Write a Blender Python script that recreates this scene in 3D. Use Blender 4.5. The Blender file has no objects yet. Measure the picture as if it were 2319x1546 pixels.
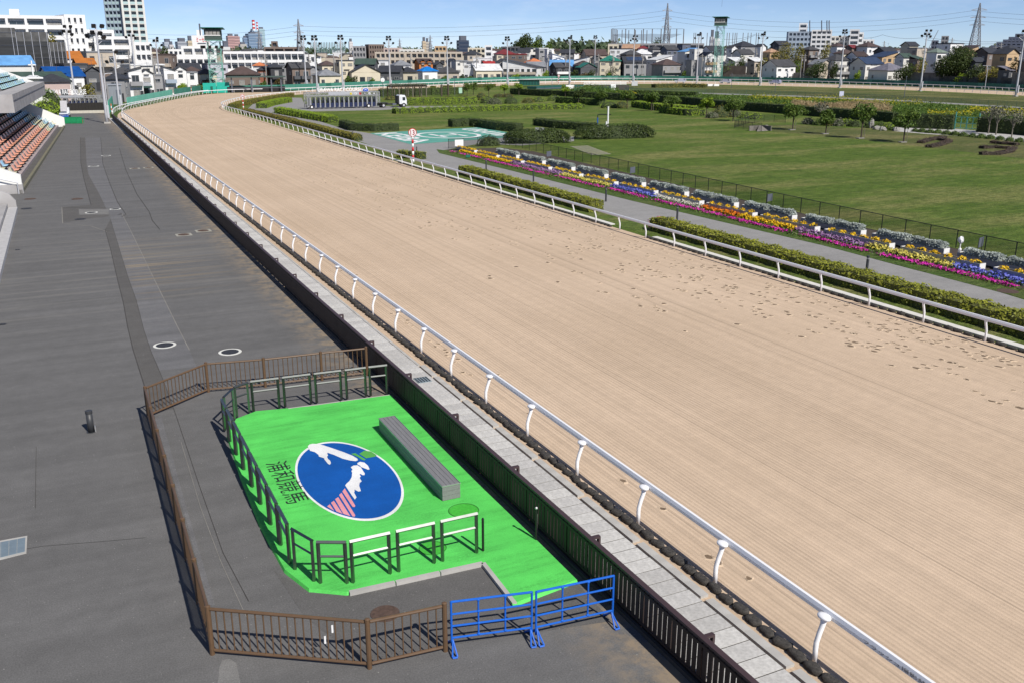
import bpy, math, random
import numpy as np
from mathutils import Vector, Matrix
random.seed(7); rng = np.random.default_rng(7)
SC = bpy.context.scene; COL = SC.collection
# ---------------------------------------------------------------- camera, sky, sun, exposure
FPX, PITCH, YAW, CAM_H = 2121.78, .297361, .448507, 11.0
cd = bpy.data.cameras.new('camera'); cam = bpy.data.objects.new('camera', cd); COL.objects.link(cam)
cd.sensor_width = 36; cd.lens = FPX/2319*36; cd.clip_start = .1; cd.clip_end = 30000
cam.location = (0, 0, CAM_H); cam.rotation_euler = (math.pi/2-PITCH, 0, -YAW)
SC.camera = cam
SUN_EL = math.radians(44); SUN_AZ = math.radians(168)      # clockwise from +Y; the sun stands behind the camera, a little to the right
W = bpy.data.worlds.new('World'); SC.world = W; W.use_nodes = True
wn, wl = W.node_tree.nodes, W.node_tree.links
bg = wn['Background']; bg.inputs[1].default_value = .08
sky = wn.new('ShaderNodeTexSky'); sky.sky_type = 'NISHITA'; sky.sun_disc = False
sky.sun_elevation = SUN_EL; sky.sun_rotation = SUN_AZ; sky.altitude = 30; sky.air_density = .5; sky.dust_density = .0; sky.ozone_density = 5.0
tc = wn.new('ShaderNodeTexCoord'); mp = wn.new('ShaderNodeMapping'); mp.inputs['Scale'].default_value = (2.2, 2.2, 9)
n1 = wn.new('ShaderNodeTexNoise'); n1.inputs['Scale'].default_value = 2.6; n1.inputs['Detail'].default_value = 9; n1.inputs['Roughness'].default_value = .62
cr = wn.new('ShaderNodeValToRGB'); cr.color_ramp.elements[0].position = .5; cr.color_ramp.elements[1].position = .82
cr.color_ramp.elements[1].color = (.42, .42, .42, 1)
mx = wn.new('ShaderNodeMix'); mx.data_type = 'RGBA'; mx.inputs[7].default_value = (8.6, 9.2, 10.2, 1)
wl.new(tc.outputs['Generated'], mp.inputs[0]); wl.new(mp.outputs[0], n1.inputs[0]); wl.new(n1.outputs[0], cr.inputs[0])
tint = wn.new('ShaderNodeMix'); tint.data_type = 'RGBA'; tint.blend_type = 'MULTIPLY'; tint.inputs[0].default_value = 1; tint.inputs[7].default_value = (1.02, .95, .97, 1); wl.new(sky.outputs[0], tint.inputs[6])
wl.new(cr.outputs[0], mx.inputs[0]); wl.new(tint.outputs[2], mx.inputs[6]); wl.new(mx.outputs[2], bg.inputs[0])
sd = bpy.data.lights.new('sun', 'SUN'); sd.energy = 4.2; sd.angle = math.radians(.53); sd.color = (1, .95, .87)
sun = bpy.data.objects.new('sun', sd); COL.objects.link(sun)
SUNV = Vector((math.sin(SUN_AZ)*math.cos(SUN_EL), math.cos(SUN_AZ)*math.cos(SUN_EL), math.sin(SUN_EL)))
sun.rotation_euler = SUNV.to_track_quat('Z', 'Y').to_euler(); sun.location = (0, -60, 80)
vs = SC.view_settings; vs.view_transform = 'Standard'; vs.look = 'None'; vs.exposure = .42; vs.gamma = 1; vs.use_curve_mapping = False
SC.cycles.max_bounces = 6; SC.cycles.diffuse_bounces = 3; SC.cycles.transparent_max_bounces = 12
# ---------------------------------------------------------------- where a surveyed sight line meets the ground (metres)
_f = Vector((math.sin(YAW)*math.cos(PITCH), math.cos(YAW)*math.cos(PITCH), -math.sin(PITCH)))
_r = Vector((math.cos(YAW), -math.sin(YAW), 0)); _u = _r.cross(_f)
def sight(px, py): return _r*((px-1159.5)/FPX) - _u*((py-773)/FPX) + _f
def ground_at(px, py, z=0.0):
    d = sight(px, py); t = (z-CAM_H)/d.z; return Vector((d.x*t, d.y*t, z))
def point_at(px, py, dist):                                 # point on the sight line at a given horizontal distance
    d = sight(px, py); t = dist/math.hypot(d.x, d.y); return Vector((d.x*t, d.y*t, CAM_H+d.z*t))
def bearing(px, py=140):
    d = sight(px, py); return math.atan2(d.x, d.y)
# ---------------------------------------------------------------- objects, labels, copies
def tag(o, label=None, cat=None, group=None, kind=None):
    if label: o['label'] = label
    if cat: o['category'] = cat
    if group: o['group'] = group
    if kind: o['kind'] = kind
    return o
def empty(name, loc=(0, 0, 0), rz=0.0):
    o = bpy.data.objects.new(name, None); o.empty_display_size = .2; COL.objects.link(o); o.location = loc; o.rotation_euler = (0, 0, rz); return o
def thing(name, label, cat, loc=(0, 0, 0), rz=0.0, group=None): return tag(empty(name, loc, rz), label, cat, group)
def put(name, me, parent=None, loc=(0, 0, 0), rz=0.0, scale=None):
    o = bpy.data.objects.new(name, me); COL.objects.link(o)
    if parent: o.parent = parent
    o.location = loc; o.rotation_euler = (0, 0, rz) if not hasattr(rz, '__len__') else rz
    if scale is not None: o.scale = scale if hasattr(scale, '__len__') else (scale,)*3
    return o
KIDS = {}
def copy_tree(o, parent=None):
    c = o.copy(); COL.objects.link(c)
    if parent: c.parent = parent
    for ch in list(o.children): copy_tree(ch, c)
    return c
def copy_thing(root, loc, rz=0.0, label=None, group=None, scale=None):
    c = copy_tree(root); c.location = loc; c.rotation_euler = (0, 0, rz)
    if label: c['label'] = label
    if group: c['group'] = group
    if scale is not None: c.scale = scale if hasattr(scale, '__len__') else (scale,)*3
    return c
# ---------------------------------------------------------------- mesh builder
class MB:
    def __init__(s): s.v = []; s.f = []; s.m = []
    def face(s, pts, mi=0):
        n = len(s.v); s.v += [tuple(p) for p in pts]; s.f.append(tuple(range(n, n+len(pts)))); s.m.append(mi)
    def box(s, c, d, rz=0.0, mi=0, top=1.0):
        hx, hy, hz = d[0]/2, d[1]/2, d[2]/2; ca, sa = math.cos(rz), math.sin(rz); n = len(s.v)
        for z, k in ((-hz, 1.0), (hz, top)):
            for x, y in ((-hx, -hy), (hx, -hy), (hx, hy), (-hx, hy)):
                x *= k; y *= k; s.v.append((c[0]+x*ca-y*sa, c[1]+x*sa+y*ca, c[2]+z))
        for q in ((0, 3, 2, 1), (4, 5, 6, 7), (0, 1, 5, 4), (1, 2, 6, 5), (2, 3, 7, 6), (3, 0, 4, 7)):
            s.f.append(tuple(n+i for i in q)); s.m.append(mi)
        return s
    def span(s, x0, x1, y0, y1, z0, z1, mi=0): return s.box(((x0+x1)/2, (y0+y1)/2, (z0+z1)/2), (x1-x0, y1-y0, z1-z0), 0, mi)
    def beam(s, p, q, w, h=None, mi=0, roll=0.0):
        p, q = Vector(p), Vector(q); d = q-p; h = h or w
        if d.length < 1e-6: return s
        a = d.cross(Vector((0, 0, 1)))
        if a.length < 1e-4*d.length: a = Vector((1, 0, 0))
        a.normalize(); b = a.cross(d).normalized()
        if roll: a, b = a*math.cos(roll)+b*math.sin(roll), b*math.cos(roll)-a*math.sin(roll)
        n = len(s.v)
        for e in (p, q):
            for i, j in ((-1, -1), (1, -1), (1, 1), (-1, 1)): s.v.append(tuple(e+a*(i*w/2)+b*(j*h/2)))
        for t in ((0, 1, 2, 3), (7, 6, 5, 4), (0, 4, 5, 1), (1, 5, 6, 2), (2, 6, 7, 3), (3, 7, 4, 0)):
            s.f.append(tuple(n+i for i in t)); s.m.append(mi)
        return s
    def tube(s, pts, r, k=8, mi=0, cap=True):
        pts = [Vector(p) for p in pts]; rs = r if hasattr(r, '__len__') else [r]*len(pts); n0 = len(s.v); prev = None
        for i, p in enumerate(pts):
            d = (pts[min(i+1, len(pts)-1)]-pts[max(i-1, 0)]).normalized()
            if prev is None:
                a = d.cross(Vector((0, 0, 1)))
                if a.length < 1e-3: a = Vector((1, 0, 0))
            else: a = prev-d*prev.dot(d)
            a.normalize(); prev = a; b = d.cross(a)
            for j in range(k):
                t = 2*math.pi*j/k; s.v.append(tuple(p+(a*math.cos(t)+b*math.sin(t))*rs[i]))
        for i in range(len(pts)-1):
            for j in range(k):
                a0 = n0+i*k+j; a1 = n0+i*k+(j+1) % k; s.f.append((a0, a1, a1+k, a0+k)); s.m.append(mi)
        if cap:
            s.f.append(tuple(n0+k-1-j for j in range(k))); s.m.append(mi)
            e = n0+(len(pts)-1)*k; s.f.append(tuple(e+j for j in range(k))); s.m.append(mi)
        return s
    def prism(s, poly, z0, z1, mi=0, side=None):
        n = len(s.v); k = len(poly)
        s.v += [(p[0], p[1], z0) for p in poly]+[(p[0], p[1], z1) for p in poly]
        s.f.append(tuple(n+k-1-i for i in range(k))); s.m.append(mi); s.f.append(tuple(n+k+i for i in range(k))); s.m.append(mi)
        for i in range(k):
            j = (i+1) % k; s.f.append((n+i, n+j, n+k+j, n+k+i)); s.m.append(mi if side is None else side)
        return s
    def disc(s, c, r, z0, z1, k=20, mi=0, ry=None):
        return s.prism([(c[0]+r*math.cos(2*math.pi*i/k), c[1]+(ry or r)*math.sin(2*math.pi*i/k)) for i in range(k)], z0, z1, mi)
    def ring(s, c, r0, r1, z, k=28, mi=0):
        for i in range(k):
            a, b = 2*math.pi*i/k, 2*math.pi*(i+1)/k
            s.face([(c[0]+r0*math.cos(a), c[1]+r0*math.sin(a), z), (c[0]+r1*math.cos(a), c[1]+r1*math.sin(a), z), (c[0]+r1*math.cos(b), c[1]+r1*math.sin(b), z), (c[0]+r0*math.cos(b), c[1]+r0*math.sin(b), z)], mi)
        return s
    def blob(s, c, r, mi=0, nu=10, nv=6, jit=.12):
        n = len(s.v); ph = random.random()*9
        for i in range(nv+1):
            t = math.pi*i/nv
            for j in range(nu):
                p = 2*math.pi*j/nu; k = 1+jit*math.sin(3*p+ph+2*t)+jit*(random.random()-.5)
                s.v.append((c[0]+r[0]*k*math.sin(t)*math.cos(p), c[1]+r[1]*k*math.sin(t)*math.sin(p), c[2]+r[2]*k*math.cos(t)))
        for i in range(nv):
            for j in range(nu):
                a = n+i*nu+j; b = n+i*nu+(j+1) % nu; s.f.append((a, a+nu, b+nu, b)); s.m.append(mi)
        return s
    def mesh(s, name, mats, smooth=False, clean=True):
        me = bpy.data.meshes.new(name); me.from_pydata(s.v, [], s.f)
        mats = mats if isinstance(mats, (list, tuple)) else [mats]
        for m in mats: me.materials.append(m)
        if len(mats) > 1: me.polygons.foreach_set('material_index', s.m)
        if smooth: me.polygons.foreach_set('use_smooth', [True]*len(s.f))
        me.update(); return me
    def build(s, name, mats, parent=None, smooth=False, loc=(0, 0, 0), rz=0.0): return put(name, s.mesh(name, mats, smooth), parent, loc, rz)
def add_bevel(o, w=.02, seg=2):
    m = o.modifiers.new('bevel', 'BEVEL'); m.width = w; m.segments = seg; m.limit_method = 'ANGLE'; return o
def resample(pts, step):
    P = [Vector(p) for p in pts]; out = [P[0].copy()]; carry = 0.0
    for a, b in zip(P, P[1:]):
        L = (b-a).length; t = step-carry
        while t <= L+1e-9: out.append(a.lerp(b, t/L)); t += step
        carry = L-(t-step)
    return out
def smooth_line(pts, n=3, closed=False):
    P = [Vector(p) for p in pts]
    for _ in range(n):
        Q = [P[0]]
        for a, b in zip(P, P[1:]): Q += [a.lerp(b, .25), a.lerp(b, .75)]
        P = Q+[P[-1]]
    return P
def offset_line(P, d):                                      # to the right of the walking direction
    out = []
    for i, p in enumerate(P):
        t = (P[min(i+1, len(P)-1)]-P[max(i-1, 0)]); t.z = 0; t.normalize(); out.append(p+Vector((t.y, -t.x, 0))*d)
    return out
# ---------------------------------------------------------------- materials
MATS = {}
def nodes_of(m): m.use_nodes = True; return m.node_tree.nodes, m.node_tree.links, m.node_tree.nodes['Principled BSDF']
def M(name, col, rough=.6, metal=0.0, var=.12, scale=3.0, bump=0.0, bscale=40.0, spec=.5, vec='Object', stretch=None):
    if name in MATS: return MATS[name]
    m = bpy.data.materials.new(name); N, L, P = nodes_of(m); MATS[name] = m
    P.inputs['Base Color'].default_value = (*col, 1); P.inputs['Roughness'].default_value = rough; P.inputs['Metallic'].default_value = metal
    P.inputs['Specular IOR Level'].default_value = spec; m.diffuse_color = (*col, 1)
    if var or bump:
        t = N.new('ShaderNodeTexCoord'); src = t.outputs[vec]
        if vec == 'World': pass
        if stretch:
            q = N.new('ShaderNodeMapping'); q.inputs['Scale'].default_value = stretch; L.new(src, q.inputs[0]); src = q.outputs[0]
    if var:
        n = N.new('ShaderNodeTexNoise'); n.inputs['Scale'].default_value = scale; n.inputs['Detail'].default_value = 6; L.new(src, n.inputs[0])
        r = N.new('ShaderNodeMapRange'); r.inputs[1].default_value = .3; r.inputs[2].default_value = .7; r.inputs[3].default_value = 1-var; r.inputs[4].default_value = 1+var*.6; L.new(n.outputs[0], r.inputs[0])
        x = N.new('ShaderNodeMix'); x.data_type = 'RGBA'; x.blend_type = 'MULTIPLY'; x.inputs[0].default_value = 1; x.inputs[6].default_value = (*col, 1); L.new(r.outputs[0], x.inputs[7]); L.new(x.outputs[2], P.inputs['Base Color'])
    if bump:
        n = N.new('ShaderNodeTexNoise'); n.inputs['Scale'].default_value = bscale; n.inputs['Detail'].default_value = 5; L.new(src, n.inputs[0])
        b = N.new('ShaderNodeBump'); b.inputs['Strength'].default_value = bump; b.inputs['Distance'].default_value = .02; L.new(n.outputs[0], b.inputs['Height']); L.new(b.outputs[0], P.inputs['Normal'])
    return m
def leaf_mat(name, a, b, trans=.25, rough=.55, hue=None):
    if name in MATS: return MATS[name]
    m = bpy.data.materials.new(name); N, L, P = nodes_of(m); MATS[name] = m
    g = N.new('ShaderNodeNewGeometry'); r = N.new('ShaderNodeValToRGB'); r.color_ramp.elements[0].color = (*a, 1); r.color_ramp.elements[1].color = (*b, 1)
    L.new(g.outputs['Random Per Island'], r.inputs[0])
    t = N.new('ShaderNodeTexCoord'); n = N.new('ShaderNodeTexNoise'); n.inputs['Scale'].default_value = .9; n.inputs['Detail'].default_value = 3; L.new(t.outputs['Object'], n.inputs[0])
    mr = N.new('ShaderNodeMapRange'); mr.inputs[1].default_value = .3; mr.inputs[2].default_value = .7; mr.inputs[3].default_value = .7; mr.inputs[4].default_value = 1.25; L.new(n.outputs[0], mr.inputs[0])
    x = N.new('ShaderNodeMix'); x.data_type = 'RGBA'; x.blend_type = 'MULTIPLY'; x.inputs[0].default_value = 1; L.new(r.outputs[0], x.inputs[6]); L.new(mr.outputs[0], x.inputs[7])
    L.new(x.outputs[2], P.inputs['Base Color']); P.inputs['Roughness'].default_value = rough; P.inputs['Specular IOR Level'].default_value = .3
    tr = N.new('ShaderNodeBsdfTranslucent'); L.new(x.outputs[2], tr.inputs[0]); ms = N.new('ShaderNodeMixShader'); ms.inputs[0].default_value = trans
    L.new(P.outputs[0], ms.inputs[1]); L.new(tr.outputs[0], ms.inputs[2]); L.new(ms.outputs[0], N['Material Output'].inputs[0])
    m.diffuse_color = (*b, 1); return m
# ---------------------------------------------------------------- leaf clouds
def quads(P, Nrm, size, tilt=.8, aspect=.7):
    """P (n,3) centres, Nrm (n,3) facing; returns verts (4n,3)"""
    n = len(P); d = Nrm+rng.normal(0, tilt, (n, 3)); d /= np.linalg.norm(d, axis=1, keepdims=True)+1e-9
    a = np.cross(d, rng.normal(0, 1, (n, 3))); a /= np.linalg.norm(a, axis=1, keepdims=True)+1e-9; b = np.cross(d, a)
    s = size*rng.uniform(.6, 1.3, (n, 1)); a = a*s*.5; b = b*s*.5*aspect
    V = np.stack([P-a, P-b*.9+a*.1, P+a, P+b], 1).reshape(-1, 3); return V
def leaf_mesh(name, V, mat, core=None, core_mat=None):
    n = len(V)//4; F = [tuple(range(4*i, 4*i+4)) for i in range(n)]
    v = [tuple(p) for p in V.tolist()]; mi = [0]*n
    if core:
        k = len(v); v += core.v; F += [tuple(i+k for i in f) for f in core.f]; mi += [1]*len(core.f)
    me = bpy.data.meshes.new(name); me.from_pydata(v, [], F); me.materials.append(mat)
    if core: me.materials.append(core_mat); me.polygons.foreach_set('material_index', mi)
    me.update(); return me
def hedge_mesh(name, path, w, h, mat, core_mat, dens=45, size=.16, z=0.0, wob=.07, round_=.25, taper=1.0):
    P = resample(path, .35) if len(path) > 1 else path; P = [Vector((p[0], p[1], z)) for p in P]
    L = offset_line(P, -w/2*.9); R_ = offset_line(P, w/2*.9); c = MB()
    for i in range(len(P)-1):
        a, b, d, e = L[i], R_[i], R_[i+1], L[i+1]; up = Vector((0, 0, h*.93))
        c.face([a+up, b+up, d+up, e+up]); c.face([a, a+up, e+up, e]); c.face([b, d, d+up, b+up])
    up = Vector((0, 0, h*.93)); c.face([L[0], R_[0], R_[0]+up, L[0]+up]); c.face([R_[-1], L[-1], L[-1]+up, R_[-1]+up])
    seg = sum((P[i+1]-P[i]).length for i in range(len(P)-1)); per = w+2*h; n = int(seg*per*dens+2*w*h*dens)
    idx = rng.random(n)*(len(P)-1.001); i0 = idx.astype(int); fr = (idx-i0)[:, None]; A = np.array([tuple(p) for p in P]); ctr = A[i0]*(1-fr)+A[i0+1]*fr
    tan = A[i0+1]-A[i0]; tan /= np.linalg.norm(tan, axis=1, keepdims=True); nor = np.stack([tan[:, 1], -tan[:, 0], 0*tan[:, 0]], 1)
    s = rng.random(n)*per; off = np.where(s < h, -w/2, np.where(s < h+w, s-h-w/2, w/2)); zz = np.where(s < h, s, np.where(s < h+w, h, per-s))
    N3 = np.zeros((n, 3)); side = (s < h) | (s > h+w); N3[~side, 2] = 1; N3[side] = nor[side]*np.sign(off[side])[:, None]
    bulge = np.sin(idx*1.3+off)*wob+rng.normal(0, wob*.5, n); cor = round_*h*np.clip(np.abs(off)/(w/2)-.55, 0, 1)*np.clip(zz/h-.6, 0, 1)
    Pn = ctr+nor*(off*(1-.12*np.clip(zz/h-.7, 0, 1)/.3))[:, None]; Pn[:, 2] += zz-cor; Pn += N3*bulge[:, None]
    m = min(n, int(2*w*h*dens))                              # the two ends
    e = rng.random(m) < .5; Pe = np.where(e[:, None], A[0], A[-1]); te = np.where(e[:, None], A[0]-A[1], A[-1]-A[-2]); te /= np.linalg.norm(te, axis=1, keepdims=True)
    ne = np.stack([te[:, 1], -te[:, 0], 0*te[:, 0]], 1); Pe = Pe+ne*((rng.random(m)-.5)*w)[:, None]+te*rng.normal(.02, wob*.5, m)[:, None]; Pe[:, 2] += rng.random(m)*h
    N3 = N3+np.array([.05, -.35, .45]); V = np.concatenate([quads(Pn, N3, size, .5), quads(Pe, te+np.array([0, 0, .3]), size, .6)]); V[:, 2] = np.maximum(V[:, 2], z+.01)
    return leaf_mesh(name, V, mat, c, core_mat)
def dome_points(n, r, zc=0.0, lump=.1, lo=-.15, pw=1.0):
    d = rng.normal(0, 1, (int(n*2.2), 3)); d /= np.linalg.norm(d, axis=1, keepdims=True); d = d[d[:, 2] > lo][:n]
    e = d.copy(); e = np.sign(e)*np.abs(e)**pw; e = e/np.maximum(1, 0)
    k = 1+lump*np.sin(d[:, 0]*5+1)*np.sin(d[:, 1]*5+2)*1.2+rng.normal(0, .03, len(d)); P = e*np.array(r)*k[:, None]; P[:, 2] += zc; return P, d
def shrub_mesh(name, r, mat, core_mat, n=420, size=.16, lump=.08, pw=1.0):
    P, d = dome_points(n, r, r[2]*.12, lump, pw=pw); c = MB().blob((0, 0, r[2]*.12), (r[0]*.88, r[1]*.88, r[2]*.88), 0, 10, 6, .05)
    V = quads(P, d+np.array([.05, -.2, .35]), size, .55); V[:, 2] = np.maximum(V[:, 2], .01); return leaf_mesh(name, V, mat, c, core_mat)
def crown_points(blobs, n, hollow=.45):
    vol = np.array([b[1][0]*b[1][1]*b[1][2] for b in blobs])**.67; vol /= vol.sum(); Ps, Ds = [], []
    for (c, r), f in zip(blobs, vol):
        k = max(8, int(n*f)); d = rng.normal(0, 1, (k, 3)); d /= np.linalg.norm(d, axis=1, keepdims=True); q = rng.uniform(hollow, 1.0, (k, 1))**.6
        Ps.append(np.array(c)+d*np.array(r)*q*(1+rng.normal(0, .08, (k, 1)))); Ds.append(d+np.array([0, 0, .4]))
    return np.concatenate(Ps), np.concatenate(Ds)
# ================================================================= GROUND, TRACK, PAVING
def world_noise(N, L, scale, detail=5, rough=.55, stretch=None, src=None):
    if src is None: src = N.new('ShaderNodeNewGeometry').outputs['Position']
    if stretch:
        q = N.new('ShaderNodeMapping'); q.inputs['Scale'].default_value = stretch; L.new(src, q.inputs[0]); src = q.outputs[0]
    n = N.new('ShaderNodeTexNoise'); n.inputs['Scale'].default_value = scale; n.inputs['Detail'].default_value = detail; n.inputs['Roughness'].default_value = rough; L.new(src, n.inputs[0]); return n.outputs[0]
def remap(N, L, s, a, b, c, d):
    r = N.new('ShaderNodeMapRange'); r.inputs[1].default_value = a; r.inputs[2].default_value = b; r.inputs[3].default_value = c; r.inputs[4].default_value = d; L.new(s, r.inputs[0]); return r.outputs[0]
def mixc(N, L, f, a, b, blend='MIX'):
    x = N.new('ShaderNodeMix'); x.data_type = 'RGBA'; x.blend_type = blend
    for i, v in ((0, f), (6, a), (7, b)):
        if hasattr(v, 'is_linked'): L.new(v, x.inputs[i])
        elif i == 0: x.inputs[0].default_value = v
        else: x.inputs[i].default_value = (*v, 1)
    return x.outputs[2]
def mathn(N, L, op, a, b=None):
    x = N.new('ShaderNodeMath'); x.operation = op
    for i, v in ((0, a), (1, b)):
        if v is None: continue
        if hasattr(v, 'is_linked'): L.new(v, x.inputs[i])
        else: x.inputs[i].default_value = v
    return x.outputs[0]
def bump(N, L, P, h, strength, dist=.02):
    b = N.new('ShaderNodeBump'); b.inputs['Strength'].default_value = strength; b.inputs['Distance'].default_value = dist; L.new(h, b.inputs['Height']); L.new(b.outputs[0], P.inputs['Normal'])
def asphalt(name, col, streak=.18, warm=.0, stain=0.0):
    m = bpy.data.materials.new(name); N, L, P = nodes_of(m); MATS[name] = m
    s1 = world_noise(N, L, 1.0, 6, .6, (.045, 1.1, 1)); s2 = world_noise(N, L, .35, 6, .6); s3 = world_noise(N, L, 60, 2, .6); s4 = world_noise(N, L, 2.3, 5, .65)
    c = mixc(N, L, 1.0, col, remap(N, L, s1, .38, .66, 1-streak, 1+streak), 'MULTIPLY')
    c = mixc(N, L, 1.0, c, remap(N, L, s2, .3, .7, .92, 1.07), 'MULTIPLY'); c = mixc(N, L, 1.0, c, remap(N, L, s4, .3, .75, .92, 1.1), 'MULTIPLY')
    s5 = world_noise(N, L, 17, 1, .5); c = mixc(N, L, remap(N, L, s5, .745, .78, 0, .8), c, (.30, .295, .28)); c = mixc(N, L, remap(N, L, s3, .66, .8, 0, .5), c, (.24, .235, .22))
    d = world_noise(N, L, 30, 3, .75); c = mixc(N, L, 1.0, c, remap(N, L, d, .3, .7, .74, 1.26), 'MULTIPLY')
    if stain:
        g = N.new('ShaderNodeNewGeometry'); sp = N.new('ShaderNodeSeparateXYZ'); L.new(g.outputs['Position'], sp.inputs[0])
        f = mathn(N, L, 'MULTIPLY', remap(N, L, sp.outputs[0], 3.2, 9.0, 1, 0), remap(N, L, sp.outputs[0], 2.4, 2.9, 0, 1))
        st = world_noise(N, L, 1.0, 4, .6, (.10, 2.6, 1)); fy = mathn(N, L, 'MULTIPLY', remap(N, L, sp.outputs[1], 45, 52, 0, 1), remap(N, L, sp.outputs[1], 58, 63, 1, 0))
        q = mathn(N, L, 'MULTIPLY', mathn(N, L, 'MULTIPLY', f, fy), remap(N, L, st, .5, .7, 0, stain)); c = mixc(N, L, q, c, (.27, .21, .13))
        f2 = mathn(N, L, 'MULTIPLY', remap(N, L, sp.outputs[1], 38, 50, 0, 1), remap(N, L, sp.outputs[1], 60, 72, 1, 0))
        st2 = world_noise(N, L, 1.0, 4, .6, (.07, 1.7, 3)); c = mixc(N, L, mathn(N, L, 'MULTIPLY', f2, remap(N, L, st2, .5, .72, 0, .55)), c, (.21, .20, .18))
        fs = remap(N, L, sp.outputs[0], 7.6, 9.3, 0, .95); sn = world_noise(N, L, 1.6, 5, .7); c = mixc(N, L, mathn(N, L, 'MULTIPLY', fs, remap(N, L, sn, .42, .6, 0, 1)), c, (.27, .21, .145))
    L.new(c, P.inputs['Base Color']); P.inputs['Roughness'].default_value = .88; P.inputs['Specular IOR Level'].default_value = .25
    bump(N, L, P, s3, .35, .006); return m
M_ASPH = asphalt('asphalt', (.122, .120, .119), .09, stain=.8)
M_TRENCH = asphalt('asphalt_trench', (.098, .094, .09), .05)
M_GUTTER = asphalt('asphalt_smooth', (.135, .134, .138), .13, stain=.9)
M_PALE = asphalt('asphalt_pale', (.165, .162, .157), .06)
M_ENCL = asphalt('asphalt_enclosure', (.108, .105, .103), .03)
M_GPATH = asphalt('garden_concrete', (.42, .41, .40), .04)
M_PATH = asphalt('asphalt_path', (.25, .245, .24), .04)
OUT = [(11.75, -12), (11.75, 60), (11.75, 120), (11.75, 170), (11.75, 186), (12.4, 197), (14, 209), (17, 220), (20.5, 230), (24.5, 242), (30, 258), (36, 275), (42, 288), (50, 294), (67, 296.5), (76, 302), (110, 325), (142, 343), (160, 354), (176, 360), (195, 363.5), (212, 364), (228, 357), (245, 342), (258, 322), (266.5, 298), (271, 275), (273.5, 255), (273.5, 232), (270.5, 211), (266.5, 197), (262, 178), (257, 150), (254, 120)]
INN = [(32.6, -12), (32.6, 60), (32.6, 120), (32.6, 185), (32.3, 195), (32.5, 204), (33.6, 214), (36.2, 223), (39, 231), (43, 241), (47, 249), (53, 258.5), (61.5, 270), (70, 278.5), (85, 289), (99.3, 297.4), (119, 306.5), (130, 311.5), (140, 315.5), (154, 320), (171, 322.5), (185, 321.5), (200, 317), (213, 311), (222, 303), (229.5, 290), (236.5, 275), (242, 256.5), (245.3, 240.7), (246.8, 222), (246, 202.4), (243, 180), (239, 158), (233, 130)]
OUT3 = smooth_line([(x, y, 0) for x, y in OUT], 2); INN3 = smooth_line([(x, y, 0) for x, y in INN], 2)
def by_count(P, n):
    L = [0.0]
    for a, b in zip(P, P[1:]): L.append(L[-1]+(b-a).length)
    out = []; j = 0
    for i in range(n):
        t = L[-1]*i/(n-1)
        while j < len(P)-2 and L[j+1] < t: j += 1
        out.append(P[j].lerp(P[j+1], min(1, (t-L[j])/max(1e-6, L[j+1]-L[j]))))
    return out
def pair_up(A, B, ka, kb, na, nb):                          # match the straights to each other and the bends to each other
    ia = min(range(len(A)), key=lambda i: (A[i]-Vector((*ka, 0))).length); ib = min(range(len(B)), key=lambda i: (B[i]-Vector((*kb, 0))).length)
    return by_count(A[:ia+1], na)+by_count(A[ia:], nb)[1:], by_count(B[:ib+1], na)+by_count(B[ib:], nb)[1:]
OA, IA = pair_up(OUT3, INN3, (11.75, 186), (32.6, 185), 60, 160)
def strip_mesh(name, A, B, z, mat, cross=8):
    v, f, uv = [], [], []; d = 0.0; n = cross+1
    for i, (a, b) in enumerate(zip(A, B)):
        if i: d += (A[i].lerp(B[i], .5)-A[i-1].lerp(B[i-1], .5)).length
        for k in range(n): p = a.lerp(b, k/cross); v.append((p.x, p.y, z)); uv.append((k/cross*21.0, d))
    for i in range(len(A)-1):
        for k in range(cross): f.append((i*n+k, i*n+k+1, (i+1)*n+k+1, (i+1)*n+k))
    me = bpy.data.meshes.new(name); me.from_pydata(v, [], f); me.materials.append(mat); l = me.uv_layers.new(name='lane')
    l.data.foreach_set('uv', [c for p in me.polygons for i in p.vertices for c in uv[i]]); me.update(); return me
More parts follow.
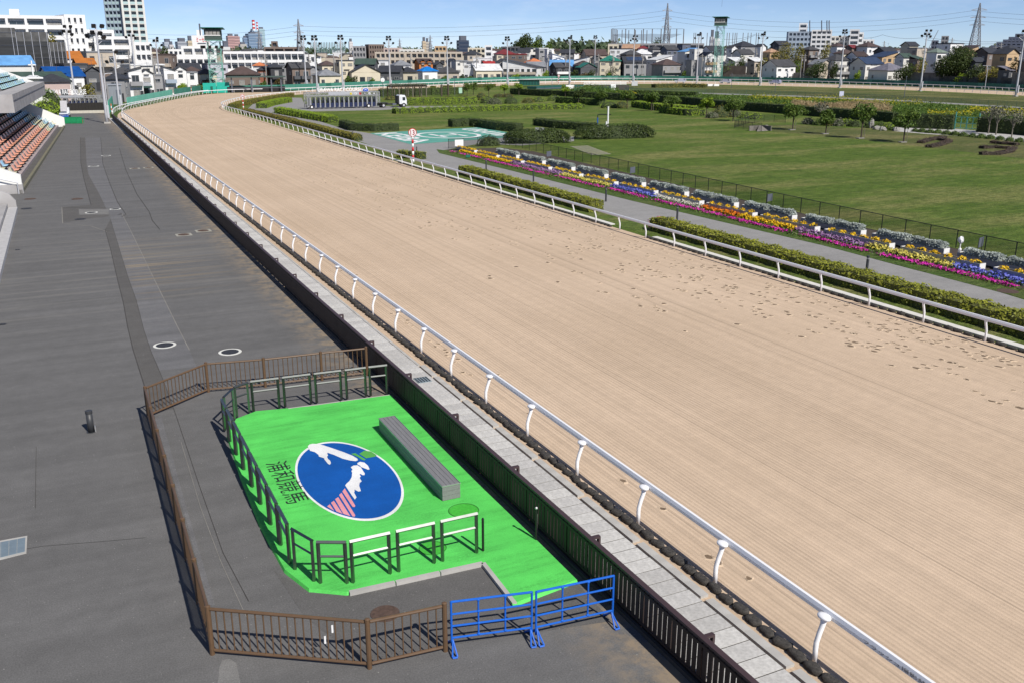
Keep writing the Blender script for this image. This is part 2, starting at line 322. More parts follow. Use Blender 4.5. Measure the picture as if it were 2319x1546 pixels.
def sand_mat():
    m = bpy.data.materials.new('harrowed_sand'); N, L, P = nodes_of(m)
    uvn = N.new('ShaderNodeUVMap'); uvn.uv_map = 'lane'; sp = N.new('ShaderNodeSeparateXYZ'); L.new(uvn.outputs[0], sp.inputs[0]); U = sp.outputs[0]
    wig = world_noise(N, L, .25, 2, .5, (1, .08, 1), uvn.outputs[0]); u2 = mathn(N, L, 'ADD', U, mathn(N, L, 'MULTIPLY', wig, .5))
    ridge = mathn(N, L, 'SINE', mathn(N, L, 'MULTIPLY', u2, 2*math.pi/.125)); ln = world_noise(N, L, 1, 5, .7, (7.5, .005, 1), uvn.outputs[0]); ln2 = world_noise(N, L, 1, 4, .7, (2.2, .008, 1), uvn.outputs[0])
    big = world_noise(N, L, .12, 4, .5); mid = world_noise(N, L, 2.2, 4, .6); fine = world_noise(N, L, 60, 3, .7)
    c = mixc(N, L, remap(N, L, big, .3, .7, 0, 1), (.495, .378, .272), (.56, .432, .318))
    c = mixc(N, L, 1.0, c, remap(N, L, ln, .36, .48, .86, 1.015), 'MULTIPLY'); c = mixc(N, L, 1.0, c, remap(N, L, ln2, .35, .65, .93, 1.05), 'MULTIPLY'); c = mixc(N, L, 1.0, c, remap(N, L, mid, .3, .7, .95, 1.05), 'MULTIPLY')
    c = mixc(N, L, 1.0, c, remap(N, L, fine, .3, .7, .87, 1.11), 'MULTIPLY')
    rs = world_noise(N, L, 1, 2, .5, (.5, .02, 1), uvn.outputs[0]); ra = remap(N, L, rs, .35, .6, .45, 1.0); c = mixc(N, L, 1.0, c, mathn(N, L, 'ADD', mathn(N, L, 'MULTIPLY', mathn(N, L, 'MULTIPLY', ridge, ra), .075), .98), 'MULTIPLY')
    # darker colour line between two harrow passes, without relief
    ln3 = mathn(N, L, 'ABSOLUTE', mathn(N, L, 'SUBTRACT', mathn(N, L, 'FRACT', mathn(N, L, 'MULTIPLY', u2, 1/3.9)), .5)); gro = remap(N, L, ln3, .0, .008, .72, 1.0); c = mixc(N, L, 1.0, c, gro, 'MULTIPLY')
    L.new(c, P.inputs['Base Color']); P.inputs['Roughness'].default_value = .95; P.inputs['Specular IOR Level'].default_value = .15
    h = mathn(N, L, 'ADD', mathn(N, L, 'MULTIPLY', mathn(N, L, 'MULTIPLY', ridge, ra), .9), mathn(N, L, 'MULTIPLY', mid, 1.2)); h = mathn(N, L, 'ADD', h, mathn(N, L, 'MULTIPLY', fine, .5)); h = mathn(N, L, 'ADD', h, mathn(N, L, 'MULTIPLY', ln, 1.5)); bump(N, L, P, h, .55, .02); return m
def grass_mat(name, a, b, dry, patch=.5, sc=1.0):
    m = bpy.data.materials.new(name); N, L, P = nodes_of(m); MATS[name] = m
    n1 = world_noise(N, L, .09*sc, 6, .62, (.6, 1.6, 1)); n2 = world_noise(N, L, .6*sc, 6, .65, (.55, 1.5, 1)); n3 = world_noise(N, L, 7, 4, .7); n4 = world_noise(N, L, 2.0, 5, .7, (.5, 1.3, 1))
    c = mixc(N, L, remap(N, L, n2, .35, .65, 0, 1), a, b); c = mixc(N, L, mathn(N, L, 'MULTIPLY', remap(N, L, n1, .46, .68, 0, patch), remap(N, L, n4, .3, .65, .3, 1.2)), c, dry)
    c = mixc(N, L, 1.0, c, remap(N, L, n3, .3, .7, .58, 1.42), 'MULTIPLY'); c = mixc(N, L, 1.0, c, remap(N, L, n4, .38, .64, .72, 1.2), 'MULTIPLY'); L.new(c, P.inputs['Base Color']); P.inputs['Roughness'].default_value = .9; P.inputs['Specular IOR Level'].default_value = .15
    bump(N, L, P, mathn(N, L, 'ADD', n3, mathn(N, L, 'MULTIPLY', n4, 1.5)), .9, .12); return m
M_SAND = sand_mat()
M_LAWN = grass_mat('lawn', (.06, .105, .014), (.115, .165, .03), (.23, .215, .08), .95)
M_LAWN2 = grass_mat('lawn_dry', (.075, .10, .026), (.115, .125, .042), (.22, .19, .085), .85)
M_VERGE = grass_mat('verge', (.05, .10, .018), (.085, .13, .03), (.16, .15, .06), .5, 3)
M_SOIL = M('soil', (.055, .04, .03), .95, var=.3, scale=6, bump=.5, bscale=20)
M_EARTH = M('town_ground', (.13, .125, .11), .95, var=.3, scale=.05)
def sheet(name, pts, z, mat, **k):
    mb = MB(); mb.face([(p[0], p[1], z) for p in pts]); o = mb.build(name, mat); tag(o, kind='structure', **k); return o
def px_sheet(name, pxs, z, mat): return sheet(name, [ground_at(x, y, z) for x, y in pxs], z, mat)
# the town plain: one sheet to the horizon, rising behind the back straight
_OFL = offset_line(OUT3, -5.5)
def _cross(px):
    b = bearing(px, 185); dx, dy = math.sin(b), math.cos(b); best = None
    for p, q in zip(_OFL, _OFL[1:]):
        ex, ey = q.x-p.x, q.y-p.y; det = dx*(-ey)+ex*dy
        if abs(det) < 1e-9: continue
        t = (p.x*(-ey)+ex*p.y)/det; s = (dx*p.y-dy*p.x)/det
        if 0 <= s <= 1 and t > 150: best = t if best is None else max(best, t)
    return best
_FT = {}
def fence_far(px):
    if px < 470:
        T = [(-400, 205), (100, 212), (200, 222), (255, 238), (330, 262), (400, 290), (470, 309)]
        for (a, b), (c, d) in zip(T, T[1:]):
            if px <= c: return b+(d-b)*(px-a)/(c-a)
    k = int(px//10)*10
    for q in (k, k+10):
        if q not in _FT: _FT[q] = (_cross(max(470, min(q, 2600))) or 300)+1.5
    return _FT[k]+(_FT[k+10]-_FT[k])*(px-k)/10
def rise(px, back):
    T = [(-400, 6.5), (250, 6), (420, 3), (600, 2.2), (1000, 2.2), (1250, 3.5), (1450, 5), (1600, 7), (1800, 8), (2319, 9), (2800, 9)]; A = T[-1][1]
    for (a, b), (c, d) in zip(T, T[1:]):
        if px <= c: A = b+(d-b)*(px-a)/(c-a); break
    t = min(1, max(0, (back-9)/80)); return A*t*t*(3-2*t)
def land_z(px, dist): return rise(px, dist-fence_far(px))
mb = MB(); mb.face([(x, y, -.5) for x, y in ((-9000, -9000), (9000, -9000), (9000, 12000), (-9000, 12000))]); tag(mb.build('ground', M_EARTH), kind='structure')
cols = list(range(-400, 2801, 40)); backs = [5, 9, 14, 20, 28, 36, 46, 56, 68, 80, 92, 120, 180, 300, 600, 1500]
v, f = [], []
for px in cols:
    b = bearing(px)
    for k in backs: d = fence_far(px)+k; v.append((math.sin(b)*d, math.cos(b)*d, rise(px, k)-.04))
nb = len(backs)
for i in range(len(cols)-1):
    for j in range(nb-1): f.append((i*nb+j, (i+1)*nb+j, (i+1)*nb+j+1, i*nb+j+1))
me = bpy.data.meshes.new('hillside'); me.from_pydata(v, [], f); me.materials.append(M_EARTH); me.polygons.foreach_set('use_smooth', [True]*len(f)); me.update(); tag(put('hillside', me), kind='structure')
sheet('outer_verge', [(-60, 175), (12.5, 186), (40, 290), (70, 299), (176, 363), (215, 366), (262, 322), (278, 250), (262, 150), (330, 150), (330, 300), (270, 400), (180, 420), (60, 360), (-20, 300)], -.03, M_VERGE)
sheet('infield_lawn', [tuple(p) for p in INN3[::3]]+[(33, -12)], 0, M_LAWN)
tag(put('track', strip_mesh('track', offset_line(OA, -.72), offset_line(IA, .25), .008, M_SAND)), kind='structure')
sheet('concourse', [(-30, -12), (9.42, -12), (9.42, 150), (9.95, 182), (10, 207), (-30, 212)], 0, M_ASPH)
# asphalt patches and trenches on the concourse
px_sheet('trench_strip', [(250, 497), (262, 536), (289, 625), (309, 681), (326, 748), (343, 797), (370, 860), (392, 925), (344, 932), (323, 860), (301, 790), (289, 740), (279, 684), (267, 637), (250, 563), (238, 520)], .004, M_TRENCH)
px_sheet('smooth_strip', [(249, 490), (276, 484), (299, 529), (348, 630), (402, 740), (429, 792), (445, 830), (362, 838), (343, 797), (326, 748), (309, 681), (289, 625), (262, 536)], .004, M_GUTTER)
px_sheet('trench_strip', [(182, 312), (193, 312), (196, 370), (200, 395), (225, 440), (240, 472), (247, 490), (205, 495), (142, 505), (140, 470), (206, 464), (190, 405), (183, 370)], .004, M_TRENCH)
px_sheet('smooth_strip', [(193, 312), (228, 312), (232, 370), (246, 410), (266, 458), (284, 485), (250, 488), (240, 470), (225, 440), (200, 395), (196, 370)], .004, M_GUTTER)
px_sheet('pale_patch', [(178, 474), (246, 473), (246, 486), (180, 487)], .008, M_PALE)
px_sheet('pale_patch', [(503, 1493), (520, 1491), (535, 1500), (545, 1546), (493, 1546), (497, 1510)], .004, M_PALE)
px_sheet('smooth_strip', [(350, 946), (365, 940), (420, 1140), (470, 1310), (487, 1370), (470, 1370), (425, 1190), (385, 1060)], .008, M_GUTTER)
px_sheet('enclosure_asphalt', [(690, 1395), (620, 1290), (700, 1340), (785, 1341), (1090, 1274), (1170, 1364), (1300, 1312), (1385, 1405), (1013, 1460), (830, 1500)], .004, M_ENCL)
# infield path and yard
px_sheet('infield_path', [(2400, 700), (2319, 679), (2224, 650), (2065, 610), (1853, 553), (1700, 516), (1500, 471), (1400, 447.5), (1250, 410), (1150, 385), (1060, 361), (1018, 350), (1003, 341), (1090, 325), (1180, 330), (1300, 320), (1300, 310), (1195, 309), (930, 327.5), (838, 302.5), (780, 293), (720, 274), (655, 258), (700, 253), (860, 250), (930, 246), (1100, 243), (1110, 240.5), (930, 241), (850, 240.5), (770, 239), (690, 236), (683, 222), (650, 221.5), (615, 230), (573, 236), (560, 248), (600, 256), (660, 271), (720, 287), (790, 312), (860, 337), (930, 362), (1000, 380), (1080, 400), (1200, 434), (1390, 488), (1460, 506), (1600, 545), (1800, 598), (2000, 645), (2200, 695), (2400, 748)], .006, M_PATH)
def ribbon(name, pxs, w, z, mat):
    P = [ground_at(x, y, z) for x, y in pxs]; L = offset_line(P, -w/2); R_ = offset_line(P, w/2); m = MB()
    for i in range(len(P)-1): m.face([tuple(L[i]), tuple(R_[i]), tuple(R_[i+1]), tuple(L[i+1])])
    tag(m.build(name, mat), kind='structure')
M_CRACK = M('asphalt_crack', (.045, .042, .04), .95, var=.2); M_SEAM = M('asphalt_seam_pale', (.22, .21, .19), .95, var=.25, scale=2)
for q, w, mt in [([(228, 312), (233, 372), (247, 412), (266, 458), (285, 486), (275, 492)], .05, M_CRACK), ([(250, 497), (262, 536), (289, 625), (309, 681), (326, 748), (343, 797), (370, 860), (401, 946), (451, 1097), (505, 1250), (563, 1360)], .016, M_CRACK), ([(238, 520), (250, 563), (267, 637), (279, 684), (289, 740), (301, 790), (323, 860), (350, 946)], .03, M_CRACK), ([(270, 335), (285, 385), (310, 440), (338, 480), (345, 500), (362, 520)], .05, M_CRACK), ([(276, 484), (299, 529), (348, 630), (402, 740), (429, 792)], .03, M_SEAM), ([(182, 312), (183, 370), (190, 405), (206, 464)], .05, M_CRACK), ([(140, 470), (246, 473)], .06, M_CRACK), ([(105, 475), (140, 470), (142, 506), (205, 512), (242, 525)], .05, M_SEAM), ([(283, 494), (340, 489)], .06, M_CRACK), ([(-10, 1252), (100, 1235), (240, 1224), (330, 1216)], .012, M_CRACK), ([(410, 1000), (455, 1150), (500, 1270), (560, 1400)], .012, M_SEAM), ([(82, 1010), (80, 1150)], .012, M_CRACK)]: ribbon('asphalt_seam', q, w, .0085, mt)
sheet('rail_verge', [(33.46, -12), (36.5, -12), (36.5, 60), (36.2, 100), (36.0, 190), (33.46, 190)], .004, grass_mat('verge_pale', (.075, .12, .022), (.12, .16, .035), (.24, .21, .09), .9, 3))
px_sheet('back_path', [(1440, 207.5), (1600, 211), (1800, 217), (2000, 225), (2200, 236), (2400, 248), (2400, 251), (2200, 239), (2000, 228), (1800, 219.5), (1600, 213.5), (1440, 210)], .006, M_PATH)
px_sheet('garden_path', [(2030, 287), (2150, 291), (2230, 298), (2400, 314), (2400, 330), (2290, 320), (2200, 310), (2100, 304), (2020, 297)], .008, M_GPATH)
px_sheet('back_lawn', [(1180, 194.5), (1400, 192.5), (1560, 193), (1750, 197), (1950, 203), (2180, 212), (2400, 224), (2400, 247), (2200, 235), (2000, 224), (1800, 216), (1600, 210), (1440, 206.5), (1300, 200)], .004, M_LAWN2)
px_sheet('dry_bank', [(1640, 283), (1760, 299), (1900, 311), (2060, 329), (2319, 360), (2450, 375), (2450, 331), (2319, 321), (2200, 309), (2100, 303), (2020, 296), (1800, 283)], .004, M_LAWN2)
px_sheet('canal_bank', [(1150, 205), (1300, 206), (1440, 211), (1600, 215), (1800, 221), (2000, 230), (2200, 241), (2400, 253), (2400, 300), (2200, 282), (2000, 262), (1800, 247), (1600, 238), (1400, 228), (1200, 216)], .004, M_VERGE)
# paving slabs between fence and track
M_SLAB = M('paving_concrete', (.44, .43, .41), .85, var=.14, scale=2.5, bump=.25, bscale=60)
M_KERB = M('kerb_concrete', (.40, .39, .37), .85, var=.15, scale=2, bump=.2)
M_DARK = M('slot_black', (.01, .01, .01), .9, var=0); M_GROUT = M('joint_dirt', (.05, .046, .042), .95, var=.3, scale=8)
pav = tag(empty('paved_strip'), kind='structure')
mb = MB(); mb.face([(9.4, -10, .046), (11.05, -10, .046), (11.05, 186, .046), (9.6, 186, .046)]); mb.build('bedding', M_GROUT, pav)
slab = [MB().box((0, 0, 0), (1.55, .472, .05)).mesh('paving_slab', M(f'paving_concrete_{i}', c, .85, var=.2, scale=14, bump=.35, bscale=80)) for i, c in enumerate([(.47, .46, .445), (.52, .51, .49), (.43, .42, .405)])]
y = 5.0; k = 0
while y < 92:
    o = put('paving_slab', random.choice(slab), pav, (10.265+.012*random.random(), y, .03+random.uniform(-.003, .003)), random.uniform(-.004, .004)); y += .5
mb = MB()
while y < 186: mb.box((10.27, y, .03), (1.55, .474, .05)); y += .5
tag(mb.build('far_paving', slab[0].materials[0], pav), kind='stuff')
ks = MB().box((0, 0, 0), (.2, .61, .07)).mesh('kerb_stone', M_KERB); y = 6.3; i = 0
while y < 31:
    if i % 5 != 4: put('kerb_stone', ks, pav, (11.2, y, .04), 0)
    y += .62 if i % 5 != 4 else .15; i += 1
tag(MB().span(11.06, 11.16, 31, 186, 0, .06).build('edge_kerb', M_KERB, pav), kind='stuff')
mb = MB().box((0, 0, 0), (.5, .55, .02))
for i in range(5): mb.box((-.2+.1*i, 0, .012), (.03, .5, .012), 0, 1)
dr = thing('drain_grate', 'pale blue grey drain grate set in the paving strip beside the fence', 'drain grate', (10.65, 29.4, .065)); mb.build('grate', [M('galvanised', (.33, .4, .43), .5, .6), M_DARK], dr)
# ================================================================= TEXT (made once, turned into plain meshes)
_txt = {}
def text_batch(items):
    obs = []
    for key, s, bold in items:
        c = bpy.data.curves.new(key, 'FONT'); c.body = s; c.size = 1; c.align_x = 'CENTER'; c.align_y = 'CENTER'; c.offset = bold; c.resolution_u = 3
        o = bpy.data.objects.new(key, c); COL.objects.link(o); obs.append((key, o))
    dg = bpy.context.evaluated_depsgraph_get(); dg.update()
    for key, o in obs:
        me = bpy.data.meshes.new_from_object(o.evaluated_get(dg)); n = len(me.vertices); co = np.zeros(n*3); me.vertices.foreach_get('co', co); co = co.reshape(-1, 3)
        mn, mx_ = co.min(0), co.max(0); co -= (mn+mx_)/2; co[:, 2] = 0; s = mx_-mn; co[:, 0] /= s[0]; co[:, 1] /= s[1]; _txt[key] = (co, [tuple(p.vertices) for p in me.polygons])
        cu = o.data; bpy.data.objects.remove(o); bpy.data.curves.remove(cu); bpy.data.meshes.remove(me)
text_batch([('pad', '浦和競馬', .0), ('rail', 'フラッシュ撮影禁止', .0), ('course', 'URAWA RACE COURSE', .015), ('urawa', 'URAWA', .02), ('keiba', 'KEIBA', .02), ('h', 'H', .0), ('13', '13', .03), ('14', '14', .03), ('16', '16', .03), ('store', 'ミーセン', .02)] + [(f'n{i}', str(i), .03) for i in range(1, 13)])
def text_mesh(key, w, h, mat, flip=False):
    co, F = _txt[key]; me = bpy.data.meshes.new('lettering'); v = co*np.array([w, h, 1]); me.from_pydata([tuple(p) for p in v.tolist()], [], F); me.materials.append(mat); me.update(); return me
# ================================================================= PARADE PAD BY THE FENCE
def paint(name, col, rough=.6, wear=.25):
    m = bpy.data.materials.new(name); N, L, P = nodes_of(m); a = world_noise(N, L, 1.0, 7, .7, (.5, 3.2, 1)); b = world_noise(N, L, .8, 5, .6); c3 = world_noise(N, L, 14, 4, .7, (1, 2, 1))
    c = mixc(N, L, 1.0, col, remap(N, L, b, .3, .7, .84, 1.1), 'MULTIPLY'); c = mixc(N, L, 1.0, c, remap(N, L, world_noise(N, L, 45, 3, .7), .3, .7, .82, 1.15), 'MULTIPLY'); k = mathn(N, L, 'MULTIPLY', remap(N, L, a, .46, .66, 0, 1), remap(N, L, c3, .34, .6, 0, 1))
    c = mixc(N, L, mathn(N, L, 'MULTIPLY', k, wear), c, tuple(x*.25 for x in col)); L.new(c, P.inputs['Base Color']); P.inputs['Roughness'].default_value = rough; P.inputs['Specular IOR Level'].default_value = .3; bump(N, L, P, c3, .2, .008); return m
M_GREEN = paint('green_pad_paint', (.095, .57, .10), .7, .5); M_BLUE = paint('blue_emblem_paint', (.004, .085, .36), .6, .12); M_WHITE = paint('white_ground_paint', (.75, .75, .75), .6, .05)
M_PINK = paint('pink_ground_paint', (.72, .30, .33), .6, .06); M_GRN2 = paint('green_emblem_paint', (.09, .36, .07), .6, .1); M_BLACKP = M('black_ground_paint', (.012, .02, .016), .7, var=.1)
PZ = .07
pad = tag(empty('parade_pad'), kind='structure')
padpoly = [(580, 930), (700, 919), (885, 893), (990, 1002), (1095, 1106), (1220, 1226), (1306, 1311), (1160, 1366), (1093, 1272), (785, 1339), (700, 1331), (645, 1288), (600, 1205), (590, 1185), (548, 1080), (515, 985), (535, 947)]
P3 = [ground_at(x, y, PZ) for x, y in padpoly]
mb = MB(); mb.face([tuple(p) for p in reversed(P3)])
k = len(P3)
for i in range(k):
    a, b = P3[i], P3[(i+1) % k]; c = (P3[0]+P3[8])/2; da = (a-Vector((6.3, 23, PZ))).normalized()*.22; db = (b-Vector((6.3, 23, PZ))).normalized()*.22
    mb.face([(a.x, a.y, PZ), (b.x, b.y, PZ), (b.x+db.x*.2, b.y+db.y*.2, 0), (a.x+da.x*.2, a.y+da.y*.2, 0)], 0)
o = mb.build('painted_surface', M_GREEN, pad)
for p in o.data.polygons:
    if p.normal.z < 0: p.flip()
def strip_box(name, a, b, w, z0, z1, mat, par, n=1):
    for i in range(n):
        p, q = a.lerp(b, i/n+.004), a.lerp(b, (i+1)/n-.004); m = MB(); m.beam((p.x, p.y, (z0+z1)/2), (q.x, q.y, (z0+z1)/2), w, z1-z0); m.build(name, mat, par)
A_, B_, C_ = [ground_at(x, y, PZ) for x, y in ((790, 1340), (1094, 1273), (1166, 1365))]
strip_box('kerb_stone', A_, B_, .11, 0, PZ+.012, M_KERB, pad, 3); strip_box('kerb_stone', B_, C_, .10, 0, PZ+.012, M_KERB, pad, 2)
A_, B_ = [ground_at(x, y, PZ) for x, y in ((652, 924), (884, 893))]; strip_box('kerb_stone', A_, B_, .05, 0, PZ+.004, M_KERB, pad, 2)
def flat(name, pxs, z, mat, par):
    m = MB(); m.face([tuple(ground_at(x, y, z)) for x, y in pxs]); o = m.build(name, mat, par)
    for p in o.data.polygons:
        if p.normal.z < 0: p.flip()
    return o
em = thing('ground_emblem', 'blue oval emblem with white mountain ridge and pink stripes painted on green pad', 'emblem')
Zc = lambda pts: [(500+x*.19836, 960+y*.19836) for x, y in pts]
c0 = [ground_at(*p, PZ) for p in ((665, 1055), (915, 1110), (742, 992), (845, 1173))]
ctr = sum(c0, Vector())/4; ctr = ground_at(788, 1080.5, PZ)
def ell(r, z, mat, name):
    # oval axes in metres, long axis along the track
    Q = [ctr+Vector((math.cos(t)*1.29*r, math.sin(t)*2.66*r, 0)) for t in [2*math.pi*i/72 for i in range(72)]]; m = MB(); m.face([(p.x, p.y, z) for p in Q]); return m.build(name, mat, em)
ell(1.0, PZ+.004, M_WHITE, 'border'); ell(.955, PZ+.008, M_BLUE, 'field')
for poly, mt, nm in [([(993, 250), (1010, 230), (1045, 220), (1105, 222), (1180, 240), (1265, 268), (1400, 315), (1500, 355), (1560, 390), (1565, 408), (1540, 418), (1480, 412), (1390, 390), (1300, 350), (1220, 322), (1215, 335), (1225, 350), (1213, 370), (1225, 395), (1248, 412), (1258, 440), (1245, 460), (1225, 450), (1185, 400), (1180, 385), (1120, 365), (1115, 345), (1075, 315), (1020, 300)], M_WHITE, 'white_ridge'),
                     ([(1560, 440), (1590, 425), (1640, 435), (1680, 470), (1700, 512), (1680, 516), (1640, 500), (1600, 485), (1590, 470), (1560, 455)], M_WHITE, 'white_ridge'),
                     ([(1485, 487), (1515, 468), (1560, 465), (1600, 490), (1625, 530), (1645, 560), (1640, 578), (1618, 578), (1592, 562), (1585, 575), (1600, 590), (1585, 610), (1608, 648), (1585, 668), (1580, 700), (1600, 760), (1570, 765), (1525, 742), (1528, 765), (1520, 775), (1550, 830), (1530, 856), (1500, 815), (1420, 695), (1440, 670), (1470, 645), (1495, 600), (1500, 550), (1490, 530), (1505, 518)], M_WHITE, 'white_ridge'),
                     ([(1485, 335), (1535, 326), (1655, 400), (1640, 410), (1610, 400), (1570, 372)], M_GRN2, 'green_panel'), ([(1580, 335), (1640, 297), (1715, 308), (1780, 350), (1760, 368), (1660, 385)], M_GRN2, 'green_panel'),
                     ([(1388, 765), (1415, 728), (1535, 925), (1530, 942), (1505, 940)], M_PINK, 'pink_stripe'), ([(1350, 805), (1378, 780), (1535, 1035), (1530, 1050), (1505, 1050)], M_PINK, 'pink_stripe'), ([(1305, 852), (1340, 828), (1480, 1046), (1400, 1020)], M_PINK, 'pink_stripe'), ([(1258, 892), (1292, 870), (1390, 1020), (1320, 992)], M_PINK, 'pink_stripe'), ([(1214, 935), (1245, 910), (1295, 985), (1260, 965)], M_PINK, 'pink_stripe')]:
    flat(nm, Zc(poly), PZ+.012, mt, em)
tx = thing('ground_lettering', 'four black characters painted on the green pad beside the oval emblem', 'lettering', (4.5, 23.27, PZ+.006), -math.pi/2)
put('characters', text_mesh('pad', 2.75, .62, M_BLACKP), tx)
# the slatted bench box
M_SLAT = M('grey_composite_slat', (.19, .19, .195), .6, var=.15, scale=4, stretch=(8, .6, 8)); M_ALU = M('aluminium_edge', (.5, .5, .5), .4, .7, .05)
be = thing('long_bench', 'long low grey slatted box bench standing on the green pad', 'bench', (8.07, 22.95, PZ))
for i in range(4): add_bevel(MB().box((-.18+.12*i, 0, .405), (.114, 5.14, .025)).build('top_slat', M_SLAT, be), .004, 1)
for s in (-1, 1):
    for j in range(3): MB().box((s*.235, 0, .07+.125*j), (.022, 5.16, .119)).build('side_slat', M_SLAT, be)
    for j in range(3): MB().box((0, s*2.585, .07+.125*j), (.49, .022, .119)).build('end_slat', M_SLAT, be)
for s in (-1, 1): MB().box((s*.252, 0, .405), (.012, 5.2, .03)).build('edge_strip', M_ALU, be); MB().box((0, s*2.6, .405), (.49, .012, .03)).build('edge_strip', M_ALU, be)
# steel hoops round the pad
M_HOOP = M('dark_green_steel', (.20, .215, .205), .40, 1.0, .1, 3)
def hoop(a, b, h=1.0, label='dark green square steel hoop rail at the edge of the green pad', grp='steel hoop rails round the green pad'):
    a, b = Vector((*a, 0)), Vector((*b, 0)); d = b-a; L = d.length; t = thing('hoop_rail', label, 'hoop rail', (a.x, a.y, PZ-.01), math.atan2(d.y, d.x), grp); r4 = math.pi/4; s = .062
    for x in (s/2, L-s/2): MB().beam((x, 0, 0), (x, 0, h-.02), s, s, 0, r4).build('post', M_HOOP, t)
    MB().beam((0, 0, h), (L, 0, h), s, s, 0, r4).build('top_bar', M_HOOP, t); MB().beam((s, 0, h*.66), (L-s, 0, h*.66), s*.72, s*.72, 0, r4).build('middle_bar', M_HOOP, t)
    return t
fr = 'dark steel hoop rail along the front of the pad, '; bk = 'dark steel hoop rail along the back of the pad, '; lf = 'dark steel hoop rail along the left side of the pad, '
for (a, b, w) in [((3.98, 17.9), (4.55, 17.62), 'nearest the rounded corner'), ((4.62, 17.6), (5.52, 17.6), 'third from the fence'), ((5.66, 17.6), (6.56, 17.6), 'second from the fence'), ((6.7, 17.6), (7.6, 17.6), 'beside the black marker post')]: hoop(a, b, label=fr+w)
for (a, b, w) in [((4.68, 28.9), (5.56, 28.85), 'left of four'), ((5.68, 28.85), (6.58, 28.8), 'second from left'), ((6.7, 28.78), (7.58, 28.72), 'in the middle'), ((7.7, 28.7), (8.4, 28.66), 'second from the fence'), ((8.5, 28.66), (9.12, 28.6), 'touching the picket fence')]: hoop(a, b, label=bk+w)
hoop((4.12, 28.6), (4.6, 28.88), label='short angled hoop rail at the far left corner of the pad, right of two'); hoop((3.68, 27.85), (4.06, 28.5), label='short angled hoop rail at the far left corner of the pad, left of two')
ys = [27.75, 26.8, 25.7, 24.6, 23.4, 22.3, 21.1, 20.0, 18.9]; nth = ['farthest of its row', 'second from the back', 'third from the back', 'fourth from the back', 'fourth from the front', 'third from the front', 'second from the front', 'nearest of its straight row']
for a, b, w in zip(ys, ys[1:], nth): hoop((3.6, b+.07), (3.6, a-.07), label=lf+w)
hoop((3.64, 18.72), (3.92, 18.0), label='dark steel hoop rail on the rounded near left corner of the pad')
M_BLK = M('black_post_paint', (.012, .012, .013), .4, var=.1)
t = thing('marker_post', 'thin black post standing right of the front hoop rails', 'post', (7.74, 17.62, PZ)); MB().tube([(0, 0, 0), (0, 0, .8)], .03, 10).build('shaft', M_BLK, t); MB().tube([(0, 0, .8), (0, 0, .84)], [.034, .02], 10).build('cap', M_BLK, t)
t = thing('chain_post', 'thin black chain post on the green pad near the picket fence', 'post', (*ground_at(1214, 1227)[:2], PZ)); MB().tube([(0, 0, 0), (0, 0, .8)], .022, 8).build('shaft', M_BLK, t); MB().tube([(0, 0, .7), (.03, 0, .66), (.03, .02, .4), (.02, .02, .1)], .012, 6).build('chain', M('chain_steel', (.25, .25, .25), .4, .8, .1), t); MB().blob((0, 0, .82), (.035, .035, .035)).build('ring_cap', M_ALU, t)
t = thing('bollard', 'short dark grey round bollard standing on the open asphalt', 'bollard', (*ground_at(207, 977)[:2], 0)); MB().tube([(0, 0, 0), (0, 0, .6)], .095, 18).build('shaft', M('bollard_grey', (.04, .042, .047), .5, var=.1), t, True); MB().tube([(0, 0, .61), (0, 0, .69), (0, 0, .7)], [.105, .105, .08], 18).build('cap', MATS['bollard_grey'], t); MB().box((.12, -.02, .09), (.03, .1, .18)).build('hinge_plate', M_ALU, t); MB().disc((0, 0), .14, 0, .012, 18).build('foot_plate', MATS['bollard_grey'], t)
# brown railing enclosure
M_BRN = M('brown_railing_paint', (.118, .070, .038), .45, var=.12, scale=6)
rl = thing('brown_railing', 'brown metal baluster railing enclosing the green pad', 'railing')
pts = [(9.1, 30.9), (7.5, 31.05), (5.55, 31.2), (3.7, 31.55), (1.62, 29.9)] + [(1.62-.015*i, 29.9-13.5*i/7) for i in range(1, 8)] + [(4.1, 14.68), (5.58, 14.56)]
bal = MB().tube([(0, 0, .1), (0, 0, .98)], .0145, 6, cap=False).mesh('baluster', M_BRN); pst = MB().tube([(0, 0, 0), (0, 0, 1.06)], .05, 10).mesh('post', M_BRN)
for p in pts: o = put('post', pst, rl, (*p, 0)); MB().tube([(p[0], p[1], 1.06), (p[0], p[1], 1.075)], [.055, .03], 10).build('post_cap', M_BRN, rl)
for a, b in zip(pts, pts[1:]):
    a, b = Vector((*a, 0)), Vector((*b, 0)); d = (b-a).normalized(); L = (b-a).length
    for z, r, nm in ((1.0, .035, 'top_rail'), (.1, .032, 'bottom_rail')): MB().tube([a+d*.05+Vector((0, 0, z)), b-d*.05+Vector((0, 0, z))], r, 8).build(nm, M_BRN, rl)
    n = int(L/.152)
    for i in range(1, n): p = a.lerp(b, i/n); put('baluster', bal, rl, (p.x, p.y, 0))
for f_, z in ((.78, .8), (.73, .55)): p = Vector((*pts[-3], 0)).lerp(Vector((*pts[-2], 0)), f_); MB().box((p.x, p.y-.02, z), (.035, .01, .16)).build('white_tape', M('white_tape', (.7, .7, .7), .6, var=.05), rl)
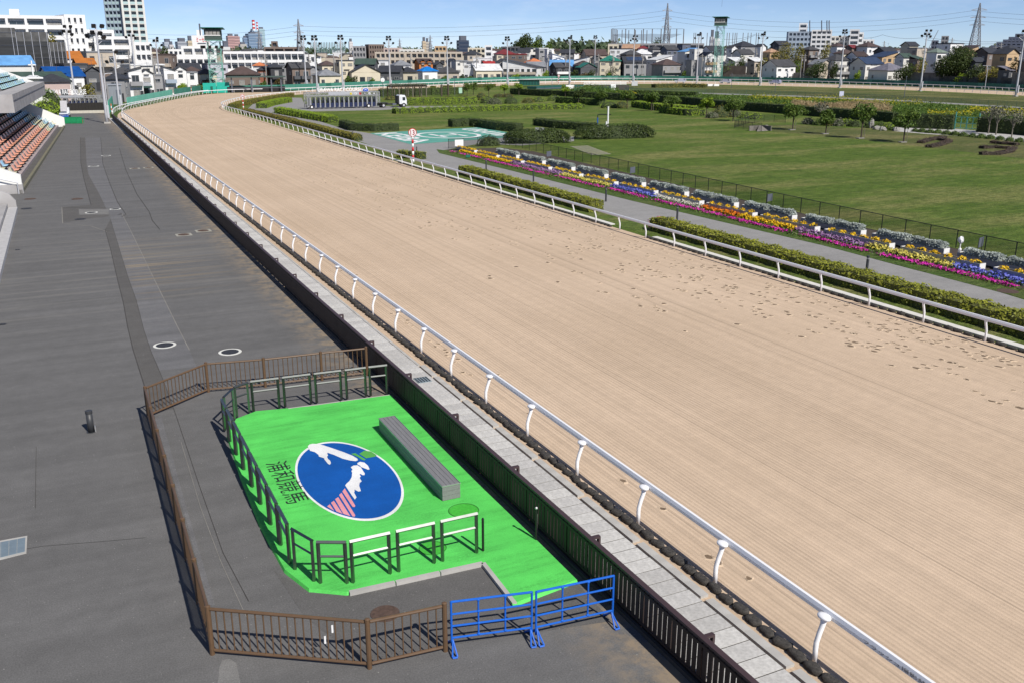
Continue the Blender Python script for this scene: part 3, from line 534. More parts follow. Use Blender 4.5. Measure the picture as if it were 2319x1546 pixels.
# blue crowd barriers
M_BBL = M('blue_barrier_paint', (.008, .11, .52), .35, var=.1, scale=8)
def barrier(a, b, label):
    a, b = Vector((*a, 0)), Vector((*b, 0)); d = b-a; L = d.length; t = thing('crowd_barrier', label, 'barrier', a, math.atan2(d.y, d.x), 'blue pipe barriers closing the railing gap'); r = .021
    MB().tube([(0, 0, .12), (0, 0, 1.08)], r*1.1, 8).build('upright', M_BBL, t); MB().tube([(L, 0, .12), (L, 0, 1.08)], r*1.1, 8).build('upright', M_BBL, t)
    for z in (1.07, .8, .54, .28): MB().tube([(0, 0, z), (L, 0, z)], r if z < 1 else r*1.15, 8).build('cross_pipe', M_BBL, t)
    for x in (L/3, 2*L/3):
        MB().tube([(x, 0, .28), (x, 0, 1.07)], r*.9, 8).build('vertical_pipe', M_BBL, t)
        j = MB()
        for z in (1.05, .8, .54, .3): j.blob((x, 0, z), (.036, .036, .034), 0, 8, 5, 0)
        j.build('pipe_joint', M_BBL, t)
    for x in (.02, L-.02):
        ft = MB()
        for sy in (-1, 1):
            for sx in (-.05, .05): ft.tube([(x, 0, .24), (x+sx, sy*.26, .025)], .018, 6)
        ft.tube([(x-.05, -.27, .022), (x+.05, -.27, .022)], .022, 6); ft.tube([(x-.05, .27, .022), (x+.05, .27, .022)], .022, 6); ft.build('foot', M_BBL, t)
    return t
barrier((5.7, 14.52), (7.24, 14.16), 'blue pipe barrier beside the brown railing end'); barrier((7.32, 14.13), (8.98, 13.98), 'blue pipe barrier next to the dark picket fence')
# dark picket fence along the track
M_PKT = M('dark_brown_picket', (.030, .017, .014), .6, var=.2, scale=5); M_PKR = M('dark_brown_cap_rail', (.055, .033, .035), .5, var=.12, scale=3)
FX = lambda y: 9.38+(0.0 if y < 45 else .12*min(1, (y-45)/40)+.4*max(0, (y-85)/95))
pf = thing('picket_fence', 'long dark brown picket fence between the asphalt and the paved strip', 'fence')
sl = MB().box((0, 0, .5), (.028, .108, .84)).mesh('slat', M_PKT); po = MB().box((0, 0, .49), (.07, .07, .98)).mesh('post', M_PKT); br = MB().box((.1, 0, 1.0), (.18, .09, .05)).box((.17, 0, .5), (.05, .09, .98)).mesh('brace', M_PKR)
y = 6.0; far = MB(); cnt = 0
while y < 182:
    if cnt < 290: put('slat', sl, pf, (FX(y), y, 0)); cnt += 1
    else: far.box((FX(y), y, .5), (.028, .108, .84))
    y += .157
tag(far.build('far_slats', M_PKT, pf), kind='stuff')
y = 5.6; k = 0
while y < 182:
    put('post', po, pf, (FX(y)+.05, y, 0))
    if k % 4 == 2: put('brace', br, pf, (FX(y)+.05, y, 0))
    y += 1.0; k += 1
y = 4.0
while y < 182:
    y2 = min(y+4, 182)
    for z, w, h, nm in ((1.0, .12, .05, 'top_rail'), (.86, .05, .06, 'rail'), (.14, .05, .06, 'rail')): MB().beam((FX(y), y+.006, z), (FX(y2), y2-.006, z), w, h).build(nm, M_PKR if nm == 'top_rail' else M_PKT, pf)
    y = y2
MB().span(9.27, 9.34, -5, 45, 0, .1).build('base_kerb', M('dark_base', (.05, .045, .04), .9), pf)
# racing rails
M_RAIL = M('white_rail_plastic', (.80, .80, .82), .35, var=.03, scale=2)
def rail_post(name, side=1, cap=True, k=8):
    # goose-neck: foot at x=0, leaning over the sand towards +x*side
    t = MB().tube([(0, 0, 0), (-.01*side, 0, .3), (-.005*side, 0, .44), (.05*side, 0, .63), (.11*side, 0, .8), (.125*side, 0, .93)], [.05, .05, .051, .052, .054, .07], k)
    return t.mesh(name, M_RAIL, True)
capm = MB(); n0 = 0
for z, kx, ky in ((.925, .075, .10), (.935, .10, .145), (.965, .105, .15), (.985, .095, .14), (.995, .05, .08)): capm.v += [(.12+kx*math.cos(2*math.pi*j/24), ky*math.sin(2*math.pi*j/24), z) for j in range(24)]
for q in range(4):
    for j in range(24): a = q*24+j; b = q*24+(j+1) % 24; capm.f.append((a, b, b+24, a+24)); capm.m.append(0)
capm.f += [tuple(range(23, -1, -1)), tuple(range(96, 120))]; capm.m += [0, 0]
capm = capm.mesh('post_cap', M_RAIL, True)
nr = thing('racing_rail', 'white plastic running rail on goose neck posts along the near side of the track', 'rail')
PA, PB = rail_post('post', 1), rail_post('post', 1, k=5)
nearL = [p for p in OUT3 if p.y > -8]; st = resample([Vector((11.75, 8.17, 0)), Vector((11.75, 186, 0))], 3.035)
bend = resample([p for p in OUT3 if p.y >= 185 or p.x > 13][:400], 3.035)
def place_posts(L, par, side, limit=292, c0=0):
    k = c0; extra = MB()
    for i, p in enumerate(L):
        t = (L[min(i+1, len(L)-1)]-L[max(i-1, 0)]).normalized(); rz = math.atan2(t.y, t.x)-math.pi/2+(math.pi if side < 0 else 0); k += 1
        o = put('post', PA if i < 22 and par is nr else PB, par, p, rz)
        if k <= 24 and par is nr: put('post_cap', capm, o)
    return k
place_posts(st, nr, 1)
def rail_beam(L, off, par, sec=((-.055, .9), (.055, .9), (.062, .98), (.03, 1.05), (-.03, 1.05), (-.062, .98)), step=6.07, name='rail_beam'):
    Q = offset_line(L, off); segs = []; acc = []; d = 0
    for i, p in enumerate(Q):
        acc.append((p, Q[min(i+1, len(Q)-1)]-Q[max(i-1, 0)]))
        if i: d += (Q[i]-Q[i-1]).length
        if d >= step or i == len(Q)-1:
            m = MB(); n = len(sec)
            for q, t in acc:
                t = t.normalized(); r = Vector((t.y, -t.x, 0))
                for x, z in sec: m.v.append(tuple(q+r*x+Vector((0, 0, z))))
            for a in range(len(acc)-1):
                for b in range(n): m.f.append((a*n+b, (a+1)*n+b, (a+1)*n+(b+1) % n, a*n+(b+1) % n)); m.m.append(0)
            m.f.append(tuple(range(n))); m.m.append(0); m.f.append(tuple((len(acc)-1)*n+n-1-i_ for i_ in range(n))); m.m.append(0)
            m.build(name, M_RAIL, par); acc = [acc[-1]]; d = 0
L0 = [Vector((11.75, 2+3.0*i, 0)) for i in range(62)]; rail_beam(L0, .27, nr, step=9)
lt = thing('rail_lettering', 'grey characters printed on the side of the near running rail', 'lettering', (11.75+.27-.066, 9.55, .965)); put('characters', text_mesh('rail', 1.55, .085, M('grey_print', (.16, .16, .17), .6, var=0)), lt, (0, 0, 0), (math.pi/2, 0, -math.pi/2))
o2 = thing('racing_rail', 'white running rail curving round the outside of the far bend and back straight', 'rail')
B2 = [p for p in OUT3 if p.y > 188 or p.x > 13]; B2 = resample(B2, 3.035); place_posts(B2, o2, 1); rail_beam(resample(B2, 3.0), .16, o2, step=30)
ir = thing('racing_rail', 'white running rail along the infield side of the sand track', 'rail')
I2 = resample([p for p in INN3 if p.y > -9], 3.05)
sh = 24.1-min((p.y for p in I2[:20] if p.y > 22.5)); I2s = [p+Vector((0, sh, 0)) if p.y < 180 and p.x < 33 else p for p in I2]; place_posts(I2s[:290], ir, -1); rail_beam(I2s, -.17, ir, step=9)
# lower second rail on the outside of the bend
o3 = thing('racing_rail', 'second lower white rail running just outside the bend rail at left', 'rail'); B3 = resample([p for p in offset_line(B2, -1.6) if p.y < 292 and p.x < 45], 3.0); place_posts(B3, o3, 1); rail_beam(B3, .1, o3, step=30)
# black sandbags under both rails
M_BAG = M('black_sandbag', (.05, .045, .04), .85, var=.6, scale=16, bump=1.0, bscale=60)
def bag_mesh(sd):
    random.seed(sd); m = MB(); nu, nv = 10, 9; n0 = 0
    se = lambda c: math.copysign(abs(c)**.62, c)
    for i in range(nv+1):
        u = -1+2*i/nv; k = max(.45 if abs(u) > .99 else 0, (1-abs(u)**5)**.5*random.uniform(.93, 1.05))
        for j in range(nu):
            a = 2*math.pi*j/nu; q = random.uniform(.88, 1.1); m.v.append((.115*k*q*se(math.cos(a))+.014*math.sin(3*u+sd), .21*u+random.uniform(-.012, .012), max(.0, .06+.075*(.35+.65*k)*q*se(math.sin(a)))))
    for i in range(nv):
        for j in range(nu): a = i*nu+j; b = i*nu+(j+1) % nu; m.f.append((a, b, b+nu, a+nu)); m.m.append(0)
    m.f.append(tuple(range(nu-1, -1, -1))); m.m.append(0); m.f.append(tuple(nv*nu+j for j in range(nu))); m.m.append(0); return m.mesh('sandbag', M_BAG, True)
bags = [bag_mesh(i) for i in range(5)]; random.seed(11)
def one_bag(p, rz, lab, grp): o = put('sandbag', random.choice(bags), None, p, rz+random.uniform(-.16, .16), (random.uniform(.85, 1.1), random.uniform(.88, 1.05), random.uniform(.8, 1.1))); tag(o, lab, 'sandbag', grp)
y = 9.3; n = 0; rest = MB()
def bag_into(m, b, p, rz):
    n0 = len(m.v); ca, sa = math.cos(rz), math.sin(rz); me = b
    for v_ in me.vertices: x, yy, z = v_.co; m.v.append((p[0]+x*ca-yy*sa, p[1]+x*sa+yy*ca, p[2]+z))
    for q in me.polygons: m.f.append(tuple(n0+i for i in q.vertices)); m.m.append(0)
while y < 184:
    p = (11.56+random.uniform(-.025, .025), y, 0)
    if n < 190: one_bag(p, 0, 'black sandbag in the row under the near running rail', 'black sandbags along the near rail'); n += 1
    else: bag_into(rest, bags[n % 5], p, 0); n += 1
    y += .43 if y < 60 else .46
y = 18.0; n = 0
while y < 130:
    if not (48.5 < y < 53 or 95.5 < y < 99):
        p = (32.75+random.uniform(-.03, .03), y, 0)
        if n < 105: one_bag(p, 0, 'black sandbag in the row under the infield running rail', 'black sandbags along the infield rail')
        else: bag_into(rest, bags[n % 5], p, 0)
        n += 1
    y += .5
tag(rest.build('far_sandbags', M_BAG, None, True), kind='stuff')
# concrete edging behind the infield rail
ed = tag(empty('infield_edging'), kind='structure'); es = MB().box((0, 0, .03), (.42, .99, .06)).mesh('edging_slab', M('edging_concrete', (.60, .585, .55), .85, var=.12, scale=2)); y = 12; far = MB()
while y < 140:
    if not (48.5 < y < 53.5):
        if y < 85: put('edging_slab', es, ed, (33.25, y, 0))
        else: far.box((33.25, y, .03), (.42, .99, .06))
    y += 1.0
tag(far.build('far_edging', es.materials[0], ed), kind='stuff')
# hoof prints: kicked up clods, and flat dark cores painting damp sand and pit shade
M_PITSHADE = M('damp_pit_shade', (.16, .11, .07), .95, var=.4, scale=3, bump=.4); M_CLOD = M('sand_clod', (.52, .40, .285), .95, var=.2, scale=5)
pr = MB(); bands = [(31.0, .7, 17, 125, 420), (28.4, .9, 17, 150, 420), (25.0, 1.6, 30, 160, 260), (22.4, .8, 55, 170, 190), (12.7, .12, 14, 70, 30), (13.2, .2, 16, 60, 8)]
def print_at(x, y, big=1.0):
    s = random.uniform(.06, .115)*big; e = random.uniform(1.1, 1.7); a0 = random.uniform(-.5, .5); ca, sa = math.cos(a0), math.sin(a0); k = 8; Q = []
    for i in range(k): t = 2*math.pi*i/k; rr = s*random.uniform(.7, 1.2); xx, yy = rr*math.cos(t), rr*e*math.sin(t); Q.append((x+xx*ca-yy*sa, y+xx*sa+yy*ca))
    pr.face([(q[0], q[1], .012) for q in Q], 0)
    for i in range(k):                                       # raised lip, higher behind the hoof
        j = (i+1) % k; h = .011*random.uniform(.3, 1.2)*(1.5 if 4 <= i <= 7 else .3); o1 = [(x+(q[0]-x)*1.35, y+(q[1]-y)*1.35) for q in (Q[i], Q[j])]; o2_ = [(x+(q[0]-x)*1.9, y+(q[1]-y)*1.9) for q in (Q[i], Q[j])]
        pr.face([(Q[i][0], Q[i][1], .012), (*o1[0], .012+h), (*o1[1], .012+h), (Q[j][0], Q[j][1], .012)], 1); pr.face([(*o1[0], .012+h), (*o2_[0], .009), (*o2_[1], .009), (*o1[1], .012+h)], 1)
for x0, sx, y0, y1, n in bands:
    for i in range(n):
        y = y0+(y1-y0)*random.random()**1.15; x = x0+random.gauss(0, sx)*(1+.004*y); 
        if 12.3 < x < 32.3:
            print_at(x, y, .6 if x < 14 else 1.0)
            if random.random() < .6: print_at(x+random.uniform(-.3, .3), y+random.uniform(.25, .6), .8)
tag(pr.build('hoof_prints', [M_PITSHADE, M_CLOD]), kind='stuff')
# manholes on the concourse
M_IRON = M('cast_iron', (.045, .047, .055), .55, .3, .25, 12, .4, 60); M_RUST = M('rusty_iron', (.10, .065, .05), .7, .2, .3, 12, .4, 60); M_WRING = M('white_ring_concrete', (.62, .62, .58), .8, var=.12, scale=6)
def manhole(px, py, r, ring, mat, label, z=.0):
    p = ground_at(px, py); t = thing('manhole_cover', label, 'manhole cover', (p.x, p.y, z), 0, 'manhole covers on the asphalt'); MB().disc((0, 0), r, -.01, .016, 28).build('lid', mat, t)
    if ring == 'round': MB().disc((0, 0), r*1.32, -.012, .012, 32).build('ring', M_WRING, t)
    if ring == 'square': MB().box((0, 0, 0), (r*2.7, r*2.5, .022)).build('frame', M('pale_frame', (.3, .29, .25), .85), t)
    s = MB()
    for i in range(-3, 4):
        w = math.sqrt(max(0, 1-(i/4)**2))*r*1.7; s.box((0, i*r/4, .018), (w, .015, .006))
    s.build('lid_ribs', mat, t)
for a in [(373, 782, .33, 'round', M_IRON, 'dark manhole cover with white ring, left of the near pair'), (521, 797, .33, 'round', M_IRON, 'dark manhole cover with white ring, right of the near pair'), (261, 474, .3, 'round', M_IRON, 'dark manhole cover with white ring on the smooth strip'), (207, 482, .33, 'round', M_IRON, 'dark manhole cover with white ring in a pale patch'), (182, 497, .36, None, M_IRON, 'blue grey manhole cover without ring on dark patch'), (416, 532, .36, 'square', M_RUST, 'rusty manhole cover in pale square frame, nearer of two'), (460, 523, .36, 'square', M_RUST, 'rusty manhole cover in pale square frame close to the fence'), (212, 377, .4, 'round', M_IRON, 'white ringed manhole cover far along the concourse'), (240, 353, .4, 'round', M_IRON, 'farthest white ringed manhole cover on the concourse'), (305, 382, .36, 'square', M_RUST, 'small framed manhole far along near the fence'), (336, 380, .36, 'square', M_RUST, 'framed manhole nearest the far fence'), (68, 451, .45, None, M_RUST, 'dark manhole cover by the steps end wall'), (175, 451, .45, None, M_RUST, 'rusty manhole cover in line with the steps'), (60, 473, .4, None, M_IRON, 'dark manhole cover just beside the steps'), (872, 1389, .3, None, M_RUST, 'rusty round manhole cover inside the brown railing'), (40, 566, .14, None, M_IRON, 'small dark drain cap on the asphalt'), (6, 735, .15, None, M_IRON, 'small dark drain cap at the left edge'), (2282, 660, .5, None, M_RUST, 'rusty manhole cover at the flower bed edge')]: manhole(*a)
for px, py, r in ((1050, 1155, .36), (980, 1240, .3)):
    p = ground_at(px, py, PZ); t = thing('painted_manhole', 'manhole cover painted green on the pad, '+('beside the bench' if r > .33 else 'behind the front hoops'), 'manhole cover', (p.x, p.y, PZ)); MB().disc((0, 0), r, -.01, .006, 28).build('lid', M('green_lid', (.05, .42, .035), .7, var=.2, scale=12), t); MB().ring((0, 0), r*1.02, r*1.08, .007).build('gap', M('green_gap', (.02, .16, .015), .8, var=0), t)
gp = [ground_at(*q) for q in ((-20, 1228), (62, 1213), (60, 1252), (-20, 1272))]; t = thing('access_hatch', 'pale blue grey rectangular access hatch in the asphalt at left', 'hatch', (0, 0, 0))
m = MB(); m.prism([(p.x, p.y) for p in gp][::-1], -.01, .015); m.build('frame', M_KERB, t)
c = sum(gp, Vector())/4
for i in range(4):
    for j in range(2):
        A = gp[0].lerp(gp[1], .04+.23*i); B = gp[0].lerp(gp[1], .04+.23*i+.22); C = gp[3].lerp(gp[2], .04+.23*i+.22); D = gp[3].lerp(gp[2], .04+.23*i); l = .1+.41*j; h = l+.4
        m = MB(); m.prism([(A.lerp(D, h)).to_2d(), (B.lerp(C, h)).to_2d(), (B.lerp(C, l)).to_2d(), (A.lerp(D, l)).to_2d()], .0, .022); m.build('panel', M('hatch_steel', (.27, .34, .38), .5, .5, .1), t)
# ================================================================= INFIELD: FLOWERS, PLANTERS, HEDGES, TREES
random.seed(21)
LM_HEDGE = leaf_mat('hedge_leaf', (.13, .15, .016), (.30, .31, .035)); LM_DARK = leaf_mat('dark_leaf', (.025, .045, .012), (.08, .11, .025)); LM_MID = leaf_mat('mid_leaf', (.05, .10, .015), (.14, .20, .035)); LM_BRIGHT = leaf_mat('bright_leaf', (.13, .22, .015), (.28, .38, .03))
LM_RUST = leaf_mat('rusty_leaf', (.08, .05, .025), (.16, .13, .03)); LM_BROWN = leaf_mat('brown_twig', (.045, .03, .022), (.10, .07, .05), .05); LM_SILVER = leaf_mat('silver_leaf', (.20, .235, .22), (.42, .46, .43), .1); LM_RAPE = leaf_mat('rape_flower', (.42, .36, .01), (.62, .52, .02)); LM_REED = leaf_mat('dry_reed', (.28, .2, .1), (.46, .36, .2)); LM_WEED = leaf_mat('weed_leaf', (.045, .10, .012), (.13, .20, .03)); LM_OLIVE = leaf_mat('olive_leaf', (.12, .125, .02), (.26, .22, .04)); LM_PINKA = leaf_mat('azalea_pink', (.35, .05, .15), (.6, .15, .3)); LM_GREY = leaf_mat('grey_twig', (.10, .10, .07), (.2, .2, .14), .05)
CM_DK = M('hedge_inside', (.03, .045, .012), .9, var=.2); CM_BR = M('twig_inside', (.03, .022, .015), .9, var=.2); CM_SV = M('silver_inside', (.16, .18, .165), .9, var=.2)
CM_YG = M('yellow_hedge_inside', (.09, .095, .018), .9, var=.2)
BARK = M('bark', (.07, .055, .04), .9, var=.3, scale=8, bump=.5); BARK2 = M('pale_bark', (.17, .15, .12), .9, var=.3, scale=8)
def hedge(path, w, h, label, leaf=LM_HEDGE, core=CM_DK, cat='hedge', name='hedge', z=0.0, group=None, **k):
    c = Vector((sum(p[0] for p in path)/len(path), sum(p[1] for p in path)/len(path), 0)); o = put(name, hedge_mesh(name, [(p[0]-c.x, p[1]-c.y) for p in path], w, h, leaf, core, **k), None, (c.x, c.y, z)); return tag(o, label, cat, group)
def pxp(*q): return [tuple(ground_at(x, y)[:2]) for x, y in q]
hedge([(35.0, 24.0-10), (34.9, 30), (34.95, 40), (35.0, 50.8)], 1.25, .82, 'long yellow green clipped hedge with pink blossom at its far end, beside the path', core=CM_YG, dens=150, size=.14)
hedge([(35.0, 58.6), (35.1, 70), (35.2, 84)], 1.2, .8, 'yellow green clipped hedge between running rail and path, middle of the row', core=CM_YG, dens=150, size=.14)
P_, D_ = dome_points(160, (.7, .7, .5), .35, .1); tag(put('azalea', leaf_mesh('azalea', quads(P_, D_, .12), LM_PINKA), None, (34.95, 50.6, 0)), 'pink flowering azalea at the far end of the long hedge', 'shrub')
hedge(pxp((905, 357), (963, 362)), 1.1, .8, 'small short hedge at the foot of the red and white pole', dens=60, size=.14)
hedge(pxp((555, 257), (620, 272), (700, 291), (760, 307), (812, 320)), 1.3, .8, 'long hedge with rusty pink and green leaves along the far running rail', dens=80, size=.17, leaf=LM_OLIVE)
hedge(pxp((560, 257), (640, 276), (668, 282)), 1.35, .86, 'reddish azalea part of the far rail hedge', dens=30, size=.17, leaf=LM_RUST)
hedge(pxp((527, 247), (545, 240), (580, 233), (620, 226), (660, 220)), 1.8, 1.0, 'curved reddish green hedge inside the rail at the bend', dens=50, size=.2, leaf=LM_OLIVE)
hedge(pxp((592, 246), (610, 240), (640, 234), (653, 232)), 2.2, 1.1, 'short bright green clipped hedge island by the yard', dens=55, size=.2, leaf=LM_BRIGHT)
hedge(pxp((632, 256), (680, 265), (720, 272), (755, 278)), 2.0, 1.0, 'wavy bright green clipped hedge beside the path', dens=60, size=.2, leaf=LM_BRIGHT, wob=.14)
hedge(pxp((778, 288), (800, 296), (850, 298), (905, 296)), 1.4, 1.1, 'dark L shaped box hedge at the helipad corner', dens=40, size=.18, leaf=LM_DARK)
hedge(pxp((1020, 288), (1065, 286), (1090, 288), (1130, 295), (1180, 299)), 1.6, 1.2, 'dark angled hedge behind the green helipad', dens=36, size=.2, leaf=LM_DARK)
hedge(pxp((1218, 284), (1260, 290), (1310, 294), (1350, 296)), 1.8, 1.1, 'dark clipped hedge on the lawn left of the white mast', dens=36, size=.2, leaf=LM_DARK)
hedge(pxp((892, 258), (960, 256), (1050, 253), (1110, 251), (1200, 249), (1320, 246)), 2.2, .95, 'very long wavy bright green hedge across the lawn', dens=55, size=.2, leaf=LM_BRIGHT, wob=.13)
hedge(pxp((912, 238), (1000, 237), (1080, 235)), 1.6, 1.45, 'tall square clipped hedge behind the truck', dens=55, size=.2, leaf=LM_BRIGHT)
hedge(pxp((860, 219), (975, 216)), 1.5, 2.0, 'tall dark hedge behind the wooden pergola', dens=20, size=.26, leaf=LM_DARK)
hedge(pxp((975, 216), (1050, 214)), 1.5, 2.0, 'tall green hedge right of the pergola', dens=20, size=.26, leaf=LM_MID)
hedge(pxp((1160, 214), (1240, 219), (1330, 224), (1440, 229), (1560, 237), (1640, 247), (1780, 258), (1900, 268), (2030, 278)), 1.5, 1.7, 'very long dark hedge running along the canal', dens=14, size=.28, leaf=LM_DARK)
hedge(pxp((2025, 288), (2159, 294)), 1.5, 2.2, 'clipped green hedge block left of the turquoise gate', dens=26, size=.24, leaf=LM_DARK)
hedge(pxp((2217, 299), (2319, 306), (2420, 316)), 1.6, 2.2, 'tall dark hedge block right of the turquoise gate', dens=26, size=.24, leaf=LM_DARK)
hedge(pxp((1265, 233), (1320, 237), (1365, 240)), 2.0, 1.4, 'low white flowering hedge behind the small trees', dens=26, size=.22, leaf=LM_MID)
hedge(pxp((1440, 243), (1500, 251), (1580, 257)), 2.4, 1.3, 'bright green hedge bank behind the row of trees', dens=24, size=.24, leaf=LM_BRIGHT)
hedge(pxp((1505, 256), (1560, 262), (1596, 262)), 2.6, 1.2, 'bright green clipped hedge in front of the hedge bank', dens=26, size=.24, leaf=LM_BRIGHT)
hedge(pxp((1430, 217), (1500, 219), (1580, 222)), 1.6, 1.5, 'dark ivy hedge on the canal wall', dens=18, size=.28, leaf=LM_MID)
hedge(pxp((1480, 199), (1540, 198), (1600, 199)), 3, 1.2, 'olive hedge near the back straight lamp', dens=14, size=.3, leaf=LM_OLIVE)
for q, l in ((pxp((975, 203), (988, 203)), 'low bush by the far lamp pole, left'), (pxp((1003, 202), (1025, 202)), 'low bush right of the far lamp pole'), (pxp((1055, 199), (1122, 198)), 'long low hedge near the inner rail of the bend'), (pxp((1190, 214), (1160, 209)), 'short dark hedge by the far sheds')): hedge(q, 1.6, 1.1, l, leaf=LM_OLIVE if 'low' in l else LM_DARK, dens=16, size=.3)
for (xa, ya), (xb, yb), rr, lab in (((1142, 327), (1288, 324), 1.55, 'big rounded dark hedge right of the helipad'), ((1305, 317), (1480, 312), 1.6, 'largest rounded dark hedge below the white mast')):
    A, B = ground_at(xa, ya), ground_at(xb, yb); L = (B-A).length/2; tag(put('hedge', shrub_mesh('hedge', (L, 1.5, rr), LM_DARK, CM_DK, 6500, .2, .05, .62), None, (A+B)/2+Vector((.5, .9, 0)), math.atan2((B-A).y, (B-A).x)), lab, 'hedge')
def shrub(px, py, r, label, leaf, n=300, size=.2, group=None):
    p = ground_at(px, py); return tag(put('shrub', shrub_mesh('shrub', r, leaf, CM_DK, n, size), None, p), label, 'shrub', group)
shrub(1107, 330, (1.5, 1.3, 1.1), 'round dark shrub behind the black fence corner', LM_DARK, 700, .17)
for a in [(1090, 227, (1.6, 1.4, 1.7), 'round rusty shrub beside the tall clipped hedge', LM_OLIVE), (1103, 234, (1.9, 1.5, 1.5), 'bright green shrub right of the tall clipped hedge', LM_BRIGHT), (1120, 236, (1.7, 1.3, 1.3), 'grey green dense shrub in the middle lawn row', LM_GREY), (1157, 235, (1.9, 1.5, 1.4), 'dark green bushy shrub in the middle lawn row', LM_MID), (1195, 233, (1.5, 1.3, 1.1), 'olive shrub next to dark bushy shrub', LM_OLIVE), (1218, 231, (1.9, 1.5, 1.1), 'bright green shrub left of the first small tree', LM_BRIGHT), (1255, 228, (2.2, 1.5, 1.2), 'light green shrub before the long dark hedge', LM_BRIGHT), (1130, 221, (1.6, 1.2, .9), 'rusty red low shrub by the garden', LM_RUST), (1150, 221, (1.6, 1.2, .9), 'rusty brown low shrub second by the garden', LM_RUST), (930, 230, (1.8, 1.3, .8), 'rusty low shrub above the tall hedge, left', LM_OLIVE), (970, 229, (1.8, 1.3, .8), 'rusty red low shrub above the tall hedge, middle', LM_RUST), (1015, 228, (1.8, 1.3, .9), 'rusty low shrub above the tall hedge, right', LM_RUST), (1050, 227, (1.8, 1.3, .9), 'olive low shrub above the tall hedge end', LM_OLIVE), (885, 227, (1.8, 1.3, .8), 'olive low shrub behind the truck cab', LM_OLIVE),
          (1380, 245, (2.2, 1.6, 1.3), 'broad bright dome shrub under the second tree', LM_BRIGHT), (1407, 244, (1.6, 1.3, 1.2), 'olive round shrub beside the broad dome shrub', LM_OLIVE), (1612, 268, (1.2, 1.1, 1.0), 'grey leafless round shrub left of the dark globe', LM_GREY), (1632, 266, (1.9, 1.5, 1.9), 'large dark brown globe shrub under the tree', LM_OLIVE), (1664, 265, (1.3, 1.1, 1.2), 'pale grey round shrub right of the dark globe', LM_GREY), (1690, 268, (1.5, 1.2, 1.0), 'green clipped ball shrub left of the stairwell', LM_BRIGHT), (1711, 270, (1.2, 1.0, 1.0), 'smaller green clipped ball shrub by the stairwell', LM_BRIGHT), (1830, 282, (1.1, 1.0, 1.0), 'round grey green shrub right of the stairwell', LM_GREY), (1855, 284, (1.0, 1.0, .95), 'green ball shrub second right of the stairwell', LM_MID), (1877, 285, (1.2, 1.0, 1.0), 'olive ball shrub in the shrub row', LM_OLIVE), (1900, 286, (1.2, 1.0, 1.1), 'grey bare ball shrub in the shrub row', LM_GREY), (1917, 286, (1.2, 1.0, 1.1), 'bright green ball shrub in the shrub row', LM_BRIGHT), (1935, 287, (1.1, .9, .9), 'dark green ball shrub in the shrub row', LM_DARK), (1967, 289, (1.0, .9, 1.0), 'green ball shrub by the grey stone', LM_MID), (1993, 292, (1.0, .9, .95), 'green cushion shrub left of the near tree', LM_MID), (2012, 293, (1.0, .9, .9), 'green cushion shrub touching the near tree', LM_BRIGHT)]: shrub(*a)
dm = shrub_mesh('dome_shrub', (.62, .62, .5), LM_MID, CM_DK, 260, .15); qs = pxp((2020, 296), (2072, 299), (2088, 300.5), (2106, 302), (2124, 303), (2143, 305.5), (2162, 307), (2181, 309), (2202, 311), (2222, 313), (2242, 315), (2264, 317), (2286, 320), (2309, 322), (2338, 325))
for i, p in enumerate(qs): tag(put('dome_shrub', dm, None, (*p, 0), i*1.3, random.uniform(.9, 1.1)), 'small clipped green dome in the row along the pale garden path', 'shrub', 'row of clipped domes by the garden path')
# low brown hedges planted as figures on the bank
def fig(strokes, label):
    t = thing('figure_planting', label, 'shrub bed')
    for s in strokes: put('brown_hedge', hedge_mesh('brown_hedge', pxp(*s), .85, .32, LM_BROWN, CM_BR, 80, .15, round_=.5), t)
fig([((2084, 325), (2105, 319), (2140, 313)), ((2102, 335), (2125, 331), (2150, 322), (2130, 318))], 'brown leafless hedge planted as a figure on the lawn, left')
fig([((2245, 325), (2270, 327), (2305, 330)), ((2222, 337), (2250, 336), (2290, 338)), ((2220, 351), (2255, 351), (2285, 346), (2295, 338))], 'brown leafless hedge planted as a figure on the lawn, right')
# trees on the lawn
def tree_thing(label, loc, h, blobs, leaf, n, size, trunk_r=.12, bark=BARK, group=None, name='tree', z=0.0, lean=0.0):
    t = thing(name, label, 'tree', (loc[0], loc[1], z), 0, group); m = MB(); top = Vector((lean, 0, h*.62)); m.tube([(0, 0, -.1), (lean*.3, 0, h*.25), (lean*.7, .02, h*.45), tuple(top)], [trunk_r*1.25, trunk_r, trunk_r*.8, trunk_r*.5], 8)
    for c, r in blobs[:9]: a = Vector((lean*.5, 0, h*random.uniform(.3, .5))); c_ = Vector(c); m.tube([a, a.lerp(c_, .55)+Vector((0, 0, .05*h)), c_], [trunk_r*.5, trunk_r*.35, trunk_r*.12], 5)
    m.build('trunk', bark, t); Pc, Dc = crown_points(blobs, n); put('crown', leaf_mesh('crown', quads(Pc, Dc, size, 1.0), leaf), t); return t
def crown_blobs(h0, h1, r, k, squash=.8):
    return [((r*.62*math.cos(2.4*i)*random.uniform(.5, 1.1), r*.62*math.sin(2.4*i)*random.uniform(.5, 1.1), h0+(h1-h0)*(.25+.5*random.random())), (r*random.uniform(.34, .55), r*random.uniform(.34, .55), (h1-h0)*random.uniform(.22, .34)*squash)) for i in range(k)]
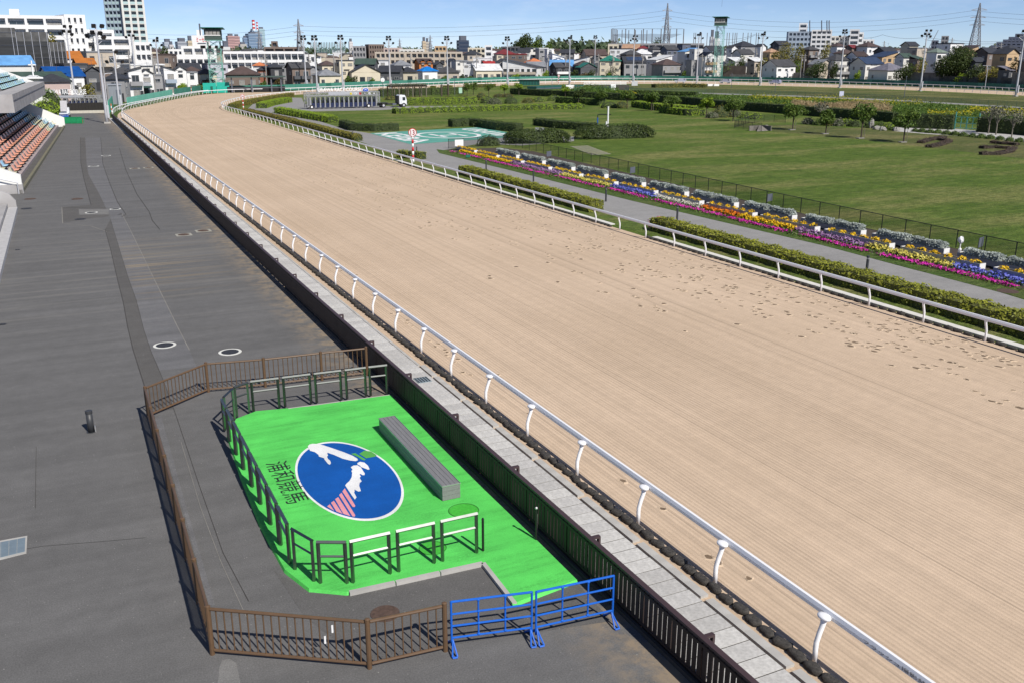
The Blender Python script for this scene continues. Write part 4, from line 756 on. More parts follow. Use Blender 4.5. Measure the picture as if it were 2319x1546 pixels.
LT = [(1310, 238, 3.6, 1.5, LM_DARK), (1360, 240, 3.6, 1.6, LM_MID), (1420, 247, 4.0, 1.8, LM_MID), (1475, 252, 3.9, 1.7, LM_MID), (1520, 258, 3.7, 1.9, LM_MID), (1600, 262, 3.5, 1.6, LM_BRIGHT), (1660, 275, 4.2, 2.1, LM_MID), (1795, 295, 4.2, 2.2, LM_MID), (1858, 284, 4.0, 1.4, LM_GREY), (1870, 304, 3.6, 1.2, LM_MID), (1950, 314, 5.0, 1.7, LM_MID), (2046, 323, 4.6, 2.0, LM_MID)]
TL = ['small dark tree at the far end of the lawn row', 'small leafy tree second in the lawn row', 'leafy young tree left of the bright hedge bank', 'leafy young tree above the white mast', 'broad young tree in front of the bright hedges', 'small bright tree near the canal hedge', 'leafy tree beside the dark globe shrub', 'spreading leafy tree right of the stairwell', 'thin pale half bare tree near the shrub row', 'slim sapling on the bank with a stone base', 'tall uneven tree on the bank with tied stake', 'dense young tree nearest the brown planted figures']
TREES = []
for (px, py, h, r, lf_), l in zip(LT, TL):
    p = ground_at(px, py); t = tree_thing(l, p, h, crown_blobs(h*.34, h, r, 9), lf_, 1300 if lf_ is not LM_GREY else 420, .3, .09, BARK if lf_ is not LM_GREY else BARK2); TREES.append(t)
    if px in (1795, 1870, 1950, 2046): MB().box((-.2, 0, .06), (1.0, .6, .12)).build('stone_base', M('worn_stone', (.22, .21, .2), .9), t)
    if px > 1400 and px != 1858: MB().tube([(.35, -.2, 0), (.32, -.15, 1.5)], .035, 5).build('stake', BARK2, t)
for px, py, l in ((2108, 300, 'thin bare tree by the dark hedge, left of three'), (2125, 303, 'thin bare tree by the dark hedge, middle of three'), (2290, 312, 'thin bare tree by the dark hedge at right edge')): p = ground_at(px+130 if px < 2200 else px, py+3); tree_thing(l, p, 4.2, crown_blobs(2.0, 4.2, 1.4, 8), LM_GREY, 380, .26, .08, BARK2)
for px, py, l in ((1058, 218, 'small garden tree near the signboard'), (1072, 216, 'thin garden tree behind the signboard'), (1107, 219, 'bare garden tree left of the dark shrubs'), (1142, 219, 'bright small garden tree'), (1175, 217, 'bright small tree near the dark sheds'), (1280, 222, 'small bright tree in front of the canal hedge')): p = ground_at(px, py); tree_thing(l, p, 3.6, crown_blobs(1.2, 3.6, 1.4, 7), LM_BRIGHT if 'bright' in l else LM_MID, 500, .32, .08)
# canal: rape flowers, reeds and weeds (uncounted growth)
def growth(name, pxs, n, h, leaf, size, label, hv=.5, asp=.4, tilt=.8):
    q = [ground_at(*p) for p in pxs]; B = []
    A = np.array([tuple(p)[:2] for p in q]); lo, hi = A.min(0), A.max(0); P = []
    def inside(x, y):
        c = False; j = len(A)-1
        for i in range(len(A)):
            if (A[i, 1] > y) != (A[j, 1] > y) and x < (A[j, 0]-A[i, 0])*(y-A[i, 1])/(A[j, 1]-A[i, 1])+A[i, 0]: c = not c
            j = i
        return c
    while len(P) < n:
        x, y = rng.uniform(lo, hi)
        if inside(x, y): P.append((x, y, h*(1-hv*random.random())*(.6+.4*math.sin(x*.35)*math.sin(y*.23)+.25)))
    P = np.array(P); P[:, 2] *= np.sqrt(rng.random(len(P))); D = np.tile(np.array([[0, 0, .6]]), (len(P), 1)); o = put(name, leaf_mesh(name, quads(P, D, size, tilt, asp), leaf)); return tag(o, label, None, None, 'stuff')
CAN = [(1160, 208), (1300, 208), (1440, 213), (1600, 218), (1800, 225), (2000, 234), (2180, 243), (2400, 258), (2400, 292), (2200, 284), (2020, 268), (1800, 253), (1640, 244), (1440, 228), (1300, 222)]
growth('canal_weeds', CAN, 32000, 1.0, LM_WEED, .45, 'rough green weeds filling the canal')
growth('rape_flowers', [(1700, 226), (1800, 228), (1960, 235), (2080, 240), (2100, 243), (1960, 240), (1800, 233), (1690, 229)], 2600, 1.7, LM_RAPE, .3, 'yellow rape flowers along the canal', .4)
growth('rape_flowers', [(2200, 253), (2260, 254), (2400, 262), (2400, 272), (2280, 266), (2190, 260)], 2600, 1.7, LM_RAPE, .3, 'yellow rape flowers at the right edge of the canal', .4)
growth('rape_flowers', [(1700, 240), (1850, 244), (1850, 249), (1680, 245)], 350, 1.3, LM_RAPE, .3, 'scattered yellow rape flowers among weeds'); growth('rape_flowers', [(1380, 213), (1440, 214), (1445, 224), (1400, 224)], 700, 1.6, LM_RAPE, .3, 'sparse yellow flowers in the left part of the canal'); growth('rape_flowers', [(2100, 258), (2200, 262), (2200, 268), (2100, 265)], 700, 1.4, LM_RAPE, .3, 'small yellow flower patch by the gate')
growth('reeds', [(1790, 243), (1900, 246), (2010, 254), (2020, 263), (1900, 260), (1800, 252)], 16000, 1.9, LM_REED, .6, 'dry straw coloured reeds in the canal', .3, .12, 1.5)
growth('tall_weeds', [(1290, 208), (1400, 210), (1420, 225), (1330, 221)], 4500, 2.4, LM_WEED, .5, 'tall yellow green weeds in the canal')
# flower bed rows along the path
bed = sheet('flower_bed', [(40.9, 24), (46.5, 24), (47.4, 40), (49.3, 72), (51, 100), (49.5, 106), (42.4, 106.5), (41.3, 100)], .008, M_SOIL)
sheet('bed_verge', [(39.6, 20), (41.7, 20), (41.9, 45), (42.1, 60), (42.15, 105), (41.6, 107.5), (40.2, 103), (40.4, 80), (40.3, 62), (40.7, 48), (40.9, 42), (40.5, 34), (40.2, 28)], .012, M_VERGE)
FM = {}
def flower_mat(n, a, b):
    FM[n] = leaf_mat('petal_'+n, a, b, .15, .6); return FM[n]
for n, a, b in (('magenta', (.5, .01, .30), (.78, .05, .50)), ('yellow', (.75, .42, .005), (.85, .58, .02)), ('lemon', (.68, .58, .08), (.8, .72, .22)), ('purple', (.20, .04, .24), (.55, .38, .60)), ('blue', (.07, .08, .50), (.28, .32, .78)), ('white', (.65, .62, .5), (.8, .78, .7)), ('orange', (.75, .16, .005), (.8, .28, .01)), ('gold', (.70, .33, .005), (.8, .5, .01))): flower_mat(n, a, b)
# magenta carpet: nobody could count its flowers
P = []; y = 24.0
while y < 104:
    if math.sin(y*1.9)+math.sin(y*.77+1) > -1.25:
        for _ in range(30): P.append((41.85+.006*min(y-30, 40)+rng.normal(0, .14)+.07*math.sin(y*.6), y+rng.random()*.3, .05+.1*rng.random()))
    y += .3
P = np.array(P); D = np.tile(np.array([[0, 0, 1.0]]), (len(P), 1)); tag(put('phlox_carpet', leaf_mesh('phlox_carpet', quads(P, D, .14, .5), FM['magenta'])), 'magenta moss phlox carpet along the flower bed edge', kind='stuff')
P = np.stack([rng.uniform(41.45, 43.6, 9000), rng.uniform(24, 104, 9000), rng.uniform(.02, .16, 9000)], 1); tag(put('bed_greenery', leaf_mesh('bed_greenery', quads(P, np.tile(np.array([[0, 0, .8]]), (9000, 1)), .14, .8), LM_MID)), 'low green leaves between the flowers', kind='stuff')
def clump_mesh(colr, n=70, r=.2, h=.2, sz=.11):
    P, d = dome_points(n, (r, r, h), .04, .15); P2, d2 = dome_points(26, (r*1.1, r*1.1, h*.7), .0, .1); V = np.concatenate([quads(P, d+np.array([0, 0, .4]), sz, .5), quads(P2, d2, sz, .7)]); me = leaf_mesh('flower_clump', V, FM[colr]); me.materials.append(LM_MID); k = len(P); me.polygons.foreach_set('material_index', [0]*k+[1]*(len(V)//4-k)); me.update(); return me
CL = {c: [clump_mesh(c) for _ in range(3)] for c in FM}
segs = [(103, 89.5, 'yellow'), (89.5, 78.2, 'purple'), (78.2, 69.3, 'lemon'), (69.3, 62.5, 'blue'), (62.5, 56.5, 'white'), (56.5, 52.0, 'orange'), (52.0, 46.3, 'yellow'), (46.3, 40.2, 'purple'), (40.2, 34.0, 'lemon'), (34.0, 27.5, 'blue'), (27.5, 24, 'white')]
seen = {}
for a, b, c in segs:
    w = 'far' if c not in seen else 'near'; seen[c] = 1; y = a
    while y > b:
        o = put('pansy_clump', random.choice(CL[c]), None, (42.78+random.uniform(-.06, .06)+.005*min(y-30, 50), y, .02), random.random()*6, random.uniform(1.1, 1.45)); tag(o, f'{c} pansy clump in the {w} {c} stretch of the flower row', 'flower', f'{c} pansies in the {w} {c} stretch'); y -= .42
# planters
M_PLW = M('white_planter', (.74, .74, .74), .5, var=.06); M_PLSHADE = M('shaded_planter_panel', (.36, .36, .37), .6, var=.1)  # long sides of the white boxes: their shade is put into the grey
def planter(y0, y1, x, label, grp, kind, h=.33, w=.46):
    L = y1-y0; t = thing('planter', label, 'planter', (x, (y0+y1)/2, 0), 0, grp); n = 2 if kind == 'yellow' else 2
    for s in (-1, 1):
        for i in range(n): MB().box((s*w/2, -L/2+L/n*(i+.5), .1+h/2), (.03, L/n-.012, h)).build('side_panel', M_PLSHADE, t)
        MB().box((0, s*(L/2-.015), .1+h/2), (w-.03, .03, h)).build('end_panel', M_PLW, t)
    MB().box((0, 0, .1+h-.06), (w-.04, L-.04, .03)).build('soil', M_SOIL, t)
    for s in (-1, 1): MB().box((0, s*(L/2-.4), .05), (w*.8, .12, .1)).build('foot', M_DARK, t)
    if kind == 'yellow':
        for i in range(6): put('flower_clump', random.choice(CL['yellow']), t, (random.uniform(-.04, .04), -L/2+L/6*(i+.5), .1+h-.06), random.random()*6, (.95, 1.3, .85))
    return t
ye = 32.9-6.15*2
def ord_(i): return ['nearest', 'second', 'third', 'fourth', 'fifth', 'sixth', 'seventh', 'eighth', 'ninth', 'tenth', 'eleventh', 'twelfth', 'thirteenth', 'fourteenth'][i]
for i in range(13):
    y0 = 32.9+6.13*(i-1); planter(y0, y0+5.3, 43.42+.004*(y0-33), f'white planter of yellow flowers, front row, {ord_(i)} from the right edge', 'front row of white planters', 'yellow')
for i in range(12):
    y0 = 36.4+6.3*(i-2); x = 44.85+.012*(y0-36); t = planter(y0, y0+5.35, x, f'white planter of silver shrubs, rear row, {ord_(i)} from the right edge', 'rear row of white planters', 'silver', .38)
    for j in range(2): c = -2.6+2.6*j; put('silver_shrub', hedge_mesh('silver_shrub', [(0, c+.12), (0, c+2.48)], .6, .34, LM_SILVER, CM_SV, 260, .12, .42, .04, .5), t)
# black mesh fence behind the bed
M_BFN = M('black_fence_paint', (.012, .014, .013), .5, var=.1)
def net_mat(name, col, alpha, cell):
    m = bpy.data.materials.new(name); N, L, P = nodes_of(m); P.inputs['Base Color'].default_value = (*col, 1); P.inputs['Roughness'].default_value = .7; tr = N.new('ShaderNodeBsdfTransparent'); x = N.new('ShaderNodeMixShader'); x.inputs[0].default_value = alpha; L.new(tr.outputs[0], x.inputs[1]); L.new(P.outputs[0], x.inputs[2]); L.new(x.outputs[0], N['Material Output'].inputs[0]); return m
M_BNET = net_mat('black_mesh', (.015, .02, .015), .3, .05); M_GNET = net_mat('green_mesh', (.02, .12, .085), .35, .05)
def mesh_fence(name, P, h, step, mat, net, label, r=.03):
    t = thing(name, label, 'fence'); P = resample([Vector((p[0], p[1], 0)) for p in P], step); pm = MB().tube([(0, 0, 0), (0, 0, h)], r, 6).mesh('post', mat)
    for p in P: put('post', pm, t, p)
    for a, b in zip(P, P[1:]):
        MB().tube([a+Vector((0, 0, h)), b+Vector((0, 0, h))], r*.8, 5).build('top_pipe', mat, t); m = MB(); m.face([(a.x, a.y, .05), (b.x, b.y, .05), (b.x, b.y, h), (a.x, a.y, h)]); m.build('mesh_panel', net, t)
    return t
bf = mesh_fence('mesh_fence', [(47.0, 22), (47.6, 40), (48.4, 55), (49.6, 72), (50.8, 90), (51.6, 108.5)], 1.05, 2.0, M_BFN, M_BNET, 'long black wire mesh fence between flower bed and lawn'); bf2 = mesh_fence('mesh_fence', [(51.5, 108.8), (42.3, 107.4)], 1.15, 2.1, M_BFN, M_BNET, 'short black wire mesh fence closing the far end of the flower bed')
def board(px, py, w, h, z, label, mat, rz=0.0, posts=True):
    p = ground_at(px, py); t = thing('notice_board', label, 'sign', p, rz); MB().box((0, 0, z+h/2), (w, .03, h)).build('panel', mat, t)
    if posts:
        for s in (-1, 1): MB().tube([(s*w*.4, .03, 0), (s*w*.4, .03, z+h)], .02, 5).build('post', M_BFN, t)
M_SIGN = M('white_sign', (.74, .74, .74), .5, var=.04); M_GSG = M('grey_sign', (.10, .11, .14), .5, var=.1)
board(1040, 340, 1.1, .75, .45, 'white notice board on the short black fence', M_SIGN)
for px, py, w in ((1243, 363, 'farthest'), (1432, 402, 'second farthest'), (1742, 468, 'third'), (2218, 575, 'nearest')): board(px, py, .75, .55, .4, f'small grey sign plate on the long black fence, {w} along it', M_GSG, .35)
board(1060, 362-4, .5, .3, .05, 'small green box in the grass before the flowers', M('green_box', (.01, .13, .09), .5))
p = ground_at(2170, 590); t = thing('garden_light', 'small white ornamental garden light behind the planters', 'garden light', p); MB().tube([(0, 0, 0), (0, 0, 1.1)], .03, 6).build('stem', M_PLW, t); MB().blob((0, 0, 1.15), (.16, .16, .2), 0, 8, 6).build('lantern', M_PLW, t); MB().blob((0, 0, .6), (.09, .09, .12), 0, 8, 5).build('ornament', M_PLW, t)
for px, py, w in ((1101, 387, 'farthest on the near hedge'), (1208, 412, 'second of the near hedge'), (1372, 457, 'third of the near hedge'), (1533, 503, 'by the pink azalea'), (1961, 628, 'largest and nearest'), (944, 356, 'behind the 13 pole'), (799, 318, 'at the end of the far hedge')):
    p = ground_at(px, py); t = thing('path_light', f'short dark path light beside the infield path, {w}', 'path light', p, 0, 'path lights along the infield path'); MB().tube([(0, 0, 0), (0, 0, .95)], .07, 10).build('shaft', MATS['bollard_grey'], t); MB().tube([(0, 0, .95), (0, 0, 1.02)], .05, 10).build('lens', M_ALU, t); MB().tube([(0, 0, 1.02), (0, 0, 1.12)], .08, 10).build('cap', MATS['bollard_grey'], t)
# helipad
M_HELI = paint('helipad_green', (.105, .33, .265), .7, .25); hp = tag(empty('helipad'), kind='structure'); hq = [ground_at(x, y, .012) for x, y in ((838, 302.2), (1083, 288.6), (1196, 308.3), (930, 327.3))]
m = MB(); m.face([tuple(p) for p in hq][::-1]); m.build('painted_surface', M_HELI, hp)
def quad_text(key, px4, z, mat, name, par):                 # lettering laid on the ground between four surveyed corners (far left, far right, near right, near left of the word as read from the stand)
    co, F = _txt[key]; A, B, C, D = [ground_at(x, y, z) for x, y in px4]; v = []
    for u, w, _ in co: u += .5; w += .5; v.append(tuple(A.lerp(B, u).lerp(D.lerp(C, u), 1-w)))
    me = bpy.data.meshes.new(name); me.from_pydata(v, [], F); me.materials.append(mat); me.update(); return put(name, me, par)
hl = thing('helipad_marking', 'white H in a circle with URAWA KEIBA painted on the green helipad', 'ground marking')
quad_text('urawa', ((1079, 290.3), (1186, 309.3), (1140, 311.5), (1040, 292.5)), .018, M_WHITE, 'letters_urawa', hl); quad_text('keiba', ((897, 300), (984, 320), (938, 325), (847, 303)), .018, M_WHITE, 'letters_keiba', hl)
cc = ground_at(1015, 306.2, .018); mb = MB().ring((0, 0), 3.75, 4.3, 0, 48); o = mb.build('circle', M_WHITE, hl, loc=cc); o.scale = (1.05, 1.3, 1)
for a, b in (((972, 304.2), (1011, 311.0)), ((1018, 302.0), (1057, 308.6))): p, q = ground_at(*a, .018), ground_at(*b, .018); MB().beam((p.x, p.y, .02), (q.x, q.y, .02), .62, .004).build('h_stroke', M_WHITE, hl)
p, q = ground_at(992, 307.7, .018), ground_at(1038, 305.3, .018); MB().beam((p.x, p.y, .02), (q.x, q.y, .02), .62, .004).build('h_stroke', M_WHITE, hl)
# furlong poles
M_RED = M('signal_red', (.52, .015, .02), .45, var=.06); M_RDK = M('dark_red', (.30, .012, .02), .5, var=.05)
def furlong(px, py, key, label, h=3.55, s=1.0):
    p = ground_at(px, py); t = thing('distance_pole', label, 'pole', p, -.25)
    n = 7; hh = (h-.75*s)/n
    for i in range(n): MB().tube([(0, 0, i*hh), (0, 0, (i+1)*hh)], .115*s, 12).build('band', M_RED if i % 2 else M_SIGN, t, True)
    c = Vector((0, 0, h-.42*s)); r = .43*s
    for rr, y0, mt, nm in ((r, -.09, M_RED, 'rim'), (r*.84, -.142, M_SIGN, 'face')):
        d = MB().disc((0, 0), rr, 0, .05 if nm == 'rim' else .02, 28); d.build(nm, mt, t, loc=(0, y0+.03, c.z), rz=(math.pi/2, 0, 0))
    put('digits', text_mesh(key, .46*s, .5*s, M_RDK), t, (0, y0+.03-.026, c.z), (math.pi/2, 0, 0)); d = MB().disc((0, 0), r*.84, 0, .012, 28); d.build('face', M_SIGN, t, loc=(0, .045, c.z), rz=(math.pi/2, 0, 0)); return t
furlong(936, 369, '13', 'red and white striped pole with round 13 sign by the running rail'); furlong(552, 254, '14', 'red and white striped pole with round 14 sign at the far bend', 3.4); furlong(1265, 192.5, '16', 'red and white striped pole with round sign on the back straight', 3.6)
# white mast and blue frame on the lawn
p = ground_at(1376, 298); t = thing('lawn_mast', 'white double mast standing on the lawn behind the big round hedge', 'mast', p); MB().tube([(0, 0, 0), (0, 0, 3.6)], .12, 10).build('mast', M_SIGN, t); MB().tube([(-.27, 0, 0), (-.27, 0, 1.45)], .1, 10).build('short_mast', M_SIGN, t)
p = ground_at(1353, 286); t = thing('blue_frame', 'blue and black right angle pipe frame beside the white mast', 'frame', p); MB().tube([(0, 0, 0), (0, 0, 1.3)], .1, 8).build('blue_leg', M('frame_blue', (.01, .09, .4), .4), t); MB().tube([(0, 0, 1.3), (0, 0, 1.75), (.3, -.2, 1.8), (1.75, -1.2, 1.8)], .07, 8).build('dark_arm', M_BLK, t)
p = ground_at(1222, 304); t = thing('lawn_bench', 'small steel bench on the lawn beyond the helipad', 'bench', p, -.5); MB().box((0, 0, .42), (1.4, .42, .05)).build('seat', M_ALU, t)
for i in range(2): MB().box((-.36+.72*i, .2, .68), (.62, .04, .4)).build('backrest', M_ALU, t)
for s in (-1, 1): MB().box((s*.6, 0, .2), (.05, .4, .4)).build('leg', M_GSG, t)
p = ground_at(1393, 294); tag(MB().box((0, 0, .2), (.9, .4, .35)).build('white_block', M_SIGN, loc=p), 'low white block beside the mast', 'block')
# stone covered plot on the lawn
M_STEP = M('stepping_stone', (.27, .25, .20), .9, var=.2); sp = tag(empty('stepping_plot'), kind='structure')
qa = [ground_at(x, y) for x, y in ((1290, 332), (1330, 330), (1385, 350), (1340, 352))]
for i in range(9):
    a = qa[0].lerp(qa[3], (i+.5)/9); b = qa[1].lerp(qa[2], (i+.5)/9)
    for j in range(4): c = a.lerp(b, (j+.5)/4); MB().box((c.x, c.y, .01), ((b-a).length/4*.92, .5, .03), math.atan2((b-a).y, (b-a).x)).build('paving_stone', M_STEP, sp)
# stairwell on the lawn at right
q0 = ground_at(1735, 297); t = thing('stair_cut', 'concrete underpass stairwell sunk in the lawn with wire fence', 'stairwell', q0, .12)
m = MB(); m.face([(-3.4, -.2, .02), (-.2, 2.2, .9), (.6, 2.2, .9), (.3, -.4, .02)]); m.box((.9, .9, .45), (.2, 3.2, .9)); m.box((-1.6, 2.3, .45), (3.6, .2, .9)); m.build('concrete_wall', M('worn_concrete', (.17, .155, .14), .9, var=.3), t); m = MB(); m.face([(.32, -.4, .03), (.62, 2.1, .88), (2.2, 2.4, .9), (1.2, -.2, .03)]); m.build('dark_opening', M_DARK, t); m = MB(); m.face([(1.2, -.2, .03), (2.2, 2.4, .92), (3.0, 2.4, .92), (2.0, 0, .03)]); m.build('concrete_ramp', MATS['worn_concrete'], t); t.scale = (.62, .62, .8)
mesh_fence('mesh_fence', pxp((1663, 291), (1698, 295), (1733, 299)), 1.15, 2.2, M_BFN, M_BNET, 'black wire fence in front of the stairwell'); mesh_fence('mesh_fence', pxp((1663, 290), (1700, 279), (1740, 276), (1800, 281)), 1.15, 2.6, M_BFN, M_BNET, 'black wire fence behind the stairwell')
# turquoise gate by the canal
M_TURQ = M('turquoise_paint', (.10, .36, .32), .5, var=.12)
a, b = ground_at(2161, 294), ground_at(2214, 297); t = thing('canal_gate', 'turquoise double swing gate between the two dark hedges', 'gate', a, math.atan2((b-a).y, (b-a).x)); Lg = (b-a).length
for i in range(2):
    x0, x1 = i*Lg/2+.05, (i+1)*Lg/2-.05; m = MB()
    for z in (.3, 1.0, 1.9): m.beam((x0, 0, z), (x1, 0, z), .07)
    for x in (x0, (x0+x1)/2, x1): m.beam((x, 0, .2), (x, 0, 1.95), .07)
    m.build('leaf', M_TURQ, t)
for x in (0, Lg): MB().beam((x, 0, 0), (x, 0, 2.6), .14).build('post', M_TURQ, t)
mesh_fence('mesh_fence', pxp((1415, 207.5), (1600, 211.5), (1800, 217.5), (2000, 225.5), (2200, 236.5), (2380, 248)), 1.1, 2.6, M('fence_green', (.03, .10, .075), .5), M_GNET, 'long green mesh fence along the canal before the back lawn')
mesh_fence('mesh_fence', pxp((1300, 213), (1350, 211), (1395, 207)), 1.6, 2.6, MATS['fence_green'], M_GNET, 'green mesh fence at the canal culvert')
st_ = M('grey_stone', (.25, .24, .22), .9, var=.3, scale=4, bump=.6); random.seed(5)
tag(MB().blob((0, 0, .6), (.45, .35, .8), 0, 9, 7, .2).build('standing_stone', st_, loc=ground_at(1973, 291)), 'grey standing stone among the ball shrubs', 'stone')
for i, (px, py) in enumerate(((1985, 294), (1999, 296), (2030, 297))): tag(MB().blob((0, 0, .2), (.6, .4, .35), 0, 9, 6, .2).build('garden_stone', st_, loc=ground_at(px, py)), ['low grey stone beside the standing stone', 'low grey stone under the cushion shrub', 'low grey stone at the garden path start'][i], 'stone')
# ================================================================= LAMP MASTS, TOWERS, GATES, VEHICLES
random.seed(33)
M_GALV = M('mast_grey', (.46, .47, .51), .5, .1, .08, 2); M_LAMPB = M('lamp_black', (.012, .012, .014), .45, var=.1); M_TOWER = M('tower_green', (.20, .45, .38), .55, var=.15); M_CABIN = M('cabin_green', (.045, .075, .065), .6, var=.1); M_ROOFG = M('roof_green', (.02, .16, .12), .5, var=.1)
M_GLASS = M('window_glass', (.035, .045, .055), .08, .0, .2, 1.0, spec=.9); M_GLASS2 = M('curtained_glass', (.30, .29, .27), .25, .0, .3, 2.0, spec=.6)
LAMPM = MB().box((0, -.12, 0), (.62, .3, .55), 0, 0).prism([(-.34, -.3), (.34, -.3), (.3, -.22), (-.3, -.22)], -.3, .3).mesh('lamp_head', M_LAMPB)
def mast(p, h, label, heads, look, arms=2, r=.2, box_=True):
    t = thing('light_mast', label, 'light mast', p, 0, 'floodlight masts round the race track'); MB().tube([(0, 0, 0), (0, 0, h*.1), (0, 0, h-1.6), (0, 0, h)], [r*1.15, r*1.1, r*.6, r*.4], 12).build('pole', M_GALV, t, True)
    MB().box((0, 0, .12), (1.0, 1.0, .24)).build('footing', M_KERB, t)
    ca, sa = math.cos(look), math.sin(look)
    def R(x, y, z): return (x*ca-y*sa, x*sa+y*ca, z)
    f = MB()
    for z, w in ((h-2.0, 1.45), (h-.9, .85))[:arms]:
        f.beam(R(-w, 0, z), R(w, 0, z), .09); f.tube([R(-w, 0, z), R(-w*.3, 0, z-.8), R(0, 0, z-1.2)], .05, 5); f.tube([R(w, 0, z), R(w*.3, 0, z-.8), R(0, 0, z-1.2)], .05, 5); f.tube([R(-w, 0, z), R(-w, 0, z+.35)], .03, 4); f.tube([R(w, 0, z), R(w, 0, z+.35)], .03, 4)
    f.tube([R(.2, .1, h-2.6), R(.2, .1, h)], .03, 4); f.build('lamp_frame', M_GALV, t)
    for x, z, a, tl in heads: put('lamp_head', LAMPM, t, R(x, -.1, h+z), (tl, 0, look+a))
    if box_: MB().box(R(.32, -.1, 1.9), (.35, .5, 2.0)).build('control_box', M_GALV, t)
    m = MB()
    for i in range(int(h/1.2)-2): m.beam(R(-.28, .1, 2+i*1.2), R(0, .1, 2+i*1.2), .04)
    m.build('climbing_pegs', M_GALV, t); return t
HA = [(-1.35, -1.75, -.7, .5), (1.35, -1.75, .7, .5), (-.5, -.6, -.35, .45), (.5, -.6, .35, .45), (-.45, .15, -.25, .5), (.35, .2, .2, .5)]; HB = [(-1.35, -1.7, -.9, .6), (1.4, -1.7, .9, .6), (.45, .2, .3, .5), (-.4, -.5, -.3, .4), (.4, -.5, .3, .4)]; HC = [(-1.3, -1.7, -.6, .5), (-.5, -1.2, -.3, .5), (.9, -.2, .6, .5), (.5, -1.3, .6, .4), (-.3, -.2, .2, .4), (.95, -1.9, .6, .5)]
for px, py, ty, hd, lab in [(243, 280, 56, HC, 'tall grey floodlight mast on the concourse beside the green barrier'), (172, 236, 58, HC, 'grey floodlight mast in front of the second starting gate'), (312, 214, 70, HC, 'grey floodlight mast rising behind the green hoarding at left'), (272, 248, 120, HB[:3], 'slim grey lamp mast beside the grey shed'), (365, 212, 88, HB, 'grey floodlight mast in front of the white terrace houses'), (694, 203, 84, HA, 'floodlight mast left of the pair at the starting gate'), (719, 214, 84, HA, 'floodlight mast right of the pair at the starting gate'), (777, 209, 83, HA, 'floodlight mast behind the middle of the starting gate'), (884, 202, 85, HA, 'floodlight mast right of the starting gate by the pergola'), (1014, 200, 85, HA, 'floodlight mast behind the tall clipped hedge'), (1149, 198, 86, HA, 'floodlight mast near the white house with sloping roof'), (1289, 193, 83, HB, 'floodlight mast left of two before the beige house'), (1346, 181, 83, HA, 'floodlight mast standing behind the back straight rails'), (1433, 191, 81, HC, 'floodlight mast in front of the golf net'), (1577, 190, 76, HB, 'floodlight mast left of the right hand watch tower'), (1720, 194.5, 75, HB, 'floodlight mast right of the right hand watch tower'), (1901, 200, 70, HA, 'floodlight mast before the slate roofed houses'), (2083.5, 207, 68, HC, 'floodlight mast with a leaning pole left of the great round tree'), (2299.5, 219, 66, HB, 'floodlight mast at the right edge of the view')]:
    p = ground_at(px, py); D = math.hypot(p.x, p.y); top = point_at(px+(1159-px)*-.06*0, ty, D); h = top.z; mast(p, h, lab, hd, math.atan2(-p.x, p.y)*.9, 2, .22 if py > 230 else .25)
p = ground_at(2096, 200); tag(MB().tube([(p.x-1, p.y, 12.5), (p.x+2.6, p.y, 18.5)], .1, 6).build('leaning_pole', M_GSG), 'thin dark pole leaning against the right hand floodlight mast', 'pole')
p = ground_at(494, 209.5)
def lattice(t, w0, w1, z0, z1, n, r, mat, name='lattice_section', cross=True):
    for i in range(n):
        a, b = z0+(z1-z0)*i/n, z0+(z1-z0)*(i+1)/n; wa, wb = w0+(w1-w0)*i/n, w0+(w1-w0)*(i+1)/n; m = MB(); C = [(-1, -1), (1, -1), (1, 1), (-1, 1)]
        for k in range(4):
            x, y = C[k]; x2, y2 = C[(k+1) % 4]; m.beam((x*wa, y*wa, a), (x*wb, y*wb, b), r*1.5); m.beam((x*wb, y*wb, b), (x2*wb, y2*wb, b), r)
            if cross: m.beam((x*wa, y*wa, a), (x2*wb, y2*wb, b), r*.8); m.beam((x2*wa, y2*wa, a), (x*wb, y*wb, b), r*.8)
        m.build(name, mat, t)
